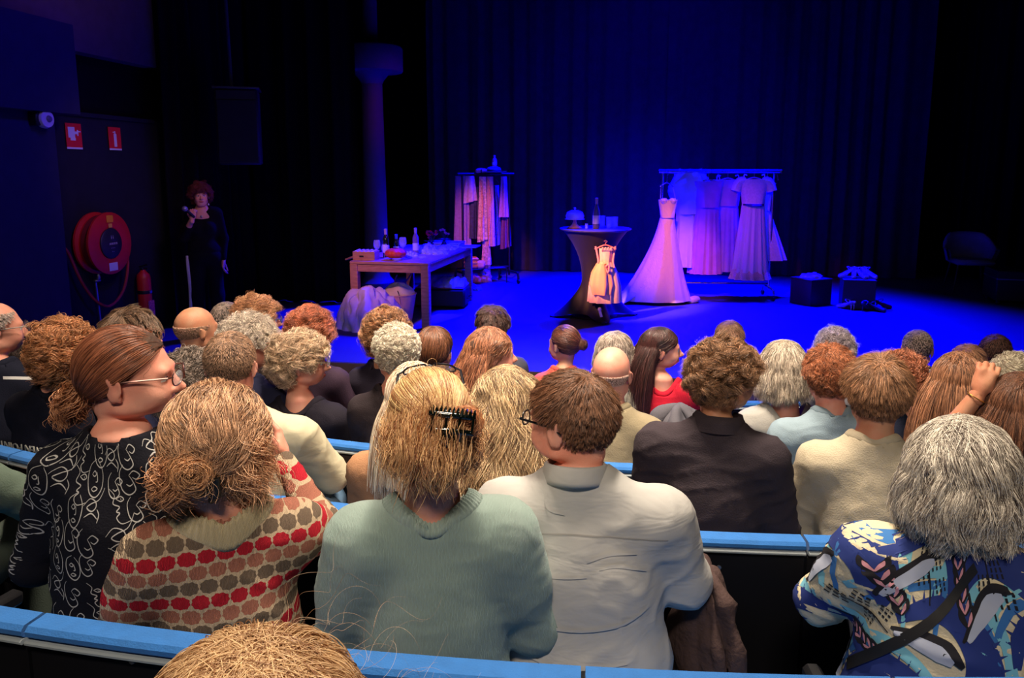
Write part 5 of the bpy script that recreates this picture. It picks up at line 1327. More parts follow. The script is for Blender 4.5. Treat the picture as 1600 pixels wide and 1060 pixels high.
items = [(722, 275, 388, .10, .13, (150, 110, 170), 'plum shawl with loose folds at the left end of the costume rack', 'shawl', 5), (735, 275, 318, .07, .10, (190, 150, 180), 'short pale draped scarf over the left rail end', 'scarf', 5), (742, 292, 372, .07, .09, (40, 40, 70), 'dark sequinned garment between shawl and lace', 'costume', 7),
         (755, 276, 378, .055, .075, (206, 170, 170), 'mottled lace scarf hanging mid rack', 'scarf', 6), (766, 276, 384, .05, .065, (196, 140, 170), 'long pink boa beside the lace scarf', 'scarf', 9), (775, 290, 388, .04, .07, (60, 60, 190), 'blue skirt behind the pink boa', 'skirt', 6),
         (787, 276, 340, .045, .06, (190, 120, 190), 'mauve blouse at the right end of the rack', 'blouse', 5), (790, 320, 392, .055, .07, (110, 50, 110), 'long plum dress below the mauve blouse', 'dress', 6), (760, 370, 413, .055, .06, (200, 150, 200), 'pale fringed stole low on the rack', 'stole', 12)]
for i, (px, a, b, w1, w2, c, lb, cat, nf) in enumerate(items):
    g = thing('hanging_costume', lb, cat, (sx(px), Ys + (.22 if px > 770 else -.1) * (1 if i % 2 else .6), 0), .1 * (i % 3 - 1), 'costumes on the short rack')
    m_ = mat('costume_%d' % i, c, .6, var=.45 if i in (2, 3, 8) else .15, scale=30, bump=.003, bscale=50)
    garment(g, 'cloth', m_, sz(a), sz(b), w1, w2, .06, nf, .012, seed=90 + i, thin=.055, hemlift=.05 * (i % 2))
    hanger(g, max(sz(a) + .02, SZ - .1), wdt=w1 * .9, hook=SZ + .02 - max(sz(a) + .02, SZ - .1), m=M_dk)
    if i in (3, 4, 5): MB().tube(smooth_path([(-.02, -.07, sz(a + 5)), (.01, -.085, sz(a + 45)), (-.02, -.075, sz(b - 4))], 12), .014, 7).build('trim_band', mat('trim_%d' % i, (230, 150, 120) if i != 5 else (60, 70, 230), .5, var=.4, scale=60), g)
    if i == 8:
        for k in range(7): MB().tube([(-.05 + k * .017, -.05, sz(b)), (-.05 + k * .017, -.05, sz(b) - .12)], .003, 5).build('fringe', m_, g)
t = thing('sun_hat', 'wide-brimmed dark hat lying on top of the costume rack', 'hat', (sx(772), Ys - .05, SZ + .025)); MB().lathe([(.01, 0), (.13, .0), (.20, .012), (.202, .018), (.12, .015), (.10, .07), (.06, .085), (.01, .087)], 32).build('hat_body', mat('hat_blue', (90, 90, 160), .7), t); MB().lathe([(.118, .016), (.122, .018), (.118, .04), (.112, .045)], 24).build('hat_band', M_blk, t)
t = thing('cap_roll', 'rolled pink cloth on the rail left of the hat', 'cloth', (sx(752), Ys - .08, SZ + .03)); MB().tube(smooth_path([(-.08, 0, .01), (0, .0, .025), (.1, 0, .02)], 10), [.015, .03, .035, .035, .035, .035, .032, .03, .025, .012], 12).build('roll', mat('roll_pink', (240, 150, 150), .6), t); MB().tube([(.0, 0, .02), (.02, 0, .02)], .038, 14).build('roll_band', M_dk, t)
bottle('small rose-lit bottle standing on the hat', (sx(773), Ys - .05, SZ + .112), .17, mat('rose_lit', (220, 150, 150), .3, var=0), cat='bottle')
t = thing('shoe_shelf', 'low wire shelf under the costume rack', 'shelf', (SR[0] - .05, SR[1] - .02, 0), .45)
for y in np.linspace(-.15, .15, 6): MB().tube([(-.4, y, .24), (.34, y, .24)], .005, 5).build('wire', M_dk, t)
for lo_ in ((-.4, -.15), (.34, -.15), (-.4, .15), (.34, .15)): MB().tube([(lo_[0], lo_[1], 0), (lo_[0], lo_[1], .25)], .008, 6).build('leg', M_dk, t)
for i, (px, z, c, lb) in enumerate(((735, .25, (236, 150, 110), 'lower folded orange garment on the wire shelf'), (735, .31, (240, 176, 140), 'middle folded peach garment on the wire shelf'), (736, .37, (236, 140, 104), 'top folded orange garment on the wire shelf'), (750, .25, (240, 170, 160), 'rolled pink towel right of the folded garments'))):
    g = thing('folded_garment', lb, 'folded clothes', (sx(px), Ys - .12 + (i == 3) * .02, z), .2, 'folded clothes on the wire shelf')
    MB().box((-.11 if i < 3 else -.06, -.1, 0), (.11 if i < 3 else .06, .1, .055 if i < 3 else .12), .02).build('folded_cloth', mat('fold_%d' % i, c, .7), g); MB().box((-.112 if i < 3 else -.062, -.103, .024), (.112 if i < 3 else .062, -.06, .03), .002).build('fold_edge', mat('fold_edge', (120, 60, 50), .8), g)
for i, (px, py, c, lb, sz_) in enumerate(((742, 440, (240, 150, 110), 'orange garment heaped on the floor under the rack', (.14, .12, .14)), (759, 440, (220, 150, 180), 'pink garment heaped beside the orange one under the rack', (.09, .09, .18)), (738, 452, (120, 130, 120), 'grey-green cloth crumpled on the floor before the rack', (.2, .10, .06)))):
    q_ = at(px, py); cloth_heap('floor_clothes', lb, 'clothes', (q_[0], q_[1], 0), i, sz_, mat('floorcloth_%d' % i, c, .7), 120 + i)
# ------------------------------------------------------------------ theatre seats
M_shell = mat('seat_shell', (10, 10, 16), .6, var=.2, spec=.3); M_blueu = mat('seat_blue', (34, 104, 178), .85, var=.08, scale=30, bump=.001, bscale=260, sheen=.1); M_edge = mat('seat_edge', (150, 160, 166), .5, var=.05)
def seat_meshes(r, pitch_w=.525, dz=.06):
    """a seat whose outer back follows a circle of radius r; local -y is outward (towards the audience behind)"""
    hw = pitch_w / 2 - .004; a = np.linspace(-hw / r, hw / r, 9); out = {}
    def band(r0, r1, z0, z1, name, m, bev=.008, tilt=0.0):
        z0 += dz; z1 += dz
        rows = [(r0 + bev, z0), (r0, z0 + bev), (r0, z1 - bev), (r0 + bev, z1), (r1 - bev, z1), (r1, z1 - bev), (r1, z0 + bev), (r1 - bev, z0), (r0 + bev, z0)]
        P = np.stack([np.stack([rr * np.sin(a), r - rr * np.cos(a) - tilt * (z - .4), z + 0 * a], 1) for rr, z in rows])
        v, q = grid_vf(P); nA = len(a)
        caps = [[i * nA for i in range(8)], [i * nA + nA - 1 for i in range(8)][::-1]]
        me = mesh_data(name, v, [list(x) for x in q] + caps, m, False); return me
    out['back_shell'] = band(r - .035, r, .30, .775, 'back_shell', M_shell, .006, -.0)
    out['backrest'] = band(r - .085, r - .036, .38, .785, 'backrest', M_blueu, .02)
    out['top_pad'] = band(r - .050, r + .010, .790, .815, 'top_pad', M_blueu, .008)
    out['top_edge'] = band(r - .01, r + .014, .780, .790, 'top_edge', M_edge, .003)
    v = MB().box((-hw + .02, .10, .40), (hw - .02, .52, .47), .03)
    tmp = v.build('seat', M_blueu, None); out['seat'] = tmp.data; bpy.data.objects.remove(tmp)
    tmp = MB().box((-.03, .06, .0), (.03, .34, .40), .01).box((-.12, .02, 0), (.12, .38, .02), .004).build('pedestal', M_shell, None); out['pedestal'] = tmp.data; bpy.data.objects.remove(tmp)
    tmp = MB().box((-.02, .06, .56), (.02, .42, .60), .01).box((-.012, .08, .42), (.012, .14, .57), .004).build('armrest', M_shell, None); out['armrest'] = tmp.data; bpy.data.objects.remove(tmp)
    tmp = MB().lathe([(.001, .0), (.007, 0), (.006, .003), (.001, .004)], 8).build('screw', M_steel, None); out['screw'] = tmp.data; bpy.data.objects.remove(tmp)
    return out
ordinal = ['first', 'second', 'third', 'fourth', 'fifth', 'sixth', 'seventh', 'eighth', 'ninth', 'tenth', 'eleventh', 'twelfth', 'thirteenth', 'fourteenth', 'fifteenth', 'sixteenth', 'seventeenth', 'eighteenth']
def seat_row(row, x0, x1, phase=0.0, desc=''):
    CX = .8 if row == 'A' else ROW_C[0]; r = ROW_R[row] + .33; me = seat_meshes(r, dz=.018 if row == 'A' else .06); da = .525 / r; a0 = math.asin((x0 - CX) / r); n = int((math.asin((x1 - CX) / r) - a0) / da) + 1
    for i in range(n):
        a = a0 + (i + phase) * da
        x = CX + r * math.sin(a); y = ROW_C[1] - r * math.cos(a)
        t = thing('theatre_seat', 'blue-topped theatre seat, %s from the left in the %s' % (ordinal[i], desc), 'theatre seat', (x, y, ROW_Z[row]), a, 'theatre seats')
        for nm in ('back_shell', 'backrest', 'top_pad', 'top_edge', 'seat', 'pedestal'): share(nm, me[nm], t)
        share('armrest', me['armrest'], t, loc=(.2625, 0, 0))
        for s in (-1, 1): share('screw', me['screw'], t, loc=(s * .035, -.004, .795), rot=(PI / 2, 0, 0))
# ------------------------------------------------------------------ special cloth materials
def scallop_mat():
    N = NT('scallop_knit'); uv = N.n('ShaderNodeUVMap'); sp_ = N.n('ShaderNodeSeparateXYZ'); N.l(uv.outputs[0], sp_.inputs[0])
    nz = N.noise(18, 2); 
    u = N.math('ADD', sp_.outputs[0], N.math('MULTIPLY', nz, .006)); v = sp_.outputs[1]
    H, Wd = .0285, .042
    row = N.math('FLOOR', N.math('DIVIDE', v, H)); odd = N.math('MULTIPLY', N.math('MODULO', N.math('ADD', row, 100), 2), .5)
    fu = N.math('SUBTRACT', N.math('FRACT', N.math('ADD', N.math('DIVIDE', u, Wd), odd)), .5); fv = N.math('SUBTRACT', N.math('FRACT', N.math('DIVIDE', v, H)), .5)
    au = N.math('MULTIPLY', N.math('ABSOLUTE', fu), 2.0); av = N.math('MULTIPLY', N.math('ABSOLUTE', fv), 2.0)
    d = N.math('POWER', N.math('ADD', N.math('POWER', au, 2.3), N.math('POWER', av, 2.3)), .435)
    wob = N.math('MULTIPLY', N.math('SINE', N.math('MULTIPLY', N.math('ARCTAN2', fv, fu), 9)), .05)
    d = N.math('ADD', d, wob)
    cell = N.math('LESS_THAN', d, .92)
    k = N.math('MODULO', N.math('ADD', row, 99), 3)
    c0 = N.mix(N.math('COMPARE', k, 0.0, .1), lin((128, 112, 96)), lin((190, 124, 104))); col = N.mix(N.math('COMPARE', k, 1.0, .1), c0, lin((206, 34, 56)))
    knit = N.n('ShaderNodeTexWave'); knit.inputs['Scale'].default_value = 120; N.l(N.coord(), knit.inputs[0]); knit.inputs['Distortion'].default_value = 4
    col = N.mix(N.math('MULTIPLY', knit.outputs[1], .3), col, lin((90, 60, 54)))
    N.l(N.mix(cell, lin((214, 190, 160)), col), N.b.inputs['Base Color']); N.b.inputs['Roughness'].default_value = .9; N.b.inputs['Specular IOR Level'].default_value = .15
    N.bump(N.math('ADD', N.math('MULTIPLY', cell, .5), N.math('MULTIPLY', knit.outputs[1], .5)), .004)
    return N.m
def knit_mat(name, c, scale=190):
    N = NT(name); col = lin(c); w_ = N.n('ShaderNodeTexWave'); w_.inputs['Scale'].default_value = scale; w_.inputs['Distortion'].default_value = 5; w_.inputs['Detail'].default_value = 2; w_.bands_direction = 'X'; N.l(N.coord(), w_.inputs[0])
    dk = tuple(x * .82 for x in col[:3]) + (1,)
    N.l(N.mix(N.math('MULTIPLY', w_.outputs[1], N.noise(40, 2)), col, dk), N.b.inputs['Base Color']); N.b.inputs['Roughness'].default_value = .95; N.b.inputs['Specular IOR Level'].default_value = .1
    N.b.inputs['Sheen Weight'].default_value = .25; N.bump(w_.outputs[1], .0012); return N.m
def shirt_mat(name, c):
    N = NT(name); col = lin(c); N.b.inputs['Base Color'].default_value = col; N.b.inputs['Roughness'].default_value = .75; N.b.inputs['Specular IOR Level'].default_value = .25
    mp = N.n('ShaderNodeMapping'); mp.inputs['Scale'].default_value = (3, 3, 8); N.l(N.coord(), mp.inputs[0])
    n1 = N.noise(2.2, 3, mp.outputs[0], .6, .6)
    N.bump(N.math('ADD', N.math('MULTIPLY', n1, 1.0), N.math('MULTIPLY', N.noise(300, 1), .02)), .012, .35); return N.m
F = fabric
# ================================================================== FOREGROUND
p = person('P0', 'person with messy sandy blond hair, cut off at the bottom of the picture', 400, 1235, 'F', d=.62, rel=0, sex='f', topmat=F('grey_top', (90, 86, 84)), fine=False, res=.015)
bob_hair(p, (168, 126, 80), (240, 202, 150), L=.22, vol=.032, n=30000, seed=1, r=.0009, curl=.006, mess=.12, clumps=260, amt=.5)
R_ = roots_on(130, np.random.RandomState(5)); R_ = R_[R_[:, 0] > .02]
St = grow(p, R_, .11, 14, np.random.RandomState(6), lambda P, R, t: np.broadcast_to(np.array([1., 0, .05]), P.shape), grav=.5, lift=1.0, vol=(.03, .06), jitter=.5, body=False); St = clump(St, np.random.RandomState(7), 40, .3, .012, 1.5)
hair_obj('loose_strands', p, St, .00025, hair_mat('wisp_blond', (180, 150, 110), (230, 205, 170)), p.root)

# ================================================================== ROW A
# A1
p = person('A1', 'woman in glasses and a black shirt printed with white line drawings, turned right', 203, 592, 'A', rel=-106, torso=-26, sex='f', w=.98, thick=1.26, slouch=-.02, collar=1, skin='pink', fine='wide', top='shirt', topmat=F('black_print', (20, 20, 30), rough=.85), neck=.07, lean=.03, shift=.02, folds=.008, hs=1.02,
           arms={'le': (-.25, .03, .72), 'lw': (-.16, .30, .62), 're': (.25, .08, .74), 'rw': (.15, .33, .66)})
gathered_hair(p, (92, 56, 38), (158, 104, 72), (0, -.105, -.035), vol=.010, n=7000, seed=11, r=.0011, mess=.03, wisps=120)
tuft(p, bpy.data.objects[p.root.name].children[-1] if False else p.root, (0, -.112, -.03), (0, -.9, -.5), .07, 2200, (120, 76, 46), (196, 146, 100), seed=12, curl=.008, turns=1.2, spread=.012, start=.012, name='ponytail', jitter=.25, grav=1.2)
glasses(p, (120, 90, 84), metal=True)
c_ = MB()
def squiggle_face(rng, a, z, s):
    L = []; f = lambda *q: [(a + x * s / .17, z + y * s) for x, y in q]
    k = rng.randint(4)
    if k == 0: L += [f((-.4, .6), (-.7, .2), (-.6, -.5), (-.2, -.8), (.2, -.6), (.1, -.2), (-.1, .1)), f((-.1, .1), (.2, .3), (.5, .1), (.3, -.1), (.1, .0)), f((-.3, -.3), (-.1, -.4), (.1, -.3))]
    elif k == 1: L += [f((0, .9), (-.5, .6), (-.6, 0), (-.3, -.6), (.2, -.8), (.6, -.4), (.6, .3), (.2, .8)), f((-.3, .2), (-.1, .35), (.05, .2), (-.1, .1), (-.3, .2)), f((.1, .3), (.2, -.1), (.05, -.15)), f((-.2, -.45), (0, -.35), (.25, -.45), (0, -.55), (-.2, -.45))]
    elif k == 2: L += [f((-.6, .8), (-.2, .5), (-.3, .1), (.1, -.1), (-.1, -.3), (.1, -.4), (-.1, -.6), (.2, -.9), (.8, -.8)), f((-.1, .3), (.2, .4), (.4, .25), (.2, .15), (-.1, .3)), f((.2, .3), (.25, .2))]
    else: L += [f((-.7, 0), (-.3, .35), (.2, .2), (.3, -.1), (0, -.3), (-.4, -.1), (-.1, .1), (.5, .3), (.9, .9)), f((-.5, -.6), (0, -.4), (.5, -.7)), f((.4, -.2), (.6, -.5), (.5, -.9))]
    return L
rng = np.random.RandomState(21); lines = []
for z in np.arange(.56, 1.08, .062):
    for a in np.arange(-2.2, 2.2, .36):
        for q in squiggle_face(rng, a + rng.uniform(-.06, .06), z + rng.uniform(-.012, .012), .040 * rng.uniform(.8, 1.2)): lines.append((q, [.0005, .0012, .0014, .0012, .0006]))
drape(p, lines, mat('print_line_white', (186, 184, 182), .8, var=.05), 'line_print', .0012)
# A2
p = person('A2', 'woman in a red, rose and taupe scallop-pattern knit with ribbed cream collar', 338, 704, 'A', rel=-12, torso=4, sex='f', w=1.0, thick=1.06, slouch=-.02, collar=1, skin='pink', fine=True, d=1.58, pitch=.25, roll=.10, top='knit_sweater', topmat=scallop_mat(), neck=.07, lean=.05, puff=.004, folds=.006,
           arms={'le': (-.215, .05, .70), 'lw': (-.1, .3, .60), 're': (.24, .16, .80), 'rw': (.19, .40, .90), 'rd': (0, .3, .4), 'rz': (1, 0, .2), 'rc': .5})
o = gathered_hair(p, (104, 78, 54), (222, 186, 140), (.012, -.115, -.015), vol=.034, n=9000, seed=31, r=.0012, mess=.14, amt=.75, clumps=130, frizz=.004, wisps=500, curl=.007)
bun(p, o, (-.018, -.125, -.030), .040, 1300, (112, 80, 48), (214, 170, 118), seed=32, flat=.8, r=.0013, mess=.006, name='hair_twist')
tuft(p, o, (-.05, -.10, -.03), (-.35, -.3, -1), .06, 1200, (130, 92, 60), (206, 160, 112), seed=33, spread=.05, curl=.012, turns=1.5, start=.018, name='loose_locks', grav=1.0, jitter=.3, body=False)
tuft(p, o, (.045, -.06, .02), (.7, .2, -.8), .11, 1200, (150, 112, 74), (224, 186, 138), seed=34, spread=.03, curl=.012, turns=1.2, start=.022, name='side_locks', grav=1.0, jitter=.3, body=False)
MB().tube([tuple(tohead(p, (.028, -.135, -.04))), tuple(tohead(p, (.030, -.125, -.075))), tuple(tohead(p, (.02, -.11, -.09)))], [.010, .012, .006], 10).build('hair_tie', M_blk, p.root)
ring_collar(p, knit_mat('rib_cream', (206, 190, 150)), r0=.072, r1=.110, thick=.006, ribs=44, squash=.95)
# A3
p = person('A3', 'woman in a pale teal puff-sleeved sweater with black claw clip in blond hair', 674, 670, 'A', rel=-4, torso=0, d=1.55, sex='f', w=1.0, thick=1.04, skin='pink', fine=True, pitch=.22, roll=-.06, top='sweater', topmat=knit_mat('teal_knit', (158, 184, 176)), neck=.074, collar=1, slouch=.01, lean=.04, puff=.018, folds=.004,
           arms={'le': (-.215, .03, .66), 'lw': (-.1, .26, .60), 're': (.225, .03, .66), 'rw': (.12, .27, .60)})
o = gathered_hair(p, (170, 116, 70), (255, 208, 146), (.035, -.118, .020), vol=.012, n=9500, seed=41, r=.0011, mess=.04, amt=.6, clumps=150, frizz=.003, wisps=380)
tuft(p, o, (.01, -.115, .01), (-.25, -.35, -1), .085, 4000, (160, 108, 70), (244, 192, 132), seed=42, spread=.02, curl=.004, turns=1.0, start=.026, name='hanging_hair', grav=1.0, jitter=.15, body=False)
tuft(p, o, (-.050, -.075, .01), (-.1, -.2, -1), .07, 1400, (170, 118, 78), (246, 196, 136), seed=43, spread=.010, curl=.005, turns=1.2, start=.020, name='side_locks', grav=1.0, jitter=.2, body=False)
tuft(p, o, (.06, -.08, .0), (.2, -.2, -1), .075, 1400, (150, 104, 70), (236, 186, 126), seed=44, spread=.015, curl=.005, turns=1.5, start=.016, name='side_locks', grav=1.0, jitter=.2, body=False)
bun(p, o, (.078, -.115, .020), .030, 500, (150, 100, 62), (214, 160, 106), seed=45, flat=.9, r=.0012, name='hair_loop')
# claw clip
cl = MB(); A_ = tohead(p, (.014, -.160, .047)); 
hx = p.Rh @ np.array([1, 0, 0.0]); hz_ = p.Rh @ np.array([0, 0, 1.0]); hy = p.Rh @ np.array([0, -1, 0.0]); tilt_ = -.2
hx2 = hx * math.cos(tilt_) + hz_ * math.sin(tilt_); hz2 = -hx * math.sin(tilt_) + hz_ * math.cos(tilt_)
def CP(a, b, c): return tuple(A_ + hx2 * a + hz2 * b + hy * c)
for zz in (.0, -.030): cl.tube([CP(-.005, zz, -.006), CP(.03, zz + .001, .002), CP(.085, zz, -.010)], [.0055, .0065, .0055], 10)
for i in range(11): x = .0 + i * .0082; cl.tube([CP(x, .0, -.004 + .008 * math.sin(i / 10 * PI)), CP(x + .001, .011, -.002), CP(x + .001, .015, -.012)], [.0035, .003, .0015], 7)
for i in range(4): x = .004 + i * .026; cl.tube([CP(x, .0, 0), CP(x, -.03, 0)], .003, 7)
M_clip = mat('clip_black', (10, 18, 16), .08, var=0, spec=1.0)
clip = cl.build('claw_clip', M_clip, p.root); clip['label'] = 'glossy black claw clip'
MB().tube([CP(.03, -.03, -.01), CP(.032, -.055, -.012), CP(.04, -.07, -.02)], [.016, .014, .006], 10).tube([CP(.055, -.03, -.01), CP(.055, -.06, -.014)], [.012, .006], 10).build('clip_grip', M_clip, clip)
glasses(p, (22, 20, 34), onhead=True, thick=.0022, lens=.026)
ring_collar(p, knit_mat('teal_rib', (162, 186, 178)), r0=.076, r1=.106, thick=.0035, ribs=60, squash=.92)
# sleeve gathers
lines = []
for s in (-1, 1):
    pass
# A4
p = person('A4', 'man in a white shirt and black-armed glasses looking left', 893, 662, 'A', rel=54, torso=-2, d=1.72, sex='m', w=1.14, thick=1.16, skin='pink', fine='wide', pitch=.06, top='shirt', topmat=shirt_mat('white_shirt', (182, 181, 178)), collar=1, slouch=-.03, neck=.068, lean=.05, folds=.007, shift=-.03, headlift=0,
           arms={'le': (-.25, .06, .70), 'lw': (-.12, .32, .62), 're': (.245, .06, .70), 'rw': (.12, .32, .62)})
short_hair(p, (64, 44, 34), (150, 112, 80), L=.034, n=9000, vol=.010, fwd=.5, seed=51, r=.0010, clumps=700, amt=.55, mess=.16)
glasses(p, (16, 16, 18), thick=.0022, lens=.021)
sm_ = p.topmat
# shirt collar
V = []; n_c = 60; th = np.linspace(-PI * .92, PI * .92, n_c)
rows = []
for (r_, z_) in ((.064, -.004), (.064, .030), (.068, .036), (.073, .030), (.080, .002), (.082, -.008), (.078, -.008)):
    rows.append(np.stack([p.nb[0] + r_ * np.sin(th), p.nb[1] - .006 - r_ * 1.0 * np.cos(th), p.nb[2] + z_ + .012 + .014 * np.cos(th) - .0 * th], 1))
v, q = grid_vf(np.stack(rows)); obj('collar', v, q, sm_, p.root)
drape(p, [([(-1.15, p.sh - .045), (-.8, p.sh - .040), (-.3, p.sh - .034), (.3, p.sh - .034), (.8, p.sh - .040), (1.15, p.sh - .045)], .0016)], mat('seam_grey', (150, 148, 144), .8), 'yoke_seam', .001)
creases = [([(-.9, .80), (-.4, .795), (.1, .80)], [.001, .003, .001]), ([(.1, .83), (.5, .845), (.9, .84)], [.001, .004, .001]), ([(.3, .815), (.6, .82), (1.0, .80)], [.001, .0035, .001]), ([(-1.0, .70), (-.3, .68), (.5, .69), (1.0, .72)], [.001, .003, .003, .001]), ([(-.95, .62), (-.2, .60), (.6, .61)], [.001, .0035, .001]), ([(-.85, .96), (-.7, .93), (-.4, .92)], [.003, .003, .001])]
for cr in creases: drape(p, [cr], sm_, 'cloth_crease', .0045)
# A5
p = person('A5', 'woman with grey bob and crossbody strap over a blue, cream and navy patterned blouse', 1500, 758, 'A', rel=-6, torso=6, d=1.48, sex='f', w=1.10, thick=1.12, skin='pink', fine='wide', pitch=.15, top='blouse', topmat=F('cream_print', (214, 202, 172), var=.04), neck=.068, slouch=-.045, lean=.06, shift=.0, folds=.008, puff=.006,
           arms={'le': (-.25, .08, .70), 'lw': (-.12, .32, .62), 're': (.24, .06, .70), 'rw': (.12, .32, .62)})
bob_hair(p, (112, 106, 94), (236, 228, 206), L=.155, vol=.027, n=10000, seed=61, r=.0012, curl=.005, mess=.10, clumps=220, amt=.6, low=-.065, part=-.02)
NAVY = mat('print_navy', (28, 48, 120), .85, var=.1); MID = mat('print_blue', (52, 112, 178), .85, var=.1); SKY = mat('print_sky', (120, 188, 208), .85, var=.08); INK = mat('print_ink', (18, 16, 26), .85, var=0); PNK = mat('print_pink', (206, 144, 156), .85, var=.06); LAV = mat('print_lavender', (172, 180, 200), .85, var=.05)
lay = {k: [] for k in 'navy mid sky ink pink lav'.split()}
def motif(a0, z0, s, rot=0.0, mir=1):
    c, sn = math.cos(rot), math.sin(rot)
    def f(*q): return [(a0 + mir * (x * c - y * sn) * s / .17, z0 + (x * sn + y * c) * s) for x, y in q]
    arc = [(-1.25, -.9), (-1.2, -.1), (-.7, .62), (.1, .80), (.75, .4), (.95, -.35), (.75, -1.2)]
    lay['sky'].append((f(*[(x * 1.17, y * 1.2 + .06) for x, y in arc]), np.array([.05, .09, .11, .11, .10, .09, .03]) * s))
    lay['mid'].append((f(*[(x * 1.0, y * 1.03) for x, y in arc[:5]]), np.array([.03, .07, .08, .06, .02]) * s))
    lay['navy'].append((f(*[(x * .72 + .05, y * .66 - .02) for x, y in arc]), np.array([.08, .16, .24, .30, .32, .28, .08]) * s))
    P_ = smooth_path([(x * .72 + .05, y * .66 - .02) for x, y in arc], 26)
    for i in range(3, 22):
        T = P_[min(i + 1, 25)] - P_[i - 1]; T /= np.linalg.norm(T); Nn = np.array([-T[1], T[0]]); wv = np.interp(i / 25, [0, .17, .33, .5, .67, .83, 1], [.08, .16, .24, .30, .32, .28, .08])
        lay['navy'].append((f(tuple(P_[i] + Nn * wv * .8), tuple(P_[i] + Nn * (wv + .13))), [.028 * s, .002 * s]))
    lay['ink'].append((f((-.75, -.75), (-.45, -.30), (-.1, .02), (.22, .10)), np.array([.02, .10, .13, .04]) * s)); lay['lav'].append((f((-.66, -.72), (-.42, -.42), (-.12, -.14), (.10, -.02)), np.array([.03, .10, .13, .05]) * s))
    # feather of black and pink leaves
    sx_, sy_ = .75, -.15
    for k in range(6):
        bx, by = sx_ - .02 * k + .06 * k, sy_ - .17 * k
        for sd in (-1, 1):
            lay['ink'].append((f((bx, by), (bx + sd * .12, by + .16), (bx + sd * .16, by + .32)), np.array([.02, .07, .005]) * s))
            if k % 2 == 0 or sd > 0: lay['pink'].append((f((bx, by + .02), (bx + sd * .08, by + .14), (bx + sd * .11, by + .22)), np.array([.01, .035, .004]) * s))
    # sprig of netted pods
    for k, (qx, qy, r1) in enumerate(((1.45, .15, .5), (1.75, -.15, .0), (1.40, -.35, -.4), (1.8, -.6, .3))):
        for j in range(3):
            for l_ in range(3): lay['ink'].append((f((qx + .11 * j - .11 + .02, qy + .10 * l_ - .10), (qx + .11 * j - .05, qy + .10 * l_ - .10)), np.array([.035, .035]) * s))
    lay['ink'].append((f((1.55, -.9), (1.58, -.3), (1.5, .35)), np.array([.015, .02, .005]) * s))
for (a, z, s, r_, m_) in ((-.55, .92, .115, .1, 1), (.62, .88, .12, .0, 1), (-.05, .76, .12, -.9, 1), (-.75, .63, .11, .3, 1), (.35, .60, .12, .2, 1), (-1.45, .86, .10, .4, 1), (1.35, .80, .11, -.2, 1), (-1.55, .66, .09, 1.2, 1), (.1, 1.00, .07, .8, -1), (-1.0, 1.02, .06, .3, 1), (1.1, 1.0, .07, -.5, 1), (1.0, .60, .10, .6, -1)): motif(a, z, s, r_, m_)
for i, (k, m_) in enumerate((('sky', SKY), ('mid', MID), ('navy', NAVY), ('lav', LAV), ('ink', INK), ('pink', PNK))):
    e_ = .0012 + .0006 * i + (.0006 if k == 'lav' else 0)
    if k == 'lav': e_ = .0012 + .0006 * 5
    if k == 'ink': e_ = .0012 + .0006 * 4
    drape(p, lay[k], m_, {'sky': 'print_sky_bands', 'mid': 'print_blue_bands', 'navy': 'print_navy_waves', 'ink': 'print_black_leaves', 'pink': 'print_pink_leaves', 'lav': 'print_lavender_drops'}[k], e_)
drape(p, [([(.30, p.sh + .045), (.1, p.sh + .015), (-.3, p.sh - .06), (-.8, p.sh - .15), (-1.25, p.sh - .24)], [.011, .011, .011, .011, .011])], mat('strap_black', (14, 13, 15), .6), 'shoulder_strap', .006)
# A0, mostly outside the frame on the left
p = person('A0', 'person in grey-green trousers at the left edge, only knees and hand showing', -150, 620, 'A', d=1.98, rel=-10, sex='m', topmat=F('sage_top', (96, 112, 100)), legs=(86, 98, 90), torso=-30, w=1.0, arms={'rw': (.10, .40, .66), 're': (.26, .12, .72), 'rc': .4})
short_hair(p, (70, 60, 50), (120, 104, 90), seed=3)

# ================================================================== ROW B
p = person('B0', 'balding man in glasses and dark shirt at the far left, facing right', -6, 516, 'B', d=3.1, rel=-84, topmat=F('navy_polo', (26, 28, 44)), skin='pink', sex='m', torso=-20)
short_hair(p, (140, 132, 120), (214, 206, 190), L=.022, bald=.075, seed=7, n=1500, line='high')
glasses(p, (110, 104, 100), metal=True)
drape(p, [([(.55, p.sh + .028), (1.0, p.sh + .02), (1.5, p.sh)], .006)], M_pale, 'shoulder_stripe', .002)
p = person('B1', 'woman with light brown curls in a dark top with upside-down lettering', 100, 556, 'B', d=2.85, rel=-22, sex='f', w=1.08, thick=1.1, topmat=F('dark_hoodie', (24, 24, 38)), skin='pink', folds=.010, shift=.06, lean=.02)
curly_hair(p, (124, 84, 52), (208, 156, 104), L=.085, vol=.034, curl=.011, turns=2.5, seed=8, n=4200, r=.0020)
p.B1 = True
ro = p.Rz.T @ (np.array([0, 0, CAM_Z]) - p.O); rd = p.Rz.T @ ray(38, 698); h_ = bvh_of(*p.G).ray_cast(Vector(ro), Vector(rd).normalized())
if h_[0] is not None:
    nn_ = Vector((h_[1].x, h_[1].y, 0)); nn_ = -nn_ if nn_.dot(Vector(rd)) > 0 else nn_; nn_.normalize()
    text('EVEN POINT', .042, tuple(h_[0] + nn_ * .012), (PI / 2, PI, math.atan2(nn_.x, -nn_.y)), mat('letter_grey', (170, 168, 158), .7, var=0), p.root, 'lettering', .002)
p = person('C1', 'man with slicked-back dark hair behind the woman in the line-print shirt', 212, 532, 'B', d=3.15, rel=-58, topmat=F('navy_shirt', (60, 62, 92)), skin='pink', sex='m', torso=-30)
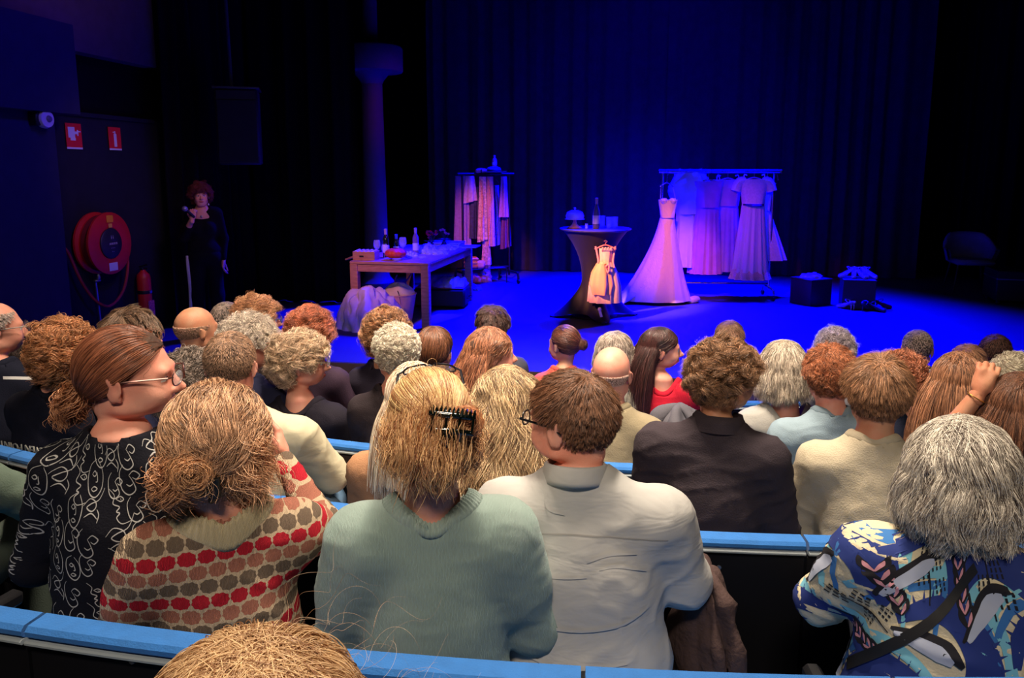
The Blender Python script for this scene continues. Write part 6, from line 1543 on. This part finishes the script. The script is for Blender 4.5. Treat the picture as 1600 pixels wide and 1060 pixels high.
short_hair(p, (38, 28, 22), (142, 118, 92), L=.075, vol=.022, fwd=-.8, seed=9, n=4200, clumps=240, amt=.7, mess=.08, r=.0018)
p = person('B2', 'woman with dark curls greying on top, between the glasses wearer and the cropped man', 300, 604, 'B', d=2.75, rel=-15, sex='f', topmat=F('grey_floral', (60, 60, 66), var=.5), skin='tan')
curly_hair(p, (44, 40, 38), (150, 140, 124), L=.12, vol=.030, curl=.010, turns=2.5, seed=10, n=3800, r=.0018)
p = person('B3', 'man with cropped light brown hair and cream shirt', 361, 573, 'B', d=2.55, rel=-14, topmat=shirt_mat('cream_shirt', (196, 188, 160)), w=1.10, thick=1.12, folds=.009, lean=.06, torso=-26, res=.011, shift=-.07, skin='pink', legs=(100, 130, 160), arms={'re': (.26, .10, .78), 'rw': (.16, .38, .66)})
short_hair(p, (84, 64, 48), (176, 146, 112), L=.014, vol=.005, seed=13, n=6000, r=.0016, clumps=3000, amt=.1, mess=.3)
p = person('B4', 'person in a camel top with pale blond hair, hidden behind the claw-clip wearer', 648, 628, 'B', d=2.35, rel=0, sex='f', w=1.1, topmat=F('camel_top', (166, 122, 90)), folds=.008, skin='pink', thick=1.05)
long_hair(p, (190, 160, 118), (240, 226, 196), L=.30, vol=.02, seed=14, n=3000)
p = person('B5', 'woman with very long wavy highlighted blond hair seen from behind', 792, 640, 'B', d=2.25, rel=0, sex='f', topmat=F('black_top', (26, 24, 32)), skin='pink', fine=True, res=.014, pitch=.05, w=.95)
long_hair(p, (96, 68, 50), (244, 206, 156), L=.52, vol=.030, curl=.014, turns=2.6, n=8000, seed=15, r=.0012, clumps=120, amt=.7, width=.075, base_len=.36)
p = person('B6', 'young man with wavy brown hair in a charcoal jacket', 1133, 592, 'B', d=2.36, rel=-56, topmat=F('charcoal_jacket', (58, 50, 56), bump=.0016), w=1.08, thick=1.08, folds=.010, fine=True, res=.0105, skin='tan', torso=-4, pitch=.08, lean=.04, shift=.03, hs=.93)
curly_hair(p, (64, 46, 32), (168, 132, 92), L=.072, vol=.024, curl=.011, turns=1.3, seed=16, n=6500, r=.0014, clumps=230, amt=.75, grav=.35, down=.2, lift=.8)
v = MB(); 
P = []; th = np.linspace(-PI * .8, PI * .8, 50)
for (r_, z_) in ((.070, -.01), (.068, .035), (.074, .04), (.082, .015), (.088, -.012)): P.append(np.stack([p.nb[0] + r_ * np.sin(th), p.nb[1] - r_ * np.cos(th), p.nb[2] + z_ + .01 + .012 * np.cos(th)], 1))
v_, q_ = grid_vf(np.stack(P)); obj('collar', v_, q_, p.topmat, p.root)
p = person('B7', 'boy with brown swept crop and cream sweatshirt', 1369, 618, 'B', d=2.35, rel=10, topmat=F('cream_sweat', (188, 176, 152), bump=.0014), w=1.0, folds=.006, fine=True, res=.0105, skin='tan', torso=2, lean=.03, pitch=.05, hs=.96)
short_hair(p, (74, 52, 36), (190, 148, 104), L=.058, n=8000, vol=.020, fwd=.2, seed=17, r=.0013, clumps=420, amt=.4, mess=.10, cap=.5)
ring_collar(p, knit_mat('cream_rib', (176, 164, 140)), r0=.066, r1=.084, thick=.004, ribs=0)
p = person('B8', 'brown-haired woman raising her bare arm and touching her hair at the right edge', 1592, 642, 'B', d=2.5, rel=-8, sex='f', topmat=F('salmon_top', (196, 134, 120)), skin='tan', fine=True, res=.014, sleeve='short',
           arms={'le': (-.235, .10, .90), 'lw': (-.135, .06, 1.10), 'ld': (.35, .1, .9), 'lz': (-.6, -1, .3), 'lc': .75})
long_hair(p, (66, 44, 36), (140, 100, 72), L=.34, vol=.024, seed=18, n=6000, r=.0013)
W_w = p.joints['l'][2]; E_w = p.joints['l'][1]; d_ = (W_w - E_w) / np.linalg.norm(W_w - E_w); u_ = np.cross(d_, (0, 0, 1.0)); u_ /= np.linalg.norm(u_); w2 = np.cross(d_, u_)
MB().tube([W_w - d_ * .02 + (u_ * math.cos(a) + w2 * math.sin(a)) * .031 for a in np.linspace(0, 2 * PI, 25)], .0022, 6, False).build('bracelet', mat('gold', (230, 180, 90), .25, .9, var=0), p.root)

# ================================================================== ROW C
def sh(key, label, px, py, row, c1, c2, top, **kw):
    hk = {k: kw.pop(k) for k in list(kw) if k in ('L', 'vol', 'bald', 'line', 'n', 'fwd', 'curl', 'mess', 'turns', 'amt', 'clumps', 'cap')}
    p = person(key, label, px, py, row, topmat=F('top_' + key, top), **kw); short_hair(p, c1, c2, seed=sum(map(ord, key)), **hk); return p
p = sh('C2', 'bald man in a dark collared shirt, left of the presenter', 308, 517, 'C', (178, 138, 112), (206, 168, 140), (58, 58, 66), L=.005, n=1200, vol=.003, rel=-64, skin='tan', d=3.65, bald=.035, cap=.9)
p = sh('C3', 'man with wavy silver hair and glasses in a navy jacket, facing right', 391, 540, 'C', (156, 148, 128), (232, 224, 200), (34, 36, 62), L=.06, n=3600, vol=.026, rel=-86, skin='pink', d=3.3, mess=.2, curl=.006, clumps=160)
glasses(p, (190, 170, 120), metal=True)
p = person('C4', 'woman with short ash-blond curls and round glasses in a black top', 472, 568, 'C', d=3.2, rel=-94, sex='f', torso=-20, topmat=F('black_blouse', (32, 28, 38)), skin='pink', w=1.1, neck=.09, folds=.007, res=.013)
curly_hair(p, (140, 122, 92), (222, 206, 168), L=.08, vol=.032, curl=.012, turns=1.8, seed=19, n=4500, r=.0018, clumps=200)
glasses(p, (210, 190, 150), metal=True)
p = person('C5', 'person with short white-blond textured hair in a dark brown top', 620, 556, 'C', d=3.05, rel=4, topmat=F('brown_black', (48, 40, 44)), skin='pink', w=1.0, pitch=.1, sex='f')
short_hair(p, (180, 168, 140), (240, 232, 206), L=.035, vol=.018, seed=20, n=5000, r=.0018, clumps=300, amt=.6, mess=.25, curl=.004, cap=.6)
p = person('C6', 'young woman with long straight brown hair and white top, looking right', 768, 556, 'C', d=3.3, rel=-76, sex='f', topmat=F('white_tee', (224, 214, 190)), skin='pink')
long_hair(p, (84, 52, 38), (184, 130, 92), L=.40, vol=.018, seed=21, n=4200, r=.0018, curl=.004)
p = sh('C7', 'bald man with white side hair in a beige collared jacket', 956, 585, 'C', (196, 160, 138), (232, 206, 186), (150, 138, 112), L=.008, n=1500, vol=.003, rel=-10, skin='pink', d=3.1, bald=.015, cap=.7, hs=1.0)
p = person('C8', 'person with short auburn hair in a pale blue sweatshirt', 1296, 590, 'C', d=3.0, rel=8, topmat=F('pale_blue', (140, 160, 172)), skin='pink', w=1.15, thick=1.1, folds=.007, res=.012)
short_hair(p, (104, 62, 40), (196, 130, 84), L=.05, vol=.018, seed=22, n=4200, r=.0017, clumps=240, mess=.2, curl=.004)
p = person('C9', 'person with copper-brown curls in a navy top behind the boy', 1407, 596, 'C', d=3.4, rel=-10, sex='f', topmat=F('navy_top', (34, 40, 60)), skin='pink')
curly_hair(p, (110, 66, 44), (206, 140, 100), L=.09, vol=.030, seed=23, n=3000, r=.0022)
p = person('C10', 'woman with long straight brown hair in a cream and navy top, right of the boy', 1495, 600, 'C', d=2.95, rel=-4, sex='f', topmat=F('cream_top', (206, 194, 156)), skin='pink')
long_hair(p, (80, 54, 42), (186, 140, 100), L=.36, vol=.020, seed=24, n=4600, r=.0018, part=.0)
drape(p, [([(-1.6, p.sh - .02), (-1.4, p.sh - .10), (-1.2, p.sh - .2)], .04)], mat('navy_panel', (24, 28, 46), .8), 'navy_sleeve_panel', .002)

# ================================================================== ROW D
p = sh('D1', 'man with cropped grey-brown hair behind the bald man', 355, 506, 'D', (84, 74, 66), (156, 142, 126), (40, 38, 44), L=.016, vol=.005, rel=-20, d=4.1, skin='tan')
p = person('D2', 'person with light brown curls and glasses facing right, near the presenter', 404, 502, 'D', d=3.9, rel=-84, topmat=F('top_D2', (70, 60, 60)), skin='pink', sex='f')
curly_hair(p, (130, 90, 60), (206, 160, 112), L=.07, vol=.024, seed=25, n=2600, r=.0022); glasses(p, (60, 50, 50))
p = person('D3', 'woman with copper curls in a dark plum top with a bare forearm', 484, 524, 'D', d=3.75, rel=-14, sex='f', topmat=F('plum_top', (58, 42, 58)), skin='pink', sleeve='short', arms={'re': (.26, .0, .80), 'rw': (.30, .25, .66)}, torso=-14)
curly_hair(p, (112, 62, 40), (206, 132, 92), L=.085, vol=.034, curl=.012, turns=2.5, seed=26, n=3600, r=.0022)
p = person('D4', 'woman with messy brown curled updo in a dark top, in front of the wooden table', 604, 526, 'D', d=3.75, rel=-6, sex='f', topmat=F('top_D4', (44, 38, 52)), skin='tan')
curly_hair(p, (78, 54, 36), (186, 142, 96), L=.09, vol=.036, curl=.014, turns=1.8, seed=27, n=2800, r=.0022)
bun(p, p.root, (-.10, -.04, .02), .026, 200, (90, 60, 40), (170, 126, 84), seed=4, name='side_curl', r=.002)
p = person('D5', 'person with dark brown hair twisted up on top, nearest the claw-clip wearer', 680, 552, 'D', d=3.7, rel=-26, sex='f', topmat=F('top_D5', (36, 32, 48)), skin='tan')
gathered_hair(p, (50, 32, 26), (140, 96, 66), (.0, -.02, .125), vol=.020, n=3400, seed=28, r=.0020, mess=.06); bun(p, p.root, (.0, -.02, .118), .045, 500, (60, 38, 28), (150, 106, 72), seed=5, axis=(0, 0, 1), flat=.5, r=.0018)
p = person('D8', 'person with smooth grey hair, glasses and patterned scarf behind the bald man', 962, 556, 'D', d=3.9, rel=-40, topmat=F('grey_scarf', (150, 144, 130), var=.6), skin='pink', sex='f')
bob_hair(p, (120, 112, 96), (190, 184, 164), L=.12, vol=.014, seed=29, n=2600); glasses(p, (220, 220, 225), metal=True)
p = person('D11', 'woman with ash-grey bob in a pale grey blouse with wide neckline', 1224, 580, 'D', d=3.4, rel=-10, sex='f', topmat=F('pale_grey', (168, 166, 160)), skin='pink', neck=.10, w=1.15, folds=.007, res=.013)
bob_hair(p, (140, 134, 108), (226, 222, 196), L=.19, vol=.030, seed=30, n=4200, r=.0018, flip=.3)
p = person('D15', 'person with tousled white-blond hair by the right edge', 1584, 596, 'D', d=3.5, rel=4, topmat=F('white_shirt2', (210, 206, 200)), skin='pink', sex='f')
curly_hair(p, (170, 156, 120), (240, 230, 200), L=.06, vol=.022, seed=35, n=2600, r=.0022)
# ================================================================== ROW E
p = person('D9', 'woman with very long dark hair in a red top, looking right', 1033, 547, 'D', d=3.9, rel=-80, sex='f', topmat=F('red_top', (196, 30, 52)), skin='pink', w=1.0, neck=.09)
long_hair(p, (34, 20, 22), (84, 50, 46), L=.46, vol=.008, seed=36, n=4200, r=.0018, width=.050)
p = person('D6', 'person with dark hair pulled back in the front row beneath the costume rack', 772, 512, 'E', d=4.5, rel=-20, sex='m', topmat=F('top_D6', (70, 70, 80)), skin='tan')
short_hair(p, (34, 24, 22), (104, 74, 60), L=.06, vol=.02, fwd=-1, seed=37, n=2600, clumps=160, amt=.6)
p = person('D7', 'woman with dark pinned-up bun in a coral top, front row', 881, 540, 'E', d=4.5, rel=46, sex='f', topmat=F('coral_top', (206, 88, 76)), skin='tan', torso=0)
gathered_hair(p, (48, 28, 24), (128, 82, 62), (.035, -.10, .02), vol=.010, n=2600, seed=38, r=.0020); bun(p, p.root, (.04, -.118, .02), .034, 420, (60, 38, 30), (130, 86, 62), seed=6, r=.0018)
p = sh('D10', 'person with light brown crop, mostly hidden behind the charcoal jacket', 1140, 532, 'E', (110, 82, 60), (170, 134, 100), (120, 100, 90), L=.03, vol=.01, rel=-5, d=4.6)
p = person('D12', 'woman with wavy silver hair, front row beyond the auburn head', 1304, 549, 'E', d=4.2, rel=0, sex='f', topmat=F('floral_grey', (120, 116, 112), var=.8), skin='pink')
curly_hair(p, (120, 116, 112), (214, 210, 204), L=.08, vol=.026, seed=39, n=3000, r=.0020, curl=.008, turns=1.6)
p = sh('D13', 'man with greying crop in a navy suit and pale collar, front row', 1433, 547, 'E', (70, 62, 56), (176, 160, 138), (24, 26, 44), L=.012, vol=.004, rel=0, d=4.4, clumps=1500, amt=.1, mess=.3)
P = []; th = np.linspace(-PI, PI, 50)
for (r_, z_) in ((.062, -.005), (.062, .055), (.066, .058), (.071, .03), (.073, .0)): P.append(np.stack([p.nb[0] + r_ * np.sin(th), p.nb[1] - r_ * np.cos(th), p.nb[2] + z_ + .005 + 0 * th], 1))
v_, q_ = grid_vf(np.stack(P)); obj('shirt_collar', v_, q_, F('collar_pale', (190, 192, 186)), p.root)
p = sh('D14', 'person with short dark brown hair and dark top, front row at the right', 1555, 554, 'E', (44, 28, 24), (112, 74, 54), (22, 20, 30), L=.018, vol=.006, rel=-8, d=4.4, skin='deep')
p = sh('D16', 'person with sandy hair, only the crown showing above the straight brown hair', 1512, 572, 'E', (150, 110, 76), (214, 170, 120), (90, 80, 70), L=.04, vol=.014, rel=0, d=4.3)
p = person('D17', 'dark-haired person in shadow between the balding man and the curly-haired woman', 52, 560, 'C', d=3.9, rel=-60, topmat=F('top_D17', (60, 50, 56)), skin='tan')
short_hair(p, (40, 30, 28), (90, 70, 60), seed=40)

# ================================================================== the presenter by the stage
def presenter():
    c = atd(320, 400, 7.9); O = np.array([c[0], 7.9, 0.0])
    view = math.atan2(-c[0], 7.9); yaw = view + PI - .08
    t = thing('person', 'woman with curly dark red hair in black, speaking into a microphone by the wall', 'person', tuple(O), yaw)
    top = atd(320, 288, 7.9)[2]; k = top / 1.70; print('presenter height', top)
    p = Person(); p.root = t; p.fine = False; p.hs = 1.0 * k; p.hl = np.array([0, .02, top - .125 * k]); p.Rh = rotm(.12, .02, .0); p.nb = np.array([0, 0, top - .27 * k]); p.hw = .15 * k; p.sh = top - .31 * k
    J = {'ls': (-.155, -.01, 1.385), 'le': (-.205, -.05, 1.10), 'lw': (-.19, .02, .86), 'rs': (.155, -.01, 1.385), 're': (.20, .02, 1.12), 'rw': (.085, .20, 1.335)}
    J = {a: np.array(b) * k for a, b in J.items()}
    G = [el((0, 0, 1.22 * k), (.15, .105, .18), .06), rc((-.12 * k, 0, 1.385 * k), (.12 * k, 0, 1.385 * k), .055, .055, .06), el((0, 0, .98 * k), (.165, .12, .14), .06), el((-.06, .08, 1.24 * k), (.055, .05, .055), .04), el((.06, .08, 1.24 * k), (.055, .05, .055), .04), rc((-.1, 0, 1.40 * k), (0, 0, 1.44 * k), .045, .045, .05), rc((.1, 0, 1.40 * k), (0, 0, 1.44 * k), .045, .045, .05)]
    G += [rc(J['ls'], J['le'], .052, .045, .04), rc(J['le'], J['lw'] + (0, 0, .03), .045, .034, .03), rc(J['rs'], J['re'], .052, .046, .04), rc(J['re'], J['re'] * .45 + J['rw'] * .55, .046, .04, .03)]
    lo, hi = bounds(G); V, Q = isosurf(G, lo, hi, .012, [el((0, .05, 1.475 * k), (.085, .08, .07), .01)]); obj('top', V, Q, F('presenter_black', (12, 11, 14)), t)
    L = [el((0, 0, .93 * k), (.165, .125, .12), .06)]
    for s in (-1, 1): L += [rc((s * .085, 0, .88 * k), (s * .10, .01, .48 * k), .088, .07, .05), rc((s * .10, .01, .48 * k), (s * .11, 0, .05), .07, .075, .04)]
    lo, hi = bounds(L); lo[2] = .01; V, Q = isosurf(L, lo, hi, .014); tr_ = obj('trousers', V, Q, F('presenter_trousers', (14, 13, 16)), t)
    MB().tube(smooth_path([(.165, .05, .93 * k), (.165, .06, .80 * k), (.158, .06, .6 * k), (.165, .06, .3 * k), (.17, .06, .05)], 20), [.016] * 20, 8).build('side_stripe', F('stripe_white', (214, 206, 186)), tr_)
    for s in (-1, 1): share('shoe', SHOE_ME, t, loc=(s * .11, .03, 0), m=mat('shoe_black', (24, 22, 24), .5))
    hv, hq, hm = head_geo('f', .0065); hv = hv * p.hs; rot = hv @ p.Rh.T + p.hl; VV = [rot]; QQ = [hq]; MI = [hm]; off = len(rot)
    def add(v, q):
        nonlocal off; VV.append(v); QQ.append(np.asarray(q) + off); MI.append(np.zeros(len(q), np.int32)); off += len(v)
    cv, cq = isosurf([el((0, .0, 1.33 * k), (.13, .085, .11), .05), rc((0, -.005, 1.36 * k), (0, -.01, 1.48 * k), .07, .052, .05)], np.array([-.2, -.15, 1.15 * k]), np.array([.2, .15, 1.55 * k]), .012); add(cv, cq)
    for n_, s in (('l', -1), ('r', 1)):
        S, E, W = J[n_ + 's'], J[n_ + 'e'], J[n_ + 'w']; tv, tf = tube_vf(smooth_path([S, S * .5 + E * .5, E, E * .5 + W * .5, W], 16), np.interp(np.linspace(0, 1, 16), [0, .5, .62, 1], [.042, .036, .037, .024]), 12, False); add(tv, np.array(tf))
        hvv, hqq = hand_geo(1.0 if n_ == 'r' else .35, .0055)
        Fm = frame_from((W - E) if n_ == 'l' else (-.1, -.1, 1), (1, .0, 0) if n_ == 'l' else (.2, .9, .2)); hvv = hvv * np.array([-s, 1, 1]) * .92; add(hvv @ Fm.T + W, hqq if s == -1 else hqq[:, ::-1])
    V = np.concatenate(VV); b = obj('body', V, np.concatenate(QQ), body_materials('pink'), t); b.data.polygons.foreach_set('material_index', np.concatenate(MI)); b.data.update()
    curly_hair(p, (60, 22, 24), (130, 56, 46), L=.09, vol=.035, curl=.012, turns=2, seed=50, n=2600, r=.0022)
    MB().lathe([(.001, 0), (.008, .004), (.006, .02), (.001, .024)], 8, tuple(p.hl + np.array([-.07, .01, -.10]))).build('earring', M_pale, t)
    MB().lathe([(.001, 0), (.012, .004), (.010, .018), (.001, .022)], 8, (0, .105, 1.345 * k)).build('pendant', M_steel, t)
    # microphone
    Wr = J['rw'] + np.array([-.01, .03, .09]); m = thing('microphone', 'handheld microphone with pale round head in the hand of the presenter', 'microphone', (0, 0, 0), 0)
    Rz = np.array([[math.cos(yaw), -math.sin(yaw), 0], [math.sin(yaw), math.cos(yaw), 0], [0, 0, 1]])
    A = O + Rz @ (J['rw'] + np.array([-.025, .02, .02])); B = O + Rz @ (J['rw'] + np.array([.06, .06, .11])); d = (B - A)
    MB().tube([A, A + d * .8], [.012, .017], 12).build('handle', M_blk, m); MB().tube([A + d * .8, A + d * .86, A + d * 1.0, A + d * 1.12, A + d * 1.18], [.018, .026, .028, .022, .008], 14).build('grille_head', mat('mic_grille', (150, 150, 160), .4, .6), m)
presenter()

# ================================================================== seats
seat_row('A', -1.75, 1.75, 0.15, 'nearest row')
seat_row('B', -2.6, 2.2, .35, 'second nearest row')
seat_row('C', -3.0, 2.6, 0.0, 'middle row')
seat_row('D', -3.2, 3.0, .4, 'second row from the stage')
seat_row('E', -2.2, 3.2, .2, 'front row')
seat_row('F', -.9, .2, .6, 'row at the bottom edge')
# coats and bags on seats
def draped_coat(label, loc, rz, m, size, seed, name='jacket', cat='jacket'):
    return cloth_heap(name, label, cat, loc, rz, size, m, seed, parts='cloth_folds', sharp=.7)
c_ = atd(1102, 960, 1.75)
draped_coat('dark brown ribbed jacket bundled on the seat right of the white shirt', (c_[0], 1.75, .46), .2, F('brown_jacket', (72, 56, 54), bump=.004, bscale=70), (.06, .14, .30), 130)
c_ = atd(1183, 668, 3.0)
draped_coat('violet-blue garment bundled on the seat right of the charcoal jacket', (c_[0], 2.95, .15), .2, F('violet_cloth', (84, 76, 150)), (.10, .14, .44), 131, 'cardigan', 'cardigan')
c_ = atd(1062, 622, 3.2)
draped_coat('grey puffy coat draped over the seat beside the woman in red', (c_[0], 3.2, .30), .1, F('grey_coat', (92, 90, 98)), (.16, .13, .42), 132, 'coat', 'coat')
c_ = atd(505, 770, 2.55)
draped_coat('pale denim garment on the seat beside the cream shirt', (c_[0], 2.5, .30), .0, F('denim', (104, 132, 158)), (.13, .16, .30), 133, 'denim_jacket', 'jacket')
c_ = atd(1238, 745, 2.6)
draped_coat('green and white striped garment tucked beside the boy in cream', (c_[0], 2.62, .25), .0, F('striped', (190, 200, 180), var=.4), (.07, .14, .42), 134, 'striped_shirt', 'shirt')
